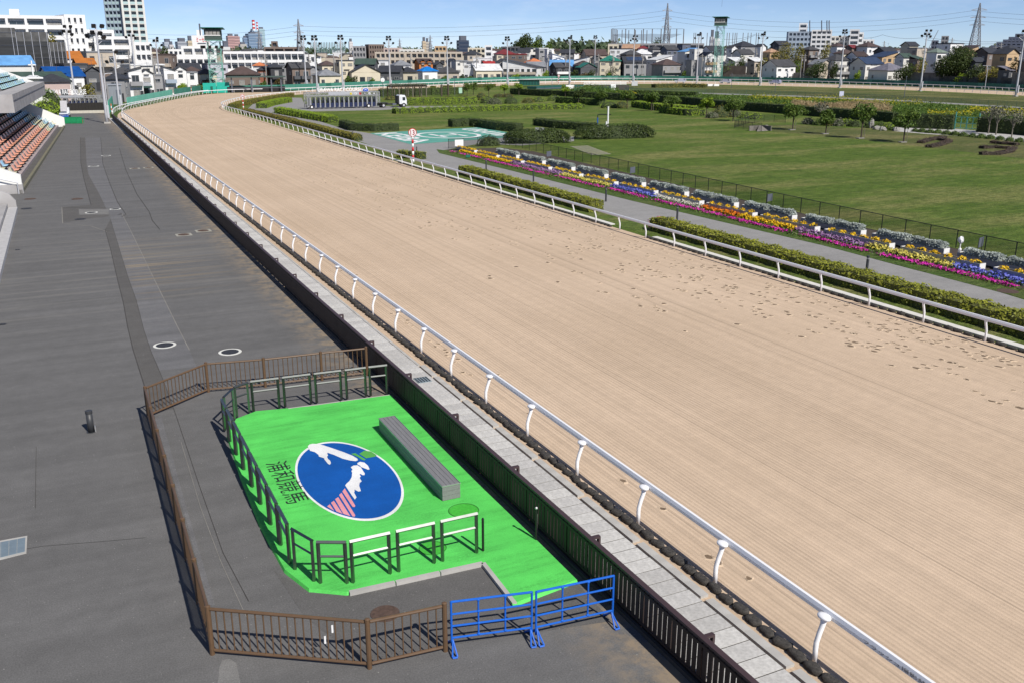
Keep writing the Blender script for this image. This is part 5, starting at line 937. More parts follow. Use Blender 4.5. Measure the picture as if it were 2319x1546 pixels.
def watch_tower(p, rz, ztop, label, w=1.9, cab=(5.2, 5.2, 2.9), flip=1, rr=.085):
    t = thing('watch_tower', label, 'watch tower', p, rz); zc = ztop-cab[2]-.3; lattice(t, w*1.1, w, 0, zc, 7, rr, M_TOWER)
    m = MB(); n = 8
    for i in range(n):                                       # zigzag stair
        a, b = zc*i/n, zc*(i+1)/n; s = flip if i % 2 else -flip; m.beam((-s*w*.8, -w*.5, a+.1), (s*w*.8, -w*.5, b), .3, .08); m.beam((-s*w*.8, -w*.75, a+1), (s*w*.8, -w*.75, b+.9), .05); m.box((s*w*.8, -w*.3, b), (w*.5, w*.9, .08))
    m.build('stair', M_TOWER, t)
    hx, hy, hz = cab[0]/2, cab[1]/2, cab[2]; c = MB(); c.span(-hx, hx, -hy, hy, zc, zc+hz*.45); c.span(-hx, hx, -hy+.02, hy-.02, zc+hz*.85, zc+hz)
    for x in (-hx+.1, hx-.1):
        for y in (-hy+.1, hy-.1): c.span(x-.1, x+.1, y-.1, y+.1, zc+hz*.45, zc+hz*.85)
    c.span(-hx, -hx+.15, -hy, hy, zc+hz*.4, zc+hz); c.build('cabin', M_CABIN, t)
    for i in range(4): x = -hx*.62+hx*.46*i; MB().span(x-hx*.2, x+hx*.2, -hy+.06, -hy+.1, zc+hz*.45, zc+hz*.85).build('window', M_GLASS2, t)
    MB().span(-hx*.98, hx*.98, hy-.3, hy-.1, zc+hz*.45, zc+hz*.85).build('window', M_GLASS, t); MB().span(-hx, hx, -hy-.12, -hy, zc+hz*.4, zc+hz*.47).build('window_ledge', M_SIGN, t)
    r = MB(); r.v += [(-hx-.9, -hy-.9, zc+hz+.35), (hx+.9, -hy-.9, zc+hz+.35), (hx+.9, hy+.9, zc+hz), (-hx-.9, hy+.9, zc+hz), (-hx-.9, -hy-.9, zc+hz+.55), (hx+.9, -hy-.9, zc+hz+.55), (hx+.9, hy+.9, zc+hz+.2), (-hx-.9, hy+.9, zc+hz+.2)]; r.f += [(0, 3, 2, 1), (4, 5, 6, 7), (0, 1, 5, 4), (1, 2, 6, 5), (2, 3, 7, 6), (3, 0, 4, 7)]; r.m += [0]*6; r.build('roof', M_ROOFG, t); MB().box((0, 0, zc-.1), (cab[0]+.6, cab[1]+.6, .15)).build('deck', M_TOWER, t)
    return t
D = math.hypot(p.x, p.y); t = watch_tower(p, -.25, point_at(488, 65, D).z, 'green lattice watch tower with dark cabin at the far bend', 1.75, (4.6, 4.8, 3.0), 1)
for x, z in ((-2.6, 13), (-1.0, 13), (.9, 13), (2.4, 13), (-3.2, 13)): put('lamp_head', LAMPM, t, (x, -2.2, z), (.3, 0, 0), 1.3)
MB().beam((-3.4, -2.0, 12.6), (2.7, -2.0, 12.6), .12).build('lamp_bar', M_TOWER, t)
m = MB()
for i, c in enumerate([0, 1]): m.box((-1.9+3.8*i, -4.2, 1.5), (3.7, .12, 3.0))
MB().box((-1.9, -4.2, 1.4), (3.75, .12, 2.8)).build('green_panel', M('bright_turquoise', (.02, .42, .33), .5), t); MB().box((1.95, -4.2, 1.5), (3.75, .12, 3.0)).build('green_panel', MATS['bright_turquoise'], t)
b = bearing(1627); dd = fence_far(1627)+6; p2 = Vector((math.sin(b)*dd, math.cos(b)*dd, 0)); t = watch_tower(p2, -.85, point_at(1630, 40, dd).z, 'tall slender green lattice watch tower on the right', 1.5, (4.6, 4.2, 3.0), -1); MB().tube([(0, 0, 30), (0, 0, 34)], .04, 4).build('aerial', M_GSG, t)
# outside green fence of the course, panel by panel
M_GF = M('fence_panel_green', (.055, .215, .165), .6, var=.2, scale=.3); M_GFD = M('fence_panel_dark', (.02, .135, .10), .6, var=.2, scale=.3)
OF = [p for p in offset_line(OUT3, -5.5) if p.x > 44 and (p.y > 270 or p.x > 200)]; OFr = resample(OF, 2.4); gf = thing('course_fence', 'long green panel fence round the outside of the race track', 'fence'); pan = [MB().box((0, 0, 1.0), (2.36, .05, 1.75)).box((0, .06, 1.75), (2.36, .05, .06)).mesh('fence_panel', m_) for m_ in (M_GF, M_GFD)]; fp = MB().box((0, .08, .98), (.09, .1, 1.95)).mesh('fence_post', M_GFD)
n = 0
for i, (a, b) in enumerate(zip(OFr, OFr[1:])):
    if n >= 298 or a.y < 150 and a.x > 200: break
    c = (a+b)/2; an = math.atan2((b-a).y, (b-a).x)
    if a.x < 225: d = 0 if i % 9 else 1
    else: d = 1 if (i*7) % 5 else 0  # right side mostly in the darker green, shade painted into the colour
    put('fence_panel', pan[d], gf, c, an, (1, 1, 1)); put('fence_post', fp, gf, a, an); n += 1
# slanted hoarding and walls at the left bend
def wall_thing(name, label, cat, a, b, h, th, mat, z=0.0, n=1, par=None):
    a, b = Vector(a), Vector(b); d = b-a; L = Vector((d.x, d.y)).length; t = thing(name, label, cat, (a.x, a.y, z), math.atan2(d.y, d.x))
    for i in range(n): MB().box((L/n*(i+.5), 0, h/2), (L/n-.02 if n > 1 else L, th, h)).build('panel', mat, t)
    return t
M_HOARD = M('hoarding_green', (.16, .50, .39), .55, var=.12, scale=.4)
wall_thing('hoarding', 'pale green ribbed hoarding outside the left bend', 'hoarding', ground_at(289, 241), ground_at(391, 219), 1.75, .1, M_HOARD, .1, 24)
wall_thing('hoarding', 'green hoarding behind trees at the left bend', 'hoarding', ground_at(396, 219), ground_at(470, 207.5), 2.0, .1, M_GF, 0, 20)
wall_thing('hoarding', 'short green hoarding panel by the end of the picket fence', 'hoarding', ground_at(248, 258), ground_at(257, 244), 2.4, .1, M('bright_hoarding', (.05, .40, .28), .5), 0, 2)
# viewing shelter at the bend
a, b = ground_at(517, 211), ground_at(648, 209); d = b-a; L = d.length; t = thing('track_shelter', 'long black flat roofed shelter behind the far bend rail', 'shelter', a, math.atan2(d.y, d.x))
MB().box((L/2, 1.2, 4.5), (L, 4, .35)).build('roof', M_CABIN, t)
for i in range(6):
    if i % 2 == 0 or i == 5: MB().box((L*(.07+.17*i), 0, 2.2), (.35, .35, 4.4)).build('post', M_GSG, t)
MB().box((L/2, 1.5, .9), (L, .2, 1.5)).build('dark_backdrop', M_BLK, t); MB().tube([(0, -.2, 1.3), (L, -.2, 1.3)], .08, 5).build('hand_rail', M_GSG, t)
for px, lb in ((598, 'red'), ): 
    p = ground_at(px, 203, 0)
# pylons
M_PYL = M('pylon_steel', (.33, .34, .36), .5, .3, .1)
def pylon(px, ytop, dist, w, label, r=.22, arms=3, zb=None, split=False):
    p = point_at(px, 125, dist); z0 = land_z(px, dist)-1 if zb is None else zb; zt = point_at(px, ytop, dist).z; H = zt-z0; t = thing('transmission_tower', label, 'pylon', (p.x, p.y, z0), -bearing(px)+.3); lattice(t, w, w*.32, 0, H*.72, 8, r, M_PYL); lattice(t, w*.32, w*.05, H*.72, H, 4, r*.8, M_PYL)
    for i in range(arms):
        z = H*(.62+.13*i); m = MB(); q = w*1.3
        m.beam((-q, 0, z), (q, 0, z), r*1.4); m.beam((-q, 0, z), (0, 0, z+H*.04), r); m.beam((q, 0, z), (0, 0, z+H*.04), r); m.build('cross_arm', M_PYL, t)
    return p, z0, H
PY = [(680, 44, 520, 2.1), (1507, 8, 560, 2.2), (2204, 8, 560, 2.9), (590, 66, 900, 2.6), (975, 80, 1200, 2.6), (906, 88, 1500, 2.6), (1241, 95, 1500, 2.6)]
pl = []
for (px, yt, ds, w), l in zip(PY, ['grey lattice pylon behind the left floodlights', 'tall grey lattice pylon beside the golf net', 'tall lattice pylon on the skyline at right', 'faint lattice pylon before the blue skyscraper', 'small distant pylon by the cream tower', 'tiny distant pylon on the left skyline', 'tiny distant pylon before the dark tower']): pl.append(pylon(px, yt, ds, w, l, .2 if ds < 700 else .28))
M_WIRE = M('wire', (.10, .11, .13), .5, .3, 0)
def wire(A, B, sag, label, r=.05, n=14): m = MB().tube([A.lerp(B, i/n)-Vector((0, 0, sag*4*(i/n)*(1-i/n))) for i in range(n+1)], r, 4); tag(m.build('power_line', M_WIRE), label, 'power line', 'power lines between the pylons')
for i, y in enumerate((28, 38.5, 49)):
    nm = ['top', 'middle', 'lowest'][i]; y0 = (66, 76, 86)[i]
    wire(point_at(680, (60, 70, 80)[i], 520), point_at(1507, (25, 36, 47)[i], 560), 4.0, f'{nm} wire between the left pylon and the tall middle pylon'); wire(point_at(1507, (25, 36, 47)[i], 560), point_at(2204, (25, 36, 47)[i], 560), 6, f'{nm} wire between the middle pylon and the right pylon'); wire(point_at(2204, (25, 36, 47)[i], 560), point_at(2500, (36, 47, 60)[i], 560), 1, f'{nm} wire running off to the right edge'); wire(point_at(330, (78, 88, 96)[i], 620), point_at(680, (60, 70, 80)[i], 520), 2, f'{nm} wire running left from the left pylon')
# starting gates
M_STEEL = M('gate_steel', (.36, .36, .37), .45, .4, .15, 3); M_NAVY = M('navy_pad', (.004, .012, .06), .6, var=.1); M_LBL = M('letter_white', (.8, .8, .8), .5, var=0); M_EMB = M('emblem_blue', (.01, .06, .42), .4, var=0); M_PIPE = M('silver_panel', (.40, .41, .44), .5, .2, .1)
def start_gate(a, b, n, h, label, sign=True, split_sign=None, numbers=True):
    a, b = Vector(a), Vector(b); d = b-a; L = Vector((d.x, d.y)).length; t = thing('starting_gate', label, 'starting gate', a, math.atan2(d.y, d.x)); s = h/3.6; dp = 1.3*s
    for e in (.35, L-.35):                                  # end frames
        m = MB()
        for y in (-dp, dp):
            for z0, z1 in ((.3, h*.98),): m.beam((e-.3, y, z0), (e-.3, y, z1), .12); m.beam((e+.3, y, z0), (e+.3, y, z1), .12)
            for i in range(5): z = .4+i*(h-.6)/5; m.beam((e-.3, y, z), (e+.3, y, z+(h-.6)/5), .06); m.beam((e+.3, y, z), (e-.3, y, z+(h-.6)/5), .06); m.beam((e-.3, y, z), (e+.3, y, z), .06)
        for z in (h*.5, h*.97): m.beam((e-.3, -dp, z), (e-.3, dp, z), .08)
        m.build('end_frame', M_STEEL, t)
    m = MB(); z0, z1 = h*.76, h*.97
    for y in (-dp, dp):
        m.beam((0, y, z0), (L, y, z0), .12); m.beam((0, y, z1), (L, y, z1), .12); k = int(L/.8)
        for i in range(k): x0, x1 = L*i/k, L*(i+1)/k; m.beam((x0, y, z0), (x1, y, z1), .05); m.beam((x1, y, z0), (x0, y, z1), .05); m.beam((x0, y, z0), (x0, y, z1), .05)
    for i in range(k+1): m.beam((L*i/k, -dp, z1), (L*i/k, dp, z1), .05)
    m.build('roof_truss', M_STEEL, t)
    MB().box((L*.5, -dp-.08, h*.9), (L*.42, .06, h*.18)).build('silver_panel', M_PIPE, t)
    w = (L-1.6)/n
    for i in range(n+1): x = .8+i*w; MB().box((x, 0, h*.42), (.14*s, dp*1.9, h*.5)).box((x, -dp*.97, h*.3), (.26*s, .12, h*.42)).build('stall_divider', M_STEEL, t)
    for i in range(n):
        x = .8+(i+.5)*w; g = MB(); g.box((x, -dp*.9, h*.22), (w*.62, .16, h*.26)).build('navy_gate_pad', M_NAVY, t); ar = MB().tube([(x-w*.42, -dp*.95, h*.5), (x-w*.42, -dp*.95, h*.66), (x-w*.2, -dp*.95, h*.75), (x+w*.2, -dp*.95, h*.75), (x+w*.42, -dp*.95, h*.66), (x+w*.42, -dp*.95, h*.5)], .045, 5); ar.build('stall_arch', M_STEEL, t); q = MB().box((x, dp*.9, h*.35), (w*.7, .08, h*.3)); q.build('rear_gate', M_NAVY, t)
        if numbers and i >= n-6:
            mm = [M('n_yellow', (.75, .6, .02), .5, var=0), M('n_white', (.75, .75, .75), .5, var=0), M('n_red', (.55, .02, .03), .5, var=0), M('n_black', (.02, .02, .02), .5, var=0), M('n_white', (.75, .75, .75), .5, var=0), M('n_black', (.02, .02, .02), .5, var=0)][i-(n-6)]; MB().box((x, -dp-.16, h*.87), (.42*s, .05, .42*s)).build('number_plate', mm, t); put('number', text_mesh(f'n{n-i}', .22*s, .3*s, M_BLK if mm.name in ('n_yellow', 'n_white', 'n_red') else M_LBL), t, (x, -dp-.19, h*.87), (math.pi/2, 0, 0))
    if sign:
        x0, x1 = sign; put('sign_letters', text_mesh('course', (x1-x0)*L, .8*s if split_sign is None else 1.05, M_LBL), t, ((x0+x1)/2*L, -dp*.6, h*1.12 if split_sign is None else h+.75), (math.pi/2, 0, 0)); MB().beam((x0*L, -dp*.55, h*.99), (x1*L, -dp*.55, h*.99), .06).build('sign_rail', M_STEEL, t)
        if split_sign is None:
            e = MB(); e.disc((0, 0), .62*s, 0, .05, 28, 0, .36*s); e.build('sign_emblem', M_EMB, t, loc=(x1*L+.9*s, -dp*.6, h*1.07), rz=(math.pi/2, 0, 0)); e = MB(); e.face([(-.5*s, -.12*s, 0), (0, .2*s, 0), (.42*s, -.1*s, 0), (0, .06*s, 0)]); e.build('emblem_ridge', M_LBL, t, loc=(x1*L+.9*s, -dp*.6-.06, h*1.07), rz=(math.pi/2, 0, 0)); e = MB().disc((0, 0), .72*s, -.02, .0, 28, 0, .44*s); e.build('emblem_border', M_LBL, t, loc=(x1*L+.9*s, -dp*.6+.03, h*1.07), rz=(math.pi/2, 0, 0))
    wh = MB().tube([(-.14, 0, 0), (.14, 0, 0)], .45*s, 14).mesh('wheel', M('tyre', (.02, .02, .02), .8)); hub = MB().tube([(-.16, 0, 0), (.16, 0, 0)], .22*s, 10).mesh('hub', M_SIGN)
    for x in (.9, L-2.6): 
        for y in (-dp-.1, dp+.1): o = put('wheel', wh, t, (x, y, .45*s), (0, 0, math.pi/2)); put('hub', hub, o)
    MB().box((L*.62, 0, .45), (L*.1, 1.2, .25)).build('axle_box', M_GSG, t); return t
ga, gb = ground_at(693, 247.5), ground_at(857, 243.5); start_gate(ga, gb, 14, point_at(693, 209, math.hypot(ga.x, ga.y)).z, 'steel starting gate with lettered sign hitched to the white truck', (.16, .76))
ga, gb = Vector((*point_at(96, 240, 234).to_2d(), 0)), Vector((*point_at(232, 236, 232).to_2d(), 0)); start_gate(ga, gb, 12, point_at(100, 217, 234).z, 'second starting gate with lettered sign behind the black wall', (.12, .76), 0, False)
M_TRW = M('truck_white', (.70, .72, .75), .3, var=.04); M_CHAS = M('chassis_dark', (.02, .02, .022), .6, var=.2)
def truck(p, rz, label, s=1.0):
    t = thing('truck', label, 'truck', p, rz); c = MB(); prof = [(1.7, .75), (3.45, .75), (3.5, 1.5), (3.32, 2.25), (3.05, 2.75), (1.9, 2.85), (1.7, 2.6)]; n = len(c.v)
    for y in (-1.12, 1.12): c.v += [(x*s, y*s, z*s) for x, z in prof]
    k = len(prof); c.f.append(tuple(n+i for i in range(k))); c.m.append(0); c.f.append(tuple(n+2*k-1-i for i in range(k))); c.m.append(0)
    for i in range(k): j = (i+1) % k; c.f.append((n+i, n+k+i, n+k+j, n+j)); c.m.append(0)
    c.build('cab', M_TRW, t)
    for y in (-1.135, 1.135): MB().span(2.45*s, 3.15*s, (y-.01)*s, (y+.01)*s, 1.55*s, 2.3*s).build('side_window', M_GLASS, t); MB().span(2.05*s, 2.1*s, (y-.012)*s, (y+.012)*s, .9*s, 2.4*s).build('door_seam', M_CHAS, t)
    w = MB(); w.face([(3.505*s, -.95*s, 1.52*s), (3.505*s, .95*s, 1.52*s), (3.34*s, .95*s, 2.25*s), (3.34*s, -.95*s, 2.25*s)]); w.build('windscreen', M_GLASS, t); MB().span(3.42*s, 3.55*s, -1.1*s, 1.1*s, .5*s, .85*s).build('bumper', M_TRW, t); MB().span(1.35*s, 1.7*s, -1.0*s, 1.0*s, .8*s, 2.55*s).build('cab_back', M_CHAS, t)
    MB().span(-3.4*s, 1.7*s, -.5*s, .5*s, .6*s, .9*s).build('chassis', M_CHAS, t); MB().span(-3.4*s, -1.0*s, -1.05*s, 1.05*s, 1.0*s, 1.12*s).build('rear_deck', M_CHAS, t); MB().span(.0, .9*s, -1.05*s, -.6*s, .5*s, .95*s).build('fuel_tank', M_GSG, t)
    tyre = MB().tube([(-.14*s, 0, 0), (.14*s, 0, 0)], .5*s, 18).mesh('wheel', MATS['tyre']); rim = MB().tube([(-.15*s, 0, 0), (.15*s, 0, 0)], .26*s, 12).mesh('rim', M_GALV)
    for x in (-2.2, 2.75):
        for y in (-1.0, 1.0): o = put('wheel', tyre, t, (x*s, y*s, .5*s), (0, 0, math.pi/2)); put('rim', rim, o)
    return t
p = ground_at(886, 243.5); truck(p, .0, 'white cab truck pulling the starting gate', .92)
def suv(p, rz, label, col=(.42, .43, .5), s=1.0, name='parked_car', cat='car', grp='silver cars driving on the back straight'):
    t = thing(name, label, cat, p, rz, grp); b = MB(); prof = [(-2.2, .45), (2.2, .45), (2.28, .8), (2.05, 1.0), (1.1, 1.08), (.45, 1.62), (-1.9, 1.68), (-2.2, 1.1)]; n = 0
    for y, q in ((-.88, 1), (.88, 1)): b.v += [(x, y*(.9 if z > 1.2 else 1), z) for x, z in prof]
    k = len(prof); b.f.append(tuple(range(k))); b.m.append(0); b.f.append(tuple(2*k-1-i for i in range(k))); b.m.append(0)
    for i in range(k): j = (i+1) % k; b.f.append((i, k+i, k+j, j)); b.m.append(0)
    o = b.build('body', M(f'car_{col[0]}', col, .3, .4, .03), t); add_bevel(o, .07, 2)
    for y in (-.85, .85): m = MB(); m.face([(-1.75, y, 1.08), (.85, y, 1.08), (.42, y*.96, 1.52), (-1.75, y*.96, 1.55)]); m.build('side_window', M_GLASS, t)
    m = MB(); m.face([(1.1, -.72, 1.1), (1.1, .72, 1.1), (.5, .7, 1.6), (.5, -.7, 1.6)]); m.build('windscreen', M_GLASS, t)
    ty = MB().tube([(-.1, 0, 0), (.1, 0, 0)], .34, 14).mesh('wheel', MATS['tyre']); ri = MB().tube([(-.11, 0, 0), (.11, 0, 0)], .2, 10).mesh('rim', M_GALV)
    for x in (-1.4, 1.4):
        for y in (-.85, .85): o = put('wheel', ty, t, (x, y, .34), (0, 0, math.pi/2)); put('rim', ri, o)
    return t
for px, py, rz, l in ((1540, 188.5, math.pi-.55, 'silver sport utility car on the back straight, leftmost of three'), (1642, 189.6, math.pi-1.0, 'silver car on the back straight passing the watch tower'), (1755, 191.5, math.pi-1.15, 'silver blue car on the back straight, rightmost of three')): suv(ground_at(px, py), rz, l, (.42, .43, .5) if px < 1700 else (.34, .37, .5))
suv(ground_at(1925, 176+5, 0) if False else Vector((*point_at(1925, 178, fence_far(1925)+3).to_2d(), .2)), math.pi-1.2, 'dark car parked behind the fence before the white garage', (.02, .02, .025), 1, 'parked_car', 'car', None)
# small vehicle, barriers, bushes and walls beyond the stand
p = ground_at(148, 268); t = thing('small_truck', 'small white and blue service truck with raised panel behind the green barriers', 'truck', p, 1.45)
MB().span(-1.6, 1.6, -.75, .75, .5, .95).build('flat_bed', M_TRW, t); MB().span(-1.6, -1.5, -.75, .75, .3, .8).build('blue_tail', M('tail_blue', (.01, .08, .4), .5), t); MB().span(.5, 1.7, -.72, .72, .5, 1.8).build('cab', M_TRW, t); MB().beam((-.6, 0, 1.2), (.3, 0, 3.0), 1.1, .08).build('raised_panel', M('panel_grey', (.35, .34, .36), .5), t)
for x in (-1.1, 1.1):
    for y in (-.7, .7): put('wheel', MB().tube([(-.1, 0, 0), (.1, 0, 0)], .3, 12).mesh('wheel', MATS['tyre']), t, (x, y, .3), (0, 0, math.pi/2))
a, b = ground_at(137, 281), ground_at(187, 280.5); t = thing('green_barrier', 'bright green mesh crate barrier standing on the far asphalt', 'barrier', a, math.atan2((b-a).y, (b-a).x)); L = (b-a).length; MG = M('barrier_green', (.01, .24, .09), .5); 
for i in range(4): x0, x1 = L*i/4+.03, L*(i+1)/4-.03; m = MB(); [m.beam((x, y, 0), (x, y, 1.0), .07) for x in (x0, x1) for y in (0, .9)]; [m.beam((x0, y, z), (x1, y, z), .07) for z in (.3, 1.0) for y in (0, .9)]; m.build('frame', MG, t); m = MB(); m.face([(x0, 0, .05), (x1, 0, .05), (x1, 0, 1), (x0, 0, 1)]); m.build('mesh_panel', MG, t); m = MB().box(((x0+x1)/2, .45, .35), (x1-x0-.2, .6, .6)); m.build('stored_box', M('orange_box', (.5, .12, .03), .6) if i % 2 else MG, t)
wall_thing('black_wall', 'long black boarded wall below the second starting gate', 'wall', ground_at(118, 256), ground_at(238, 252), 1.7, .2, M('black_wall', (.016, .013, .012), .8, var=.2), 0, 16)
for i, (px, py, r, lf_, l) in enumerate(((108, 262, (3.0, 3, 2.4), LM_BRIGHT, 'bright yellow green bush beside the stand end wall'), (95, 258, (2.6, 2.4, 2.6), leaf_mat('white_bloom', (.2, .25, .1), (.65, .65, .55)), 'white flowering bush behind the stand end wall'), (113, 247, (2.6, 2.4, 3.4), LM_MID, 'taller green bush left of the black wall'))): shrub(px, py, r, l, lf_, 900, .34)
wall_thing('low_wall', 'low cream wall below the black boarded wall', 'wall', ground_at(128, 258), ground_at(240, 256), .5, .3, M('cream_wall', (.5, .47, .4), .8), 0, 1)
b_ = bearing(252); t = thing('grey_shed', 'grey corrugated shed beyond the end of the picket fence', 'shed', (math.sin(b_)*238, math.cos(b_)*238, 0), -b_); MB().span(-1.3, 1.4, 0, 5, 0, 4.2).build('corrugated_wall', M('corrugated', (.25, .27, .30), .5, .2, .2, 3, stretch=(6, 1, .1)), t); MB().span(-1.5, 1.6, -.2, 5.2, 4.2, 4.4).build('roof', M('canopy_grey', (.3, .32, .36), .5), t); MB().span(.2, 1.2, -.05, 0, 0, 3.2).build('door', M_GSG, t)
b_ = bearing(297); t = thing('awning_shed', 'open dark shed with sloping grey roof behind the pale hoarding', 'shed', (math.sin(b_)*268, math.cos(b_)*268, 0), -b_); MB().span(-3.2, 3.4, 1.5, 6, 0, 3.4).build('dark_interior', M_BLK, t); m = MB(); m.v += [(-3.6, -.6, 2.9), (4.4, -.6, 2.9), (3.4, 6, 4.4), (-3.6, 6, 4.4), (-3.6, -.6, 3.1), (4.4, -.6, 3.1), (3.4, 6, 4.6), (-3.6, 6, 4.6)]; m.f += [(0, 3, 2, 1), (4, 5, 6, 7), (0, 1, 5, 4), (1, 2, 6, 5), (2, 3, 7, 6), (3, 0, 4, 7)]; m.m += [0]*6; m.build('roof', MATS['canopy_grey'], t); MB().span(-3.6, 4.4, -.75, -.6, 2.6, 3.1).build('awning', M('awning_green', (.02, .06, .05), .5), t)
[MB().box((x, -.4, 1.45), (.15, .15, 2.9)).build('post', M_GSG, t) for x in (-3.2, .2, 3.8)]
for px, py, l in ((254, 260, 'striped white and orange marker post at the fence end'), (434, 214, 'white and green marker post at the bend')): p = ground_at(px, py); t = thing('marker_post', l, 'post', p); [MB().tube([(0, 0, .4*i), (0, 0, .4*i+.4)], .09, 8).build('band', M_SIGN if i % 2 else M('marker_orange', (.6, .12, .02), .5), t) for i in range(5)]
def street_lamp(px, py, h, l, flip=1, mat=M_GALV):
    p = ground_at(px, py) if py > 150 else None; t = thing('street_lamp', l, 'street lamp', p, -bearing(px)); MB().tube([(0, 0, 0), (0, 0, h-.6), (-.25*flip, 0, h-.1), (-1.0*flip, 0, h)], [.11, .09, .08, .07], 8).build('pole', mat, t); MB().box((-1.2*flip, 0, h-.02), (.6, .25, .14)).build('lamp', mat, t)
street_lamp(246, 262, 7.6, 'curved grey street lamp beside the grey shed', -1); street_lamp(2230, 203, 7.4, 'curved street lamp behind the right hand back straight rails', 1)
for px, py, h, l in ((2047, 226, 5.6, 'thin dark lamp post on the back lawn at right'), (1755, 210, 5.0, 'thin dark lamp post on the back lawn in the middle'), (1656, 200, 4.6, 'thin dark lamp post near the rail at the watch tower'), (868, 222, 4.5, 'small round clock post behind the truck'), (1030, 217, 5.0, 'dark garden lamp post by the notice board'), (1250, 204, 5.0, 'thin dark post before the culvert')):
    p = ground_at(px, py); t = thing('lamp_post', l, 'lamp post', p); MB().tube([(0, 0, 0), (0, 0, h)], .07, 6).build('pole', M_GSG, t)
    if 'clock' in l: MB().disc((0, 0), .55, 0, .12, 20).build('clock_face', M_SIGN, t, loc=(0, .06, h), rz=(math.pi/2, 0, 0)); MB().disc((0, 0), .62, 0, .1, 20).build('clock_rim', M_GSG, t, loc=(0, .1, h), rz=(math.pi/2, 0, 0))
    else: MB().box((0, 0, h), (.3, .2, .15)).build('lamp', M_GSG, t)
# sheds, culvert, white bars and pergola on the infield
a, b = ground_at(1176, 197), ground_at(1222, 197); t = thing('starter_shed', 'low dark green slatted shed beside the inner rail', 'shed', a, math.atan2((b-a).y, (b-a).x)); L = (b-a).length; MB().span(0, L, 0, 2.6, .5, 2.2).build('wall', M_ROOFG, t)
for i in range(7): MB().span(L*i/7+.1, L*(i+1)/7-.1, -.06, 0, .7, 2.0).build('slat_panel', M('shed_dark', (.008, .06, .05), .5), t)
MB().span(-.3, L+.3, -.4, 3, 2.2, 2.4).build('roof', M_CABIN, t)
a, b = ground_at(1215, 204), ground_at(1322, 199.5); t = thing('green_cover', 'long low dark green covered bank by the inner rail', 'cover', a, math.atan2((b-a).y, (b-a).x)); L = (b-a).length; MB().prism([(0, 0), (L, 0), (L, 3), (0, 4)], 0, 1.0).build('cover_top', M('cover_green', (.015, .09, .08), .6), t); MB().span(0, L, -.06, 0, .2, .5).build('white_edge', M_GSG, t)
t = thing('culvert', 'dark stone culvert mouth where the canal meets the track', 'culvert', ground_at(1340, 206), -.1); MB().span(0, 13, 0, 1, 0, 1.6).build('stone_wall', M('dark_stone', (.06, .055, .05), .9, var=.4, scale=3), t); MB().span(6.5, 8.2, -.2, -.05, 0, 1.9).build('white_box', M_SIGN, t)
a, b = ground_at(1322, 194.5), ground_at(1418, 194); d = b-a; t = thing('white_bar_fence', 'white double bar fence over the culvert', 'fence', a, math.atan2(d.y, d.x)); L = d.length
for z in (.5, 1.0): MB().box((L/2, 0, z), (L, .08, .28)).build('bar', M_SIGN, t)
for i in range(9): MB().box((L*i/8, .08, .6), (.14, .1, 1.2)).build('post', M_SIGN, t)
for k, (px, l) in enumerate(((1608, 'left'), (1622, 'right'))): p = ground_at(px, 195.5); tag(MB().box((0, 0, .35), (2.2, .4, .7)).build('white_block', M_SIGN, loc=p), f'low white block on the back lawn edge, {l} of two', 'block')
a, b = ground_at(887, 222), ground_at(968, 220); d = b-a; L = d.length; t = thing('pergola', 'long wooden pergola with bare climbing stems', 'pergola', a, math.atan2(d.y, d.x))
for i in range(6):
    for y in (0, 3): MB().box((L*(.02+.19*i), y, 1.35), (.22, .22, 2.7)).build('post', BARK2 if i % 2 else BARK, t)
for y in (0, 3): MB().box((L/2, y, 2.75), (L, .2, .25)).build('beam', BARK, t)
for i in range(18): MB().box((L*(i+.5)/18, 1.5, 2.95), (.14, 4, .16)).build('slat', BARK, t)
P_ = np.stack([rng.uniform(0, L, 900), rng.uniform(-.5, 3.5, 900), 3.1+.35*rng.random(900)], 1); put('climber', leaf_mesh('climber', quads(P_, np.tile(np.array([[0, 0, .3]]), (900, 1)), .4, 1, .3), LM_GREY), t)
for px, py, l in ((1000, 219, 'brown wooden post left of the garden pair'), (1015, 217, 'brown wooden post right of the garden pair')): tag(MB().box((0, 0, 1.5), (.4, .4, 3.0)).build('wooden_post', BARK, loc=ground_at(px, py)), l, 'post')
board(1043, 217, 1.0, 1.5, .6, 'pale green garden notice board', M('pale_green_sign', (.35, .55, .42), .5)); board(1905, 222.5, 1.5, 1.3, .4, 'pale lilac notice board by the canal fence', M('lilac_sign', (.42, .44, .55), .5)); board(1437, 199, 2.4, 1.5, .6, 'grey framed notice board near the rail', M('sign_grey', (.45, .46, .47), .5)); board(1291, 205, 3.0, 1.2, .4, 'white lettered signs by the canal path', M_SIGN)
# ================================================================= GRANDSTAND AT THE LEFT EDGE
random.seed(44)
M_CONC = M('stand_concrete', (.36, .35, .35), .85, var=.2, scale=.6); M_CWHITE = M('white_stand_wall', (.72, .72, .70), .6, var=.06, scale=.5); M_CPINK = M('pinkish_step', (.33, .28, .28), .85, var=.15, scale=1)
TAN = Vector((.061, .998, 0)).normalized(); NIN = Vector((-TAN.y, TAN.x, 0)); S0 = Vector((-2.75, 87.3, 0)); SL = 79.0
def stand_pt(along, inn, z=0.0): p = S0+TAN*along+NIN*inn; return Vector((p.x, p.y, z))
ang = math.atan2(TAN.y, TAN.x)
stand = thing('grandstand', 'stepped concrete grandstand with white end walls at the left edge', 'grandstand', S0, ang)
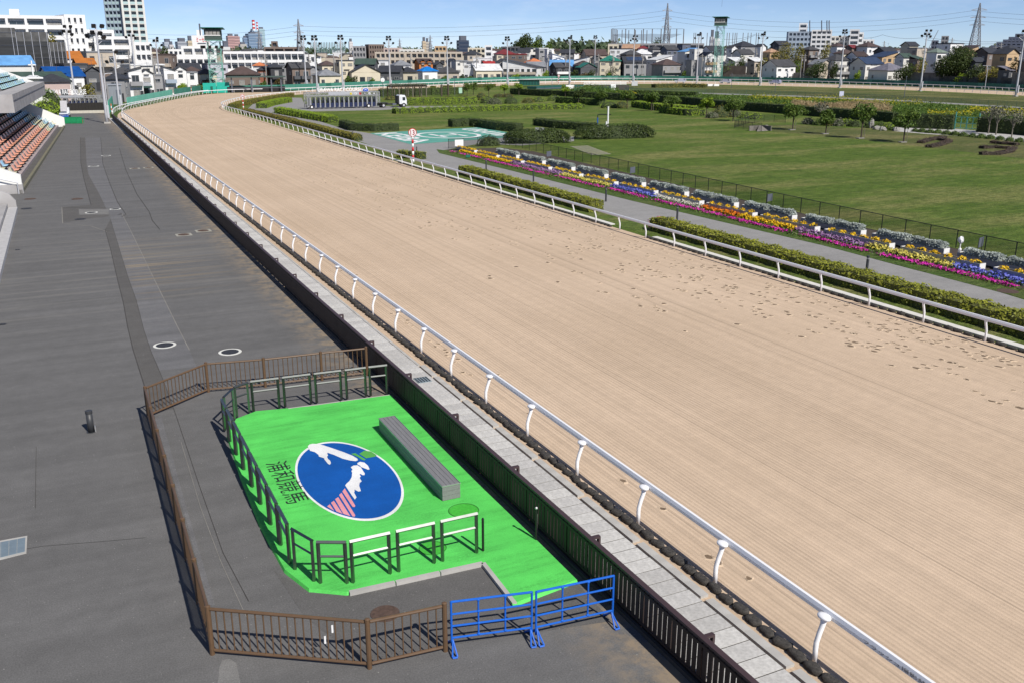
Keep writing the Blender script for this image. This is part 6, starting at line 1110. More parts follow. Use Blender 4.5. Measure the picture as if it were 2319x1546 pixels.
# local x runs along the stand, local y runs inwards (away from the track)
STEP, RISE, Y0, Z0 = .87, .42, 1.35, .42
MB().span(0, SL, 0, .25, 0, .3).build('front_kerb', M('mossy_kerb', (.16, .15, .10), .9, var=.3), stand); MB().span(.4, SL, .25, Y0-.4, -.02, .1).build('front_gutter', M_TRENCH, stand)
for k in range(14): MB().span(.5, SL-.2, Y0-.4+STEP*k, Y0-.4+STEP*(k+1), 0, Z0+RISE*k-.05).build('terrace_step', M_CPINK, stand)
m = MB()
for x0, x1, nm in ((SL-.2, SL+.15, 'end_wall'), (.1, .5, 'end_wall')):
    prof = [(.0, 0), (.0, 1.5), (1.2, 2.0), (12.6, 7.7), (12.6, 0)]; m = MB(); n = len(prof)
    for x in (x0, x1): m.v += [(x, y, z) for y, z in prof]
    m.f += [tuple(range(n)), tuple(range(2*n-1, n-1, -1))]; m.m += [0, 0]
    for i in range(n): j = (i+1) % n; m.f.append((i, i+n, j+n, j)); m.m.append(0)
    m.build(nm, M_CWHITE, stand)
MB().span(.0, .55, -.05, 12, 0, .75).build('wall_base', M_CONC, stand); MB().tube([(-.2, .2, .9), (-.2, 6, 2.6)], .05, 6).build('hand_rail', M_GALV, stand); [MB().tube([(-.2, y, 0), (-.2, y, .9+(y-.2)*.29)], .04, 6).build('rail_post', M_GALV, stand) for y in (.3, 2.2, 4.1, 6)]
# upper deck
MB().span(28, SL+1.5, 2.2, 4.2, 5.0, 6.9).build('deck_front', M_CONC, stand); MB().span(28, SL+1.5, 2.15, 2.2, 6.25, 6.3).build('deck_groove', M_GSG, stand); MB().span(28, SL+1.5, 4.2, 16, 4.9, 5.15).build('deck_floor', M_CONC, stand)
for i in range(4): MB().span(28, SL, 4.2+.95*i, 5.15+.95*i, 5.15, 6.6+.5*i).build('deck_step', M_CONC, stand)
m = MB(); m.v += [(SL+1.0, 3.6, 6.9), (SL+1.0, 14, 11.4), (SL+1.0, 14, 10.2), (SL+1.0, 3.6, 6.3), (SL+1.4, 3.6, 6.9), (SL+1.4, 14, 11.4), (SL+1.4, 14, 10.2), (SL+1.4, 3.6, 6.3)]; m.f += [(0, 1, 2, 3), (7, 6, 5, 4), (0, 4, 5, 1), (3, 2, 6, 7)]; m.m += [0]*4; m.build('deck_end_wall', M_CWHITE, stand)
for i in range(4): MB().span(30+12*i, 30.6+12*i, 8, 8.6, 0, 5).build('column', M_CONC, stand)
SC_ = {'orange': (.80, .38, .25), 'red': (.50, .05, .05), 'cream': (.74, .70, .45), 'pale blue': (.36, .60, .78), 'teal': (.07, .22, .25), 'mint': (.40, .62, .62)}
def seat_proto(c):
    t = thing('grandstand_seating', c+' plastic seat bench in the grandstand', 'seat', (0, 0, -50), 0, 'coloured seats in the grandstand'); mt = M('seat_'+c, SC_[c], .4, var=.06); b = MB(); W_ = 1.25
    b.v += [(-W_/2, -.26, .44), (W_/2, -.26, .44), (W_/2, .08, .40), (-W_/2, .08, .40), (W_/2, .26, .82), (-W_/2, .26, .82), (-W_/2, -.26, .40), (W_/2, -.26, .40), (W_/2, .11, .35), (-W_/2, .11, .35), (W_/2, .30, .82), (-W_/2, .30, .82)]; b.f += [(0, 1, 2, 3), (3, 2, 4, 5), (6, 9, 8, 7), (9, 11, 10, 8), (0, 6, 7, 1), (5, 4, 10, 11), (0, 3, 9, 6), (3, 5, 11, 9), (1, 7, 8, 2), (2, 8, 10, 4)]; b.m += [0]*10; b.build('shell', mt, t)
    l = MB(); [l.span(x-.05, x+.05, -.05, .1, 0, .36) for x in (-.7, .7)]; l.build('bracket', M_BLK, t); return t
PROT = {c: seat_proto(c) for c in SC_}; used = set()
def seat(c, along, inn, z, row):
    p = stand_pt(along, inn, z)
    if c in used: t = copy_thing(PROT[c], p, ang)
    else: t = PROT[c]; t.location = p; t.rotation_euler = (0, 0, ang); used.add(c)
    t['label'] = f'{c} plastic seat in row {row} of the grandstand, counted up from the asphalt' if row < 20 else f'{c} plastic seat on the upper deck'
    t['label'] = {0: f'{c} seat in the front row of the stand', 1: f'{c} seat in the second row of the stand', 2: f'{c} seat in the third row of the stand', 3: f'{c} seat in the fourth row of the stand'}.get(row, f'{c} seat in the shaded upper rows of the stand' if row < 20 else f'{c} seat on the upper deck of the stand')
    t['group'] = f'{c} seats, row {min(row, 4) if row < 20 else "upper"}'
    return t
for k in range(10):
    n = 27
    for i in range(n):
        a = 3.2+(SL-6.0)*i/(n-1)
        if k < 4:
            c = 'cream' if i < 2 and k == 0 else ('cream' if i in (0, 2) else 'pale blue' if i in (1, 3) and k > 0 else 'orange')
            if i >= n-6: c = ['cream', 'mint', 'pale blue', 'mint', 'cream', 'cream'][(n-1-i+k) % 6]
        else:
            if a < 24+4*(k-4): continue
            c = 'teal' if i < n-5 and k > 5 else ('red' if k == 4 or i < n-11 else 'orange' if k == 5 and i < n-7 else 'pale blue')
            if k == 4: c = 'orange' if i < n-8 else 'pale blue'
        seat(c, a, Y0+STEP*k, Z0+RISE*k-.05, k)
for k in range(3):
    for i in range(14): seat('mint' if (i+k) % 5 else 'pale blue', SL-3-2.4*i, 4.6+.95*k, 6.6+.5*k, 30)
# terrace steps at lower left
tr = thing('terrace_steps', 'broad pale concrete terrace steps at the left edge', 'steps', (0, 0, 0)); A0, A1 = Vector((-3.35, 52, 0)), Vector((-3.0, 77.6, 0)); dv = (A1-A0).normalized(); nv = Vector((-dv.y, dv.x, 0))
for k in range(9):
    n = 9
    for i in range(n):
        L = (A1-A0).length; c = A0+dv*(L*(i+.5)/n)+nv*(.25+.62*k); MB().box((c.x, c.y, .14+.14*k), (.6, L/n-.02, .28+.28*k), math.atan2(dv.y, dv.x)-math.pi/2).build('step_block', M_CONC if k % 2 else M('step_pale', (.42, .415, .42), .85, var=.12), tr)
m = MB(); q = math.atan2(dv.y, dv.x); e = A1+dv*.1; prof = [(0, 0), (0, .7), (.4, 1.25), (6, 3.6), (6, 0)]; m.v += [tuple(e+nv*y+Vector((0, 0, z))) for y, z in prof]+[tuple(e+dv*.35+nv*y+Vector((0, 0, z))) for y, z in prof]; m.f += [(0, 1, 2, 3, 4), (9, 8, 7, 6, 5)]+[(i, i+5, (i+1) % 5+5, (i+1) % 5) for i in range(5)]; m.m += [0]*7; m.build('end_wall', M_CONC, tr)
# white folding scaffold block behind the stand
t = thing('stand_annex', 'pale boxy annex with balcony behind the end of the stand', 'building', (*point_at(66, 250, 205).to_2d(), 0), .1); MB().span(-3, 2.6, 0, 5, 0, 6.6).build('wall', M('annex_white', (.62, .64, .6), .7, var=.15), t); MB().span(-7, -3.02, 1, 5, 2.5, 5.5).build('brown_wall', M('annex_brown', (.30, .24, .17), .8), t); MB().span(-6.2, -4.6, .9, 1.0, 2.8, 5).build('door', M_GLASS, t); [MB().beam((-7+.8*i, -.2, 2.6), (-7+.8*i, -.2, 3.7), .06).build('baluster', M_SIGN, t) for i in range(6)]; MB().box((-5, -.2, 3.7), (4.2, .08, .08)).build('hand_rail', M_SIGN, t); MB().box((-.2, -.1, 6.7), (6.2, 5.6, .25)).build('roof', M_SIGN, t)
# ================================================================= THE TOWN
random.seed(55); rng = np.random.default_rng(55)
def wallm(n, c, var=.08): return M('wall_'+n, c, .8, var=var, scale=.35)
WC = {'white': (.72, .72, .72), 'offwhite': (.62, .61, .58), 'cream': (.60, .54, .42), 'beige': (.46, .40, .33), 'tan': (.48, .34, .20), 'grey': (.27, .27, .28), 'dgrey': (.075, .08, .09), 'black': (.035, .036, .042), 'brown': (.17, .13, .11), 'brick': (.26, .10, .06), 'orange': (.50, .17, .04), 'bluegrey': (.30, .36, .44), 'navy': (.10, .115, .16), 'pink': (.46, .36, .33), 'lilac': (.45, .44, .50)}
RC = {'slate': (.038, .041, .050), 'charcoal': (.062, .062, .066), 'brown': (.085, .060, .055), 'dbrown': (.055, .04, .038), 'blue': (.004, .06, .24), 'sky': (.12, .30, .58), 'brightblue': (.005, .16, .50), 'orange': (.38, .13, .025), 'tile': (.50, .17, .07), 'green': (.10, .20, .17), 'dgreen': (.05, .08, .065), 'sage': (.16, .20, .17), 'grey': (.20, .21, .23), 'lilac': (.16, .155, .19), 'red': (.30, .03, .03), 'maroon': (.16, .03, .035), 'white': (.60, .61, .62), 'tan': (.38, .24, .16), 'solar': (.03, .05, .10)}
def roofm(n):
    k = 'roof_'+n
    if k in MATS: return MATS[k]
    m = bpy.data.materials.new(k); N, L, P = nodes_of(m); MATS[k] = m; t = N.new('ShaderNodeTexCoord'); w = N.new('ShaderNodeTexWave'); w.bands_direction = 'Z'; w.inputs['Scale'].default_value = 1.1; w.inputs['Distortion'].default_value = .3; L.new(t.outputs['Object'], w.inputs[0])
    n1 = N.new('ShaderNodeTexNoise'); n1.inputs['Scale'].default_value = .7; n1.inputs['Detail'].default_value = 6; L.new(t.outputs['Object'], n1.inputs[0]); c = mixc(N, L, 1.0, RC[n], remap(N, L, n1.outputs[0], .3, .7, .8, 1.2), 'MULTIPLY'); c = mixc(N, L, 1.0, c, remap(N, L, w.outputs[0], 0, 1, .85, 1.1), 'MULTIPLY'); L.new(c, P.inputs['Base Color']); P.inputs['Roughness'].default_value = .55; P.inputs['Specular IOR Level'].default_value = .35; bump(N, L, P, w.outputs[0], .4, .03); return m
M_FRAME = M('window_frame', (.45, .45, .46), .4, .3, 0); M_FRD = M('window_frame_dark', (.05, .05, .055), .4, .3, 0)
_wm = {}
def window_mesh(w, h, style):
    k = (round(w, 1), round(h, 1), style)
    if k not in _wm:
        w, h = k[:2]; m = MB(); m.box((0, -.02, 0), (w-.1, .03, h-.1), 0, 1)
        for x in (-w/2+.04, w/2-.04, 0): m.box((x, -.04, 0), (.08 if x else .06, .1, h), 0, 0)
        for z in (-h/2+.04, h/2-.04): m.box((0, -.045, z), (w+.06, .12, .09), 0, 0)
        _wm[k] = m.mesh('window', [M_FRD if style % 2 else M_FRAME, M_GLASS if style < 2 else M_GLASS2])
    return _wm[k]
def add_window(t, x, y, z, w, h, rz, style): return put('window', window_mesh(w, h, style), t, (x, y, z), rz)
def roof_mesh(kind, w, d, z, rh, ov=.45):
    a, b = w/2+ov, d/2+ov; m = MB(); th = .16
    if kind in ('gx', 'gy'):
        if kind == 'gy': a, b = b, a
        R_ = (lambda x, y, zz: (x, y, zz)) if kind == 'gx' else (lambda x, y, zz: (-y, x, zz))
        for s in (-1, 1):
            A_ = [(-a, s*b, z), (a, s*b, z), (a, 0, z+rh), (-a, 0, z+rh)]; m.v += [R_(*p) for p in A_]+[R_(p[0], p[1], p[2]+th) for p in A_]; n = len(m.v)-8
            for q in ((0, 1, 2, 3), (4, 5, 6, 7), (0, 1, 5, 4), (1, 2, 6, 5), (2, 3, 7, 6), (3, 0, 4, 7)): m.f.append(tuple(n+i for i in q)); m.m.append(0)
    elif kind == 'hip':
        r = max(.0, a-b) if a > b else 0; q = max(0, b-a) if b > a else 0; m.v += [(-a, -b, z), (a, -b, z), (a, b, z), (-a, b, z), (-r, -q, z+rh), (r, q, z+rh), (-a, -b, z+th), (a, -b, z+th), (a, b, z+th), (-a, b, z+th)]
        if a >= b: m.f += [(6, 7, 5, 4), (8, 9, 4, 5), (7, 8, 5), (9, 6, 4)]
        else: m.f += [(6, 7, 4), (8, 9, 5), (7, 8, 5, 4), (9, 6, 4, 5)]
        m.f += [(0, 3, 2, 1), (0, 1, 7, 6), (1, 2, 8, 7), (2, 3, 9, 8), (3, 0, 6, 9)]; m.m += [0]*len(m.f)
    elif kind in ('sx', 'sxr', 'sy'):
        e = {'sx': ((-a, -b, 0), (a, -b, 1), (a, b, 1), (-a, b, 0)), 'sxr': ((-a, -b, 1), (a, -b, 0), (a, b, 0), (-a, b, 1)), 'sy': ((-a, -b, 0), (a, -b, 0), (a, b, 1), (-a, b, 1))}[kind]; m.v += [(x, y, z+rh*k) for x, y, k in e]+[(x, y, z+rh*k+th) for x, y, k in e]
        for q in ((0, 3, 2, 1), (4, 5, 6, 7), (0, 1, 5, 4), (1, 2, 6, 5), (2, 3, 7, 6), (3, 0, 4, 7)): m.f.append(q); m.m.append(0)
    else:
        m.box((0, 0, z+.12), (w+.3, d+.3, .3)); m.box((0, 0, z+.3), (w-.3, d-.3, .1))
    return m
def house(px0, px1, ytop, back, kind, wall, roof, label, rot=None, bal=None, floors=None, dr=.9, rh=None, extra=None, name='house', cat='house'):
    pc = (px0+px1)/2; dist = fence_far(pc)+back; b = bearing(pc); proj = dist*(bearing(px1)-bearing(px0)); phi = b if rot is None and pc > 1480 else ((b*.25+(random.uniform(.22, .42) if pc < 250 else random.choice([-.3, -.12, .08, .2, .3]))) if rot is None else rot+b)
    rz = -b+phi; w = proj/(math.cos(phi)+dr*abs(math.sin(phi))); d = max(4.0, min(w*dr, 13)); w = max(3.2, (proj-d*abs(math.sin(phi)))/math.cos(phi))
    dc = dist+d/2; z0 = land_z(pc, dist)-.1; H = point_at(pc, ytop, dc).z-z0; H = max(3.2, H)
    if kind == 'flat': rh = 0.3; eave = H-.4
    else: rh = rh or min(H*.36, (.24*min(w, d)+.5) if kind != 'sx' else .2*w+.4); eave = H-rh-.15
    t = thing(name, label, cat, (math.sin(b)*dc, math.cos(b)*dc, z0), rz); wm = wallm(wall, WC[wall]); m = MB().span(-w/2, w/2, -d/2, d/2, -1.5, eave+.1)
    n = len(m.v)
    if kind == 'gy': m.v += [(-w/2, -d/2, eave), (w/2, -d/2, eave), (0, -d/2, eave+rh*.97), (-w/2, d/2, eave), (w/2, d/2, eave), (0, d/2, eave+rh*.97)]; m.f += [(n, n+1, n+2), (n+3, n+5, n+4)]; m.m += [0, 0]
    if kind == 'gx': m.v += [(-w/2, -d/2, eave), (-w/2, d/2, eave), (-w/2, 0, eave+rh*.97), (w/2, -d/2, eave), (w/2, d/2, eave), (w/2, 0, eave+rh*.97)]; m.f += [(n, n+2, n+1), (n+3, n+4, n+5)]; m.m += [0, 0]
    if kind in ('sx', 'sxr'):
        k0, k1 = (0, rh) if kind == 'sx' else (rh, 0); m.v += [(-w/2, -d/2, eave), (w/2, -d/2, eave), (w/2, -d/2, eave+k1), (-w/2, -d/2, eave+k0), (-w/2, d/2, eave), (w/2, d/2, eave), (w/2, d/2, eave+k1), (-w/2, d/2, eave+k0)]; m.f += [(n, n+1, n+2, n+3), (n+5, n+4, n+7, n+6), (n+1, n+5, n+6, n+2), (n+4, n, n+3, n+7)]; m.m += [0]*4
    if kind == 'sy': m.span(-w/2, w/2, d/2-.2, d/2, eave, eave+rh)
    m.build('wall', wm, t); r = roof_mesh(kind, w, d, eave, rh, .45 if kind != 'flat' else .1); r.build('roof', roofm(roof), t)
    fl = floors or max(1, int(eave/2.65)); fh = eave/fl; style = random.randint(0, 3)
    if wall in ('black', 'dgrey', 'navy', 'brown'): style = random.choice([0, 2, 2])
    for f in range(fl):
        z = fh*f+fh*.55; nw = max(1, int(w/2.5))
        for i in range(nw):
            if random.random() < .06: continue
            x = -w/2+w*(i+.5)/nw+random.uniform(-.15, .15); big = bal and f > 0 or f == 0 and random.random() < .5; ww = random.choice([1.2, 1.6, 1.8]) if w/nw > 2.2 else .9; hh = 1.8 if big else random.choice([.9, 1.2]); add_window(t, x, -d/2-.01, z-(.25 if big else 0), ww, hh, 0, style if random.random() < .7 else (style+2) % 4)
        for sgn in (-1, 1):
            if (sgn < 0) == (phi-b > -b and phi > 0) or abs(phi) < .1:
                for i in range(1 if d < 7 else 2):
                    if random.random() < .75: add_window(t, sgn*(w/2+.01), -d/4+(d/2*i if d >= 7 else .3), z, random.choice([.7, .9, 1.3]), random.choice([.8, 1.1]), sgn*math.pi/2, style)
        if f > 0 and not bal and random.random() < .25: MB().box((0, -d/2-.25, fh*f+fh*.98), (w*.4, .5, .08)).build('window_hood', roofm(roof), t)
    if bal:
        bm = wallm(bal, WC[bal])
        for f in range(1, fl):
            q = MB().span(-w*.46, w*.46 if f % 2 or w < 7 else w*.1, -d/2-1.15, -d/2-1.05, fh*f-.1, fh*f+.95).span(-w*.46, w*.46 if f % 2 or w < 7 else w*.1, -d/2-1.05, -d/2, fh*f-.1, fh*f+.02); q.span(-w*.46, -w*.45, -d/2-1.05, -d/2, fh*f+.02, fh*f+.95); q.build('balcony', bm, t)
    MB().span(w*.18, w*.18+.95, -d/2-.06, -d/2-.005, .1, 2.1).build('door', M_FRD, t)
    if random.random() < .5: MB().span(-w*.32-.4, -w*.32+.4, -d/2-.45, -d/2-.1, .2, .85).build('air_conditioner', M_SIGN, t)
    if kind != 'flat' and random.random() < .5: MB().tube([(w*.2, 0, H-.5), (w*.2, 0, H+1.6)], .04, 4).beam((w*.2-.6, 0, H+1.4), (w*.2+.6, 0, H+1.4), .05).build('aerial', M_GSG, t)
    if kind in ('gx', 'hip') and roof in ('solar',): pass
    if extra: extra(t, w, d, eave, rh)
    return t
def solar(t, w, d, e, rh):
    for i in range(4):
        n = MB(); x0, x1 = -w*.36+w*.18*i, -w*.36+w*.18*i+w*.17; y0, y1 = -d*.38, -d*.08; zz = lambda y: e+rh*(1-abs(y)/(d/2+.45))+.22; n.face([(x0, y0, zz(y0)), (x1, y0, zz(y0)), (x1, y1, zz(y1)), (x0, y1, zz(y1))]); n.build('solar_panel', roofm('solar'), t)
def dormers(t, w, d, e, rh):
    for s in (-1, 1): m = MB().box((s*w*.25, -d/2-.1, e+.2), (w*.3, .3, rh*.6)); m.build('dormer', wallm('orange', WC['orange']), t); add_window(t, s*w*.25, -d/2-.3, e-.1, 1.2, 1.1, 0, 3); roof_mesh('gy', w*.3, 1.6, e+.2+rh*.3, rh*.4, .15).build('dormer_roof', roofm('dbrown'), t, loc=(s*w*.25, -d/2+.4, 0))
def cross(t, w, d, e, rh): MB().beam((-w*.1, -d/2, e+rh*.5), (-w*.1, -d/2, e+rh+2.6), .25).beam((-w*.1-.8, -d/2, e+rh+1.7), (-w*.1+.8, -d/2, e+rh+1.7), .25).build('cross', M_SIGN, t); roof_mesh('gy', 5, 4, e, rh*.7).build('porch_roof', M_SIGN, t, loc=(-w*.1, -d/2, 0))
HS = [ # left block, behind the stand
 (-20, 76, 126, 36, 'gx', 'offwhite', 'sky', 'white house with pale blue roof before the dark netted building', None),
 (118, 186, 116, 42, 'gx', 'white', 'orange', 'white house with rust orange roof at left', None), (166, 214, 132, 34, 'gx', 'cream', 'orange', 'smaller house with bright orange stepped roof', None),
 (82, 186, 151, 22, 'gx', 'white', 'blue', 'white house with royal blue tiled roof', None), (-30, 156, 163, 14, 'gx', 'white', 'dgreen', 'low church with dark roof and white cross', 'cross'),
 (74, 152, 166, 6, 'hip', 'pink', 'slate', 'pinkish house with grey pyramid roof in front of the church', None), (124, 197, 143, 30, 'flat', 'dgrey', 'charcoal', 'dark flat sided house behind the blue roof', None),
 (186, 214, 150, 26, 'gy', 'dgrey', 'charcoal', 'narrow dark house right of the blue roof', None), (212, 238, 160, 22, 'flat', 'brown', 'charcoal', 'brown cluttered flat house before the tall mast', None),
 (178, 264, 116, 60, 'flat', 'beige', 'grey', 'beige concrete house below the white apartments', 'beige'), (232, 288, 164, 10, 'hip', 'grey', 'slate', 'old house with dark blue hipped roof at the bend', None),
 (246, 300, 151, 26, 'hip', 'offwhite', 'charcoal', 'two storey house with wide grey eaves behind the blue hip roof', None),
 (284, 318, 151, 12, 'sx', 'white', 'charcoal', 'white house with grey balcony and falling roofline', 'grey'), (316, 336, 156, 10, 'gy', 'white', 'charcoal', 'narrow white house next to the grey balcony house', None),
 (335, 356, 168, 10, 'flat', 'grey', 'grey', 'narrow grey concrete house behind the utility pole', None), (362, 394, 149, 10, 'sxr', 'white', 'charcoal', 'white house with blue grey balcony', 'bluegrey'),
 (392, 417, 149, 8, 'gy', 'white', 'charcoal', 'tall white gabled house left of the brown roofs', None), (416, 438, 162, 8, 'flat', 'white', 'grey', 'white cube house with three slit windows', None),
 (270, 372, 145, 44, 'flat', 'offwhite', 'white', 'long low cream wall building behind the bend houses', None), (342, 402, 122, 70, 'flat', 'brown', 'brown', 'brown terraced block left of the white office', 'beige'),
 (412, 452, 150, 22, 'hip', 'cream', 'brown', 'house with reddish brown layered roof', None), (438, 488, 155, 8, 'hip', 'cream', 'dbrown', 'beige house with dark brown hipped roof beside the watch tower', 'beige'), (398, 452, 143, 40, 'gx', 'grey', 'slate', 'long dark roofed house behind the brown roofs', None),
 (455, 515, 143, 36, 'flat', 'lilac', 'grey', 'pale lilac plain block behind the watch tower', None),
 (508, 587, 149, 8, 'hip', 'brown', 'brown', 'wide grey brown house with big hipped roof', 'brown'), (584, 606, 149, 14, 'hip', 'brick', 'slate', 'narrow red brick house with pointed slate roof', None), (574, 601, 140, 30, 'hip', 'white', 'tile', 'small white house with orange hipped roof', None),
 (604, 638, 142, 10, 'hip', 'black', 'slate', 'black clad house with slate hip roof', 'black'), (646, 702, 141, 10, 'gx', 'brown', 'charcoal', 'dark brown three storey house with white edged balconies', 'dgrey'), (632, 652, 146, 28, 'flat', 'grey', 'grey', 'grey block between the two dark houses', None),
 (703, 712, 150, 24, 'gy', 'grey', 'slate', 'sliver of grey house between the masts', None), (718, 760, 137, 30, 'hip', 'cream', 'brown', 'cream house with brown hip roof seen between the masts', 'cream'), (705, 770, 156, 9, 'hip', 'cream', 'grey', 'wide cream apartment house with white balcony', 'white'), (757, 800, 136, 20, 'flat', 'cream', 'slate', 'cream box house with dark top floor', None),
 (804, 856, 133, 26, 'gx', 'dgrey', 'dgreen', 'charcoal house with dark green roof', None), (786, 860, 146, 8, 'gy', 'cream', 'slate', 'traditional house with white gable and dark tiled roof', 'brown'), (856, 914, 149, 10, 'gx', 'dgrey', 'slate', 'dark house with sweeping slate roof', None), (855, 880, 136, 30, 'flat', 'white', 'grey', 'white house left part behind the mast', None), (884, 932, 136, 30, 'hip', 'white', 'grey', 'white long house with pale grey roof', None),
 (898, 946, 151, 8, 'hip', 'cream', 'slate', 'cream house with black pyramid roof', 'cream'), (938, 980, 133, 28, 'gx', 'orange', 'dbrown', 'orange clad house with two dormers', 'dorm'), (944, 990, 150, 8, 'hip', 'white', 'brightblue', 'white house with vivid blue roof', 'white'), (984, 1040, 150, 9, 'hip', 'beige', 'charcoal', 'beige house with grey pyramid roof behind the mast', 'beige'),
 (980, 1004, 140, 34, 'gy', 'dgrey', 'charcoal', 'small dark gabled house behind the blue roof', None), (1012, 1034, 133, 40, 'gy', 'grey', 'slate', 'grey gabled house left of the white town houses', None), (1022, 1060, 137, 24, 'flat', 'offwhite', 'grey', 'white three storey town house, left', None), (1050, 1082, 139, 18, 'flat', 'white', 'grey', 'white three storey town house, right', None), (1072, 1116, 131, 36, 'flat', 'white', 'white', 'white flat topped house behind the hall', None), (1090, 1122, 139, 28, 'gx', 'cream', 'red', 'house with bright red roof behind the hall', None),
 (1062, 1136, 145, 8, 'gx', 'cream', 'white', 'cream hall with white sheet roof and large grid window', None), (1118, 1162, 133, 22, 'gy', 'grey', 'charcoal', 'grey house between the hall and the white sloping house', None), (1138, 1230, 135, 8, 'sxr', 'white', 'charcoal', 'large white house with long sloping dark roof', 'beige'),
 (1050, 1090, 114, 70, 'hip', 'beige', 'slate', 'dark roofed house far behind the town houses', None), (1118, 1166, 111, 70, 'hip', 'cream', 'maroon', 'house with maroon roof on the far slope', None), (1140, 1194, 122, 52, 'flat', 'brown', 'red', 'long low house with red fascia', None), (1174, 1200, 110, 80, 'gx', 'offwhite', 'slate', 'white house below the round woodland trees', None),
 (1186, 1232, 132, 30, 'hip', 'brown', 'tile', 'house with orange terracotta roof', None), (1190, 1236, 140, 20, 'gx', 'grey', 'grey', 'house with broad grey roof behind the white sloping house', None), (1180, 1216, 108, 90, 'flat', 'offwhite', 'slate', 'white flat house on the far slope under the trees', None), (1212, 1242, 109, 80, 'flat', 'grey', 'white', 'white terrace house below the orange hillside', None),
 (1233, 1254, 111, 40, 'flat', 'white', 'white', 'tall white stair tower house', None), (1240, 1278, 121, 36, 'sxr', 'white', 'white', 'white house with tilted roof right of the stair tower', None), (1246, 1298, 136, 22, 'gx', 'grey', 'sky', 'house with faded blue sheet roof', None), (1246, 1292, 142, 8, 'gx', 'black', 'charcoal', 'black house with white balcony by the striped pole', 'white'), (1296, 1336, 128, 26, 'sx', 'white', 'brown', 'white gabled house with arched windows', None), (1296, 1346, 137, 14, 'hip', 'brown', 'brown', 'old brown hipped roof house', None),
 (1304, 1352, 142, 7, 'gy', 'dgrey', 'green', 'dark house with pale green twin gables', None), (1314, 1376, 112, 60, 'gx', 'beige', 'brown', 'wide brown roofed house on the slope', 'beige'), (1270, 1300, 112, 70, 'gx', 'dgrey', 'slate', 'dark house on the slope left of the brown roof', None), (1358, 1406, 125, 9, 'hip', 'cream', 'green', 'cream three storey house with green hip roof', None), (1338, 1362, 126, 26, 'gy', 'dgrey', 'slate', 'dark gabled house beside the cream house', None),
 (1380, 1432, 110, 44, 'flat', 'white', 'slate', 'long white house above the slate solar roof, left', None), (1428, 1478, 111, 40, 'hip', 'white', 'white', 'white house with pale hip roof above the solar roof', None), (1404, 1452, 113, 28, 'hip', 'brown', 'charcoal', 'brown pavilion roofed house behind the solar roof', None), (1404, 1464, 128, 8, 'gx', 'grey', 'slate', 'modern house with slate roof and solar panels', 'solar'), (1408, 1450, 101, 70, 'gx', 'tan', 'tan', 'house with salmon tiled roof on the slope', None), (1444, 1466, 103, 66, 'hip', 'white', 'maroon', 'white house with dark red hip roof', None),
 (1464, 1522, 125, 16, 'sx', 'white', 'white', 'white house with steep mono pitch roof', None), (1476, 1544, 133, 7, 'hip', 'grey', 'brown', 'grey striped house with twin brown hips', 'grey'), (1494, 1534, 104, 56, 'gx', 'navy', 'charcoal', 'navy house with grey gable roof under the pylon', None), (1466, 1496, 104, 60, 'hip', 'grey', 'charcoal', 'grey roofed house left of the pylon foot', None), (1476, 1500, 118, 36, 'gy', 'offwhite', 'slate', 'white gable end behind the mono pitch house', None), (1532, 1562, 100, 66, 'flat', 'navy', 'charcoal', 'navy flat block on the slope', None), (1534, 1576, 109, 34, 'sx', 'offwhite', 'sky', 'white modern house with blue mono pitch roof', 'white'), (1560, 1590, 111, 30, 'flat', 'offwhite', 'white', 'cream modern box house', None), (1554, 1582, 136, 8, 'flat', 'grey', 'grey', 'grey box house with one bright window', None), (1580, 1622, 118, 8, 'gy', 'white', 'slate', 'tall white gabled house with tan balconies', 'tan'),
 (1586, 1640, 104, 44, 'gx', 'white', 'slate', 'white house with large dark slanted roof', None), (1612, 1642, 116, 24, 'gx', 'offwhite', 'slate', 'slate roofed house behind the right watch tower', None), (1650, 1712, 93, 70, 'hip', 'grey', 'slate', 'large slate hipped roof on the hill', None), (1644, 1668, 103, 56, 'gy', 'white', 'charcoal', 'white gabled house beside the big slate roof', None), (1656, 1706, 112, 40, 'gx', 'offwhite', 'charcoal', 'old house with weathered grey roof', None), (1708, 1732, 100, 64, 'gy', 'white', 'slate', 'small white gable by the utility pole', None), (1648, 1690, 130, 24, 'sy', 'white', 'white', 'low white carport house on the terrace, left', None), (1692, 1732, 130, 24, 'sy', 'beige', 'white', 'low white roofed house on the terrace, right', None),
 (1726, 1764, 110, 36, 'hip', 'tan', 'tan', 'house with pinkish tiled pyramid roof', None), (1727, 1803, 135, 9, 'gx', 'white', 'charcoal', 'white house with grey gable roof behind the mast', None), (1742, 1786, 93, 80, 'gx', 'dgrey', 'slate', 'dark roofed house behind the bamboo', None), (1812, 1852, 104, 44, 'hip', 'brown', 'charcoal', 'brown house with veranda between the bamboo clumps', 'grey'), (1832, 1886, 135, 16, 'gy', 'beige', 'grey', 'beige gabled bungalow behind the dark tree', None), (1860, 1928, 123, 22, 'hip', 'offwhite', 'charcoal', 'house with grey pyramid roof and laundry balcony', 'grey'), (1886, 1936, 111, 40, 'hip', 'cream', 'brown', 'house with brown pyramid roof', None), (1916, 1964, 117, 30, 'gx', 'white', 'dbrown', 'white gabled house with dark brown roof', None),
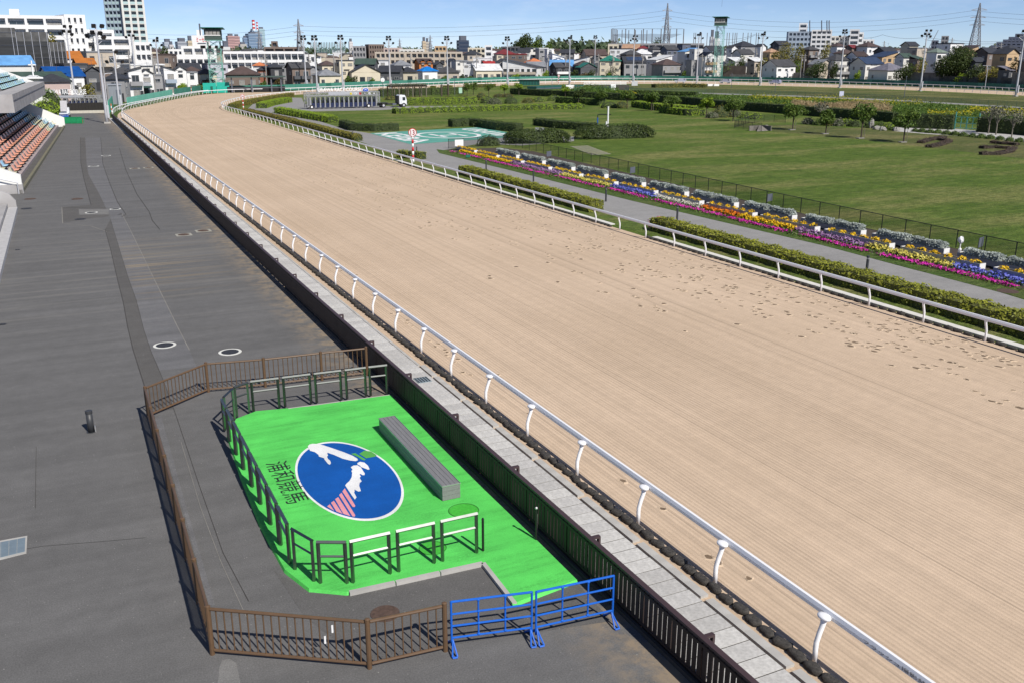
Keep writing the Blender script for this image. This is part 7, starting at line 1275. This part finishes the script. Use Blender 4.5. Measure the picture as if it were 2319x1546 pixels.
 (1876, 1912, 97, 66, 'hip', 'white', 'brown', 'white house with brown hip roof on the skyline', None), (1912, 1938, 102, 60, 'gx', 'brown', 'maroon', 'house with maroon roof between white houses', None), (1936, 1988, 95, 62, 'hip', 'white', 'brown', 'white house with wide brown hip roof', None), (1926, 2000, 130, 12, 'gx', 'offwhite', 'solar', 'house with long blue solar roof and white gable', None), (1964, 2032, 117, 30, 'sx', 'tan', 'solar', 'tan modern house with blue grey roof', 'tan'), (1968, 2060, 142, 7, 'hip', 'offwhite', 'lilac', 'pale house with lilac grey hip roof and white balcony', 'white'), (1976, 2028, 107, 46, 'gx', 'dgrey', 'slate', 'long dark slate roof on the hill', None), (2026, 2066, 121, 26, 'gx', 'offwhite', 'dgreen', 'white half timbered house with dark green roof', None), (2036, 2076, 95, 64, 'gx', 'cream', 'slate', 'cream house with dark gable roof on the skyline', None), (2052, 2096, 108, 46, 'flat', 'beige', 'grey', 'beige flat house left of the leaning pole', None), (2058, 2092, 126, 20, 'sy', 'brown', 'dgreen', 'dark green low roof beside the leaning mast', None),
 (2096, 2142, 109, 34, 'hip', 'white', 'sage', 'white house with sage green hip roof', None), (2116, 2178, 98, 58, 'flat', 'white', 'slate', 'white house with thin black roof edge', None), (2158, 2212, 103, 34, 'sx', 'tan', 'dbrown', 'tan house with single sloping dark roof', None), (2186, 2230, 130, 12, 'gx', 'dgrey', 'slate', 'low slate roofed shed right of the great tree', None), (2204, 2262, 108, 30, 'gx', 'brown', 'slate', 'dark tiled house with striped awning', None), (2246, 2306, 110, 20, 'gy', 'tan', 'slate', 'tan gabled house with dark window', None), (2252, 2312, 102, 58, 'hip', 'grey', 'slate', 'grey hipped roof below the stepped apartments', None), (2266, 2302, 150, 6, 'sy', 'dgrey', 'lilac', 'low dark hut with grey lean to roof', None), (2306, 2360, 128, 14, 'hip', 'brown', 'slate', 'dark house at the right edge behind the mast', None)]
for h in HS:
    if h[1] < 240: h = (h[0], h[1], h[2], h[3]+16)+h[4:]
    ex = {'cross': cross, 'dorm': dormers, 'solar': solar}.get(h[8]); house(*h[:8], bal=None if ex else h[8], extra=ex)
# apartment blocks with recessed balconies
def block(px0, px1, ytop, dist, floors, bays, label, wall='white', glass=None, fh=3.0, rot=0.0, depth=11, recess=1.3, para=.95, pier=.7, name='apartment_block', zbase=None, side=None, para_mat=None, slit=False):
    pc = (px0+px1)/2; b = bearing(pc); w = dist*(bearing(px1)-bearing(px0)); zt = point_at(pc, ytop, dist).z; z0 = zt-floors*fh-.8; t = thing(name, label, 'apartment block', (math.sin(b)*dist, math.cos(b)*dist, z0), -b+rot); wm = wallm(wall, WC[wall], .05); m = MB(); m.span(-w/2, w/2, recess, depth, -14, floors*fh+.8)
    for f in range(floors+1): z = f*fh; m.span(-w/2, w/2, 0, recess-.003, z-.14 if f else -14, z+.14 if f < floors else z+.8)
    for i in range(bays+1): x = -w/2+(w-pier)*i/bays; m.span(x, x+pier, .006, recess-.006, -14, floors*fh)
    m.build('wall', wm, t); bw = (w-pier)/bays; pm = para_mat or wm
    for f in range(floors):
        for i in range(bays):
            x = -w/2+pier/2+bw*(i+.5); put('window', window_mesh(round(bw-pier-.5, 1), 1.9, 2 if glass == 'cream' else random.choice([0, 0, 2, 1])), t, (x, recess-.02, f*fh+1.25)); MB().span(x-bw/2+pier/2+.004, x+bw/2-pier/2-.004, -.04 if para_mat else .04, .12, f*fh+.14, f*fh+.14+para).build('balcony', pm, t)
    if w > 24 and floors > 2: MB().span(-w*.06, w*.04, 3, 7, floors*fh+.8, floors*fh+2.6).build('roof_house', wm, t)
    for f in range(floors): 
        for yy in (3.5, 7): put('window', window_mesh(.7, 1.5, 1), t, (w/2+.01, yy, f*fh+1.4), math.pi/2)
    return t
block(-60, 160, 35, 330, 6, 5, 'big white apartment block with deep balcony bays at upper left', rot=-.03); block(158, 206, 34, 333, 6, 3, 'white rounded end wing of the big apartment block', pier=1.0, rot=.25); block(196, 266, 68, 345, 4, 2, 'white stepped apartment block behind the second, upper part'); block(219, 302, 83, 338, 4, 2, 'white stepped apartment block with dark balcony openings, lower part', rot=.03); block(308, 346, 96, 325, 5, 3, 'slim white apartment house in front of the tower block', fh=2.8, pier=.4)
GLB = M('pale_glass_balcony', (.42, .55, .55), .3, var=.1)
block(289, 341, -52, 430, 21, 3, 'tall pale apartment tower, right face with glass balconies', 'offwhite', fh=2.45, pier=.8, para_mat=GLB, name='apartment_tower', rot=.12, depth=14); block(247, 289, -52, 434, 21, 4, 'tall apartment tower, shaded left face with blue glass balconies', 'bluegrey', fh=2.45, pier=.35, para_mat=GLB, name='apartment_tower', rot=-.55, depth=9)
block(413, 492, 105, 400, 3, 3, 'white office block with cream blinds behind the watch tower', glass='cream', pier=.9, para=.5); block(372, 418, 112, 470, 3, 4, 'white terrace apartments left of the office', fh=2.6); block(400, 492, 129, 372, 2, 6, 'long white two storey gallery building', pier=.5); block(508, 692, 117, 385, 2, 12, 'very long white two storey gallery apartments', pier=.25, para=.8, fh=3.2); block(690, 716, 124, 380, 1, 2, 'white end wing of the long gallery apartments')
block(600, 690, 107, 520, 2, 4, 'brown flat roofed apartments behind the gallery building', 'brown', fh=3.4); block(617, 632, 94, 535, 4, 1, 'brown stair block on the roof line', 'brown'); block(800, 830, 105, 560, 4, 4, 'greenish grey apartment block left of the terraces', 'grey'); block(836, 872, 101, 560, 5, 6, 'stepped brown terrace apartments, left', 'brown', fh=2.6, rot=.2); block(870, 912, 109, 540, 3, 5, 'stepped pinkish terrace apartments, right', 'pink', fh=2.6); block(905, 962, 112, 520, 2, 6, 'low white terrace block on the skyline', 'offwhite')
block(850, 918, 118, 480, 2, 6, 'long block with pale green roof, left', 'beige', fh=3); block(918, 1048, 118, 490, 2, 10, 'long block with pale green roof, right', 'beige', fh=3); block(985, 1012, 105, 640, 3, 3, 'beige block left of the dark tower', 'tan'); block(1060, 1100, 109, 600, 2, 4, 'beige low block right of the dark tower', 'cream'); block(1098, 1115, 103, 560, 3, 1, 'white plain block on the skyline', 'white'); block(1135, 1178, 106, 560, 2, 4, 'dark low block left of the round trees', 'dgrey')
block(1375, 1592, 99, 520, 1, 14, 'long flat parking deck under the golf net', 'grey', fh=3.6, para=.6, pier=.5); block(1376, 1400, 101, 500, 3, 2, 'cream stair block at the parking deck end', 'cream')
block(1780, 1835, 72, 640, 4, 6, 'grey fronted hospital block on the hill', 'bluegrey', fh=3.0, para=1.2, rot=.1); block(1832, 1878, 68, 640, 5, 4, 'white hospital block with balconies', 'white', fh=2.7); block(1803, 1822, 53, 655, 6, 1, 'white stair tower on the hospital roof', 'white'); block(1876, 1945, 82, 650, 3, 7, 'long white hospital wing', 'offwhite', fh=3.0); block(1918, 1940, 67, 640, 5, 1, 'white plain tower right of the hospital wing', 'white'); block(1936, 1950, 74, 645, 4, 1, 'smaller white plain tower by the hospital', 'white'); block(1940, 1975, 90, 660, 1, 4, 'low white roof terrace building', 'white')
for i, (a, b, y) in enumerate(((2238, 2320, 103), (2250, 2330, 96), (2264, 2330, 90), (2276, 2330, 84), (2290, 2335, 77))): block(a, b, y, 520+i*8, 1, 7, ['lowest', 'second', 'third', 'fourth', 'top'][i]+' tier of the stepped dark apartment block at right', 'navy', fh=3.0, para=.7)
block(2125, 2142, 82, 800, 4, 2, 'distant pale tower left of the right pylon', 'grey'); block(2104, 2120, 92, 700, 2, 2, 'dark distant roof block at right', 'navy')
# skyline towers
def tower(px0, px1, ytop, dist, col, label, fh=4.0, glass=(.10, .15, .22), rough=.3, band=True):
    pc = (px0+px1)/2; b = bearing(pc); w = dist*(bearing(px1)-bearing(px0)); zt = point_at(pc, ytop, dist).z; H = zt+10; t = thing('office_tower', label, 'office tower', (math.sin(b)*dist, math.cos(b)*dist, -10), -b+.25); MB().span(-w/2, w/2, -w/2, w/2, 0, H).build('wall', M('tower_%d' % px0, col, .6, var=.06, scale=.02), t)
    n = max(3, int(H/fh)); gm = M('tower_glass_%d' % px0, glass, rough, var=.1, scale=.05)
    for i in range(2, n):
        if band: MB().span(-w/2-.1, w/2+.1, -w/2-.1, w/2+.1, i*H/n, i*H/n+H/n*.5).build('window_band', gm, t)
    MB().span(-w*.3, w*.3, -w*.3, w*.3, H, H+5).build('roof_plant', M_GSG, t); return t
tower(518, 534, 82, 2600, (.42, .26, .25), 'pink brown office tower on the left skyline', 6, (.30, .19, .19)); tower(534, 546, 83, 2650, (.45, .29, .28), 'pink brown office tower, right half', 6, (.30, .19, .19)); tower(545, 560, 101, 2400, (.42, .40, .37), 'beige block before the blue towers', 6, (.33, .32, .3))
tower(554, 563, 86, 2900, (.18, .25, .36), 'lower blue glass tower on the left skyline', 7, (.12, .18, .28)); tower(563, 594, 77, 2950, (.20, .28, .39), 'main blue glass skyscraper', 7, (.14, .21, .31)); tower(572, 580, 70, 2990, (.2, .28, .39), 'upper core of the blue skyscraper', 7, (.14, .21, .31)); tower(590, 603, 66, 3100, (.33, .45, .50), 'pale green blue glass tower behind the skyscraper', 7, (.27, .40, .45))
for px, y0, y1, l in ((575, 46, 70, 'red and white antenna mast on the blue skyscraper, left'), (583, 51, 66, 'red and white antenna mast on the blue skyscraper, right')):
    p = point_at(px, 70, 2960); z1 = point_at(px, y0, 2960).z; t = thing('antenna_mast', l, 'antenna mast', p); n = 6
    for i in range(n): a, c = (z1-p.z)*i/n, (z1-p.z)*(i+1)/n; MB().tube([(0, 0, a), (0, 0, c)], 4.2 if px < 580 else 2.6, 6).build('band', M_SIGN if i % 2 == 0 else M_RED, t)
tower(957, 965, 94, 1300, (.50, .40, .28), 'cream slab tower with dark top, left half', 3.5, (.4, .33, .24)); tower(965, 972, 96, 1310, (.46, .42, .36), 'cream slab tower, pale right half', 3.5, (.3, .28, .26)); tower(1037, 1060, 92, 1150, (.035, .05, .085), 'dark navy slab tower on the skyline', 4, (.03, .045, .08)); tower(403, 427, 95, 1500, (.34, .36, .40), 'distant grey block with pale roof at left', 4, (.22, .24, .28)); tower(374, 392, 96, 1700, (.40, .44, .50), 'distant pale blue grey block at left', 4, (.33, .37, .42)); tower(386, 396, 102, 1600, (.5, .48, .48), 'distant pale block next to the blue grey one', 4, (.4, .38, .38)); tower(428, 440, 93, 1100, (.5, .42, .3), 'distant beige roof block beside the sign building', 4, (.4, .34, .25)); tower(792, 800, 95, 1700, (.6, .58, .58), 'distant white tower with red marks', 4, (.5, .48, .48)); tower(505, 522, 107, 900, (.55, .56, .56), 'distant white low block beside the tower', 4, (.4, .4, .4)); tower(1605, 1614, 84, 760, (.45, .47, .5), 'small grey roof structure beside the watch tower', 4, (.3, .3, .33)); tower(1614, 1626, 88, 740, (.7, .7, .7), 'white structure beside the watch tower', 4, (.6, .6, .6)); tower(2192, 2212, 113, 1900, (.28, .36, .46), 'distant blue hazy block', 5, (.26, .34, .44))
# sign building with lettering
b = bearing(458); t = thing('sign_building', 'white building with red and black roof lettering left of the watch tower', 'building', point_at(458, 125, 470)*1.0, -b); t.location.z = 0; w = 470*(bearing(478)-bearing(438)); zt = point_at(458, 81, 470).z; MB().span(-w/2, w/2, 0, 9, 0, zt).build('wall', wallm('white', WC['white']), t); put('sign_letters', text_mesh('store', w*.62, 1.9, M_RED), t, (w*.05, -.05, point_at(458, 91, 470).z), (math.pi/2, 0, 0)); MB().span(-w*.2, w*.1, 2, 5, zt, zt+2.4).build('roof_house', wallm('white', WC['white']), t); MB().tube([(0, 2, zt), (0, 2, point_at(458, 54, 470).z)], .35, 6).build('aerial', M_GSG, t)
for i in range(4): MB().box((-w*.15+w*.12*i, -.06, point_at(458, 99, 470).z), (.9, .06, .5)).build('small_mark', M_GSG, t)
# netted scaffold building
M_NETB = M('scaffold_net', (.035, .037, .04), .9, var=.4, scale=.5, stretch=(.3, .3, 3)); M_NETL = M('scaffold_net_pale', (.10, .10, .10), .9, var=.4, scale=.5)
t = thing('netted_building', 'building wrapped in dark scaffold netting at the left edge', 'building', (*point_at(60, 140, 268).to_2d(), 0), -bearing(60)); k = 268/FPX/math.cos(.36)*.94
for x0, x1, yt in ((-90, 48, 63), (48, 104, 73), (104, 133, 96)): 
    X0, X1 = (x0-60)*k, (x1-60)*k; zt = point_at((x0+x1)/2, yt, 268).z; MB().span(X0, X1-.02, 0, 12, 0, zt-2.2).build('net_panel', M_NETB, t); MB().span(X0, X1-.02, .05, 11.9, zt-2.2, zt).build('upper_net_panel', M_NETL, t)
    for i in range(5): x = X0+(X1-X0)*i/4.2; MB().tube([(x, -.15, 0), (x, -.15, zt)], .06, 5).build('scaffold_pole', M_GALV, t)
    for z in range(4, int(zt), 3): MB().tube([(X0, -.12, z), (X1, -.12, z)], .045, 4).build('scaffold_pole', M_GSG, t)
# golf driving range net
M_GOLF = net_mat('golf_net', (.10, .11, .14), .42, 1); M_GPOL = M('golf_pole', (.16, .15, .15), .6, var=.1)
t = thing('golf_net', 'tall golf driving range poles and sagging net above the parking deck', 'net fence'); tops = [(1384, 66, 560), (1387, 65, 590), (1390, 66, 620), (1394, 66, 560), (1397, 68, 640), (1408, 68, 650), (1416, 66, 560), (1423, 69, 650), (1436, 66, 560), (1438, 69, 650), (1452, 69, 650), (1456, 66, 560), (1464, 69, 650), (1476, 66, 560), (1496, 66, 560), (1516, 66, 560), (1531, 66, 560), (1547, 66, 560)]
for px, yt, ds in tops: p = point_at(px, 103, ds); q = point_at(px, yt, ds); MB().tube([(p.x, p.y, p.z-3), (p.x, p.y, q.z)], .28, 6).build('pole', M_GPOL, t)
m = MB(); up = [(1386, 78), (1416, 77), (1436, 78), (1456, 78), (1476, 77), (1496, 78), (1516, 78), (1531, 77), (1545, 78)]; lo = [(1392, 82), (1416, 87), (1436, 90), (1456, 92), (1476, 96), (1490, 93), (1512, 89), (1528, 84), (1545, 78)]
for i in range(8):
    m.face([tuple(point_at(*q, 558)) for q in (up[i], up[i+1], lo[i+1], lo[i])])
m.build('sagging_net', M_GOLF, t); m = MB(); m.face([tuple(point_at(*q, 600)) for q in ((1386, 80), (1400, 79), (1401, 100), (1388, 100))]); m.build('side_net', M_GOLF, t); m = MB(); m.tube([point_at(1386, 66, 560), point_at(1547, 66, 560)], .08, 4); m.build('top_cable', M_WIRE, t)
t = thing('golf_net', 'row of thin golf range poles on the skyline right of the first', 'net fence')
for px in (1570, 1574, 1587, 1600, 1612, 1645, 1650, 1658, 1663, 1667, 1681, 1692, 1699, 1711, 1716): p = point_at(px, 110, 640); q = point_at(px, 75, 640); MB().tube([(p.x, p.y, p.z-4), (p.x, p.y, q.z)], .22, 5).build('pole', M_GPOL, t)
t = thing('golf_net', 'pale green driving range net behind the left floodlights', 'net fence'); M_TEAL = net_mat('teal_net', (.16, .34, .36), .38, 1); m = MB(); m.face([tuple(point_at(*q, 760)) for q in ((703, 97), (782, 97), (782, 120), (703, 120))]); m.build('net', M_TEAL, t)
for i in range(14): px = 704+6*i; p = point_at(px, 120, 758); q = point_at(px, 96, 758); MB().tube([p, q], .22, 5).build('pole', M_GPOL, t)
for px, l in ((1834, 'left'), (1861, 'second'), (1873, 'third'), (1878, 'right')): p = point_at(px, 75, 620); q = point_at(px, 47, 620); tag(MB().tube([p, q-Vector((0, 0, 1)), q], .35, 6).build('antenna_mast', M_GSG), f'thin grey antenna mast on the hospital roof, {l} of four', 'antenna mast')
# utility poles and street wires among the houses
pm = MB().tube([(0, 0, 0), (0, 0, 11)], .17, 6).beam((-.9, 0, 10.3), (.9, 0, 10.3), .12).beam((-.7, 0, 9.5), (.7, 0, 9.5), .12).box((.35, 0, 8.6), (.5, .5, .9)).mesh('utility_pole', M('pole_concrete', (.28, .27, .26), .8, var=.1))
UP = [(1241, 5, 'left of the black house'), (1281, 8, 'beside the floodlight mast before the black house'), (1355, 6, 'left of the cream house'), (1388, 8, 'in front of the cream house'), (1455, 6, 'before the slate solar roof'), (1590, 6, 'beside the tan balconies'), (1711, 40, 'by the small white gable'), (1815, 12, 'right of the white gabled house'), (1822, 8, 'second right of the white gabled house'), (1998, 55, 'tall on the skyline'), (2150, 60, 'in front of the thin black roof'), (346, 6, 'with transformers before the grey house'), (232, 10, 'slim, left of the tall mast'), (293, 30, 'behind the dark blue roof'), (601, 12, 'beside the brick house'), (700, 10, 'among the masts'), (756, 12, 'before the cream box house'), (930, 20, 'right of the white long house'), (1079, 12, 'in front of the hall'), (2250, 40, 'left of the stepped apartments'), (2262, 46, 'right of its neighbour by the stepped apartments')]
for px, bk, l in UP: d = fence_far(px)+bk; b = bearing(px); tag(put('utility_pole', pm, None, (math.sin(b)*d, math.cos(b)*d, land_z(px, d)), -b+.4), 'grey concrete utility pole '+l, 'utility pole')
for a, b, dz in (((1711, 80, 470), (1815, 83, 470), .8), ((1951, 87, 440), (2000, 79, 440), .5), ((2000, 80, 440), (2090, 86, 440), .8), ((1640, 90, 460), (1711, 78, 460), .8), ((2100, 86, 420), (2319, 92, 420), 1.0), ((2100, 92, 420), (2319, 96, 420), 1.0), ((1648, 98, 450), (1711, 80, 450), .6)): wire(point_at(*a), point_at(*b), dz, 'dark overhead street wire among the hill houses', .05)
# retaining walls on the right
M_RET = M('retaining_stone', (.20, .18, .16), .9, var=.35, scale=.6); M_RETD = M('retaining_dark', (.075, .07, .066), .9, var=.4, scale=.8)
def wall_px(pxs, back, h, mat, label, name='retaining_wall'):
    t = thing(name, label, 'wall')
    for a, b in zip(pxs, pxs[1:]):
        A = Vector((math.sin(bearing(a)), math.cos(bearing(a)), 0))*(fence_far(a)+back); B = Vector((math.sin(bearing(b)), math.cos(bearing(b)), 0))*(fence_far(b)+back); MB().beam((A.x, A.y, h/2-.3), (B.x, B.y, h/2-.3), .5, h+.6).build('wall_section', mat, t)
wall_px([1640, 1664, 1690], 16, 6.0, M('retaining_brown', (.11, .085, .07), .9, var=.3, scale=.5), 'brown stone retaining wall right of the watch tower'); wall_px([1655, 1680, 1706], 7, 2.6, M_RET, 'pale concrete wall with white hut top below the brown wall'); wall_px([2050, 2090, 2133], 7, 4.6, M_RET, 'grey stained retaining wall left of the great tree'); wall_px([2133, 2180, 2240, 2300], 6, 3.6, M_RETD, 'long dark stone retaining wall below the great tree'); wall_px([2298, 2350], 6, 5.5, M_RET, 'grey retaining wall at the right edge'); wall_px([1800, 1830, 1850], 16, 3.5, M_RET, 'stone terrace wall beside the dark garden tree')
# town trees
def town_tree(px, ytop, back, wpx, leaf, label, n=900, size=.5, ybase=None, kind=None):
    d = fence_far(px)+back; b = bearing(px); z0 = land_z(px, d); zt = point_at(px, ytop, d).z; h = max(2.0, zt-z0); r = d/FPX*wpx/2; tree_thing(label, (math.sin(b)*d, math.cos(b)*d), h, [((r*.5*math.cos(2.4*i), r*.5*math.sin(2.4*i), h*(.35+.45*((i*.37) % 1))), (r*.62, r*.62, h*.26)) for i in range(9)], leaf, n, size, max(.12, r*.06), z=z0)
town_tree(2163, 106, 9, 70, LM_DARK, 'great round dark tree on the retaining wall', 15000, .45); town_tree(2085, 130, 10, 26, LM_OLIVE, 'smaller olive tree left of the great tree'); town_tree(2052, 143, 5, 40, LM_DARK, 'dark spreading tree over the carport', 1600); town_tree(2212, 145, 8, 34, LM_DARK, 'dark tree right of the great tree', 1300); town_tree(2245, 152, 8, 40, LM_OLIVE, 'scrubby brownish tree behind the curved street lamp', 1300); town_tree(2296, 130, 10, 22, LM_RUST, 'reddish bare tree by the right edge mast', 600); town_tree(2180, 166, 7, 22, LM_BRIGHT, 'bright green shrub tree on the dark wall', 500)
town_tree(1772, 96, 34, 46, LM_OLIVE, 'large yellowish bamboo clump on the hill, left', 2600); town_tree(1806, 98, 36, 26, LM_OLIVE, 'tall yellowish bamboo clump beside the veranda house', 1500); town_tree(1866, 95, 44, 22, LM_OLIVE, 'golden tree in front of the hospital', 1200); town_tree(1850, 140, 8, 46, LM_DARK, 'dark garden tree before the beige bungalow', 2000); town_tree(1890, 142, 14, 16, LM_DARK, 'small dark garden tree right of the bungalow'); town_tree(1945, 160, 5, 13, LM_BRIGHT, 'bright yellow green round garden tree by the solar house', 600); town_tree(1802, 136, 20, 24, LM_MID, 'green garden shrubs right of the white gabled house'); town_tree(1677, 124, 20, 20, LM_DARK, 'dark round tree on the terrace'); town_tree(1650, 138, 18, 32, LM_MID, 'green terrace bushes beside the watch tower', 900); town_tree(1727, 128, 20, 22, LM_OLIVE, 'olive bushes below the pink tiled roof')
town_tree(1182, 79, 330, 46, LM_DARK, 'huge dome shaped dark tree on the hill', 3200, 1.4); town_tree(1214, 84, 330, 30, LM_MID, 'second dome shaped tree on the hill', 1800, 1.3); town_tree(1240, 94, 300, 20, LM_MID, 'smaller tree right of the dome trees', 800, 1.1); town_tree(707, 110, 90, 22, LM_DARK, 'round dark tree behind the left floodlights', 900, .8); town_tree(372, 106, 120, 20, LM_DARK, 'dark green tree cluster behind the brown terraced block', 900, .7); town_tree(118, 77, 70, 26, LM_OLIVE, 'roof terrace tree beside the netted building', 700, .6); town_tree(1483, 85, 170, 26, LM_DARK, 'dark spiky trees under the golf net', 900, .9)
for px, yt, w, lf_, l in ((188, 190, 30, LM_OLIVE, 'yellow green bushy tree behind the second gate sign'), (100, 205, 28, LM_DARK, 'dark tree left of the second gate sign'), (130, 198, 26, LM_MID, 'dark green tree before the pinkish house'), (405, 190, 24, LM_BRIGHT, 'bright green tree behind the left hoarding'), (440, 193, 30, LM_MID, 'thin leafy tree before the watch tower'), (465, 178, 28, LM_BROWN, 'bare brown tree before the beige house'), (784, 172, 10, LM_MID, 'narrow garden tree by the cream apartments'), (797, 172, 22, LM_DARK, 'dark garden tree left of the traditional house'), (840, 178, 12, LM_MID, 'small garden tree before the traditional house'), (858, 180, 12, LM_OLIVE, 'small olive tree before the dark house'), (1005, 172, 16, LM_MID, 'green garden bush before the beige pyramid house'), (1033, 175, 10, leaf_mat('yellow_bush', (.35, .28, .02), (.5, .42, .05)), 'bright yellow garden bush'), (1045, 169, 14, LM_DARK, 'dark round garden bush right of the yellow one'), (1062, 173, 12, LM_MID, 'green garden bush beside the hall'), (1168, 168, 20, LM_BRIGHT, 'pale leafy tree before the white sloping house'), (1214, 169, 16, LM_MID, 'slim tree at the white house corner'), (1236, 160, 14, LM_BRIGHT, 'bright round tree between white and black houses'), (1300, 158, 20, LM_DARK, 'dark scrub left of the green gables'), (1322, 165, 24, LM_RUST, 'reddish shrubs below the green gables'), (1340, 158, 20, LM_DARK, 'dark tree right of the green gables'), (1385, 150, 26, LM_GREY, 'pale half bare tree before the cream house'), (1379, 163, 12, LM_BRIGHT, 'bright shrub before the cream house'), (1550, 160, 10, LM_MID, 'slender tree right of the grey striped house'), (625, 178, 16, LM_RUST, 'red azalea bush behind the shelter'), (592, 184, 14, LM_MID, 'green bush behind the shelter')): town_tree(px, yt, 5 if px > 210 else 26, w, lf_, l, 420, .5)
# far woods (uncounted)
P = []
for px in np.arange(1245, 1400, .5): d = 900+rng.random()*150; q = point_at(px, 107+rng.random()*9-3*math.sin(px*.11), d); P.append(tuple(q))
for px in np.arange(-50, 2400, 1.4): d = 1500+rng.random()*900; q = point_at(px, 119-rng.random()*6, d); P.append(tuple(q))
P = np.array(P); P = np.repeat(P, 7, 0)+rng.normal(0, 1, (len(P)*7, 3))*np.array([6, 6, 2.6]); tag(put('far_woods', leaf_mesh('far_woods', quads(P, np.tile(np.array([[0, -.6, .5]]), (len(P), 1)), 5.0, .8), leaf_mat('far_leaf', (.035, .06, .03), (.08, .11, .05), .1))), 'far belt of woods and hedges on the horizon', kind='stuff')
# far town too small to tell apart: small roofs between the hills and the skyline
m = MB()
for i in range(420):
    px = random.uniform(-60, 2400); d = fence_far(px)+random.uniform(140, 900); b = bearing(px); z0 = land_z(px, d); d = d+60; w = random.uniform(7, 14); h = random.uniform(5, 8.5) if random.random() < .85 else random.uniform(9, 12); h = max(3, min(h, 11+.0052*d-z0-1.6)); m.box((math.sin(b)*d, math.cos(b)*d, z0+h/2), (w, random.uniform(7, 12), h), -b+random.uniform(-.5, .5), random.choice([0, 0, 1, 2, 3])); m.box((math.sin(b)*d, math.cos(b)*d, z0+h+.7), (w+.6, 9, 1.4), -b+random.uniform(-.5, .5), random.choice([4, 5, 4]), .55)
tag(m.build('far_town', [wallm('white', WC['white']), wallm('cream', WC['cream']), wallm('grey', WC['grey']), wallm('beige', WC['beige']), roofm('charcoal'), roofm('brown')]), 'far crowd of small roofs beyond the nearer houses', kind='stuff')
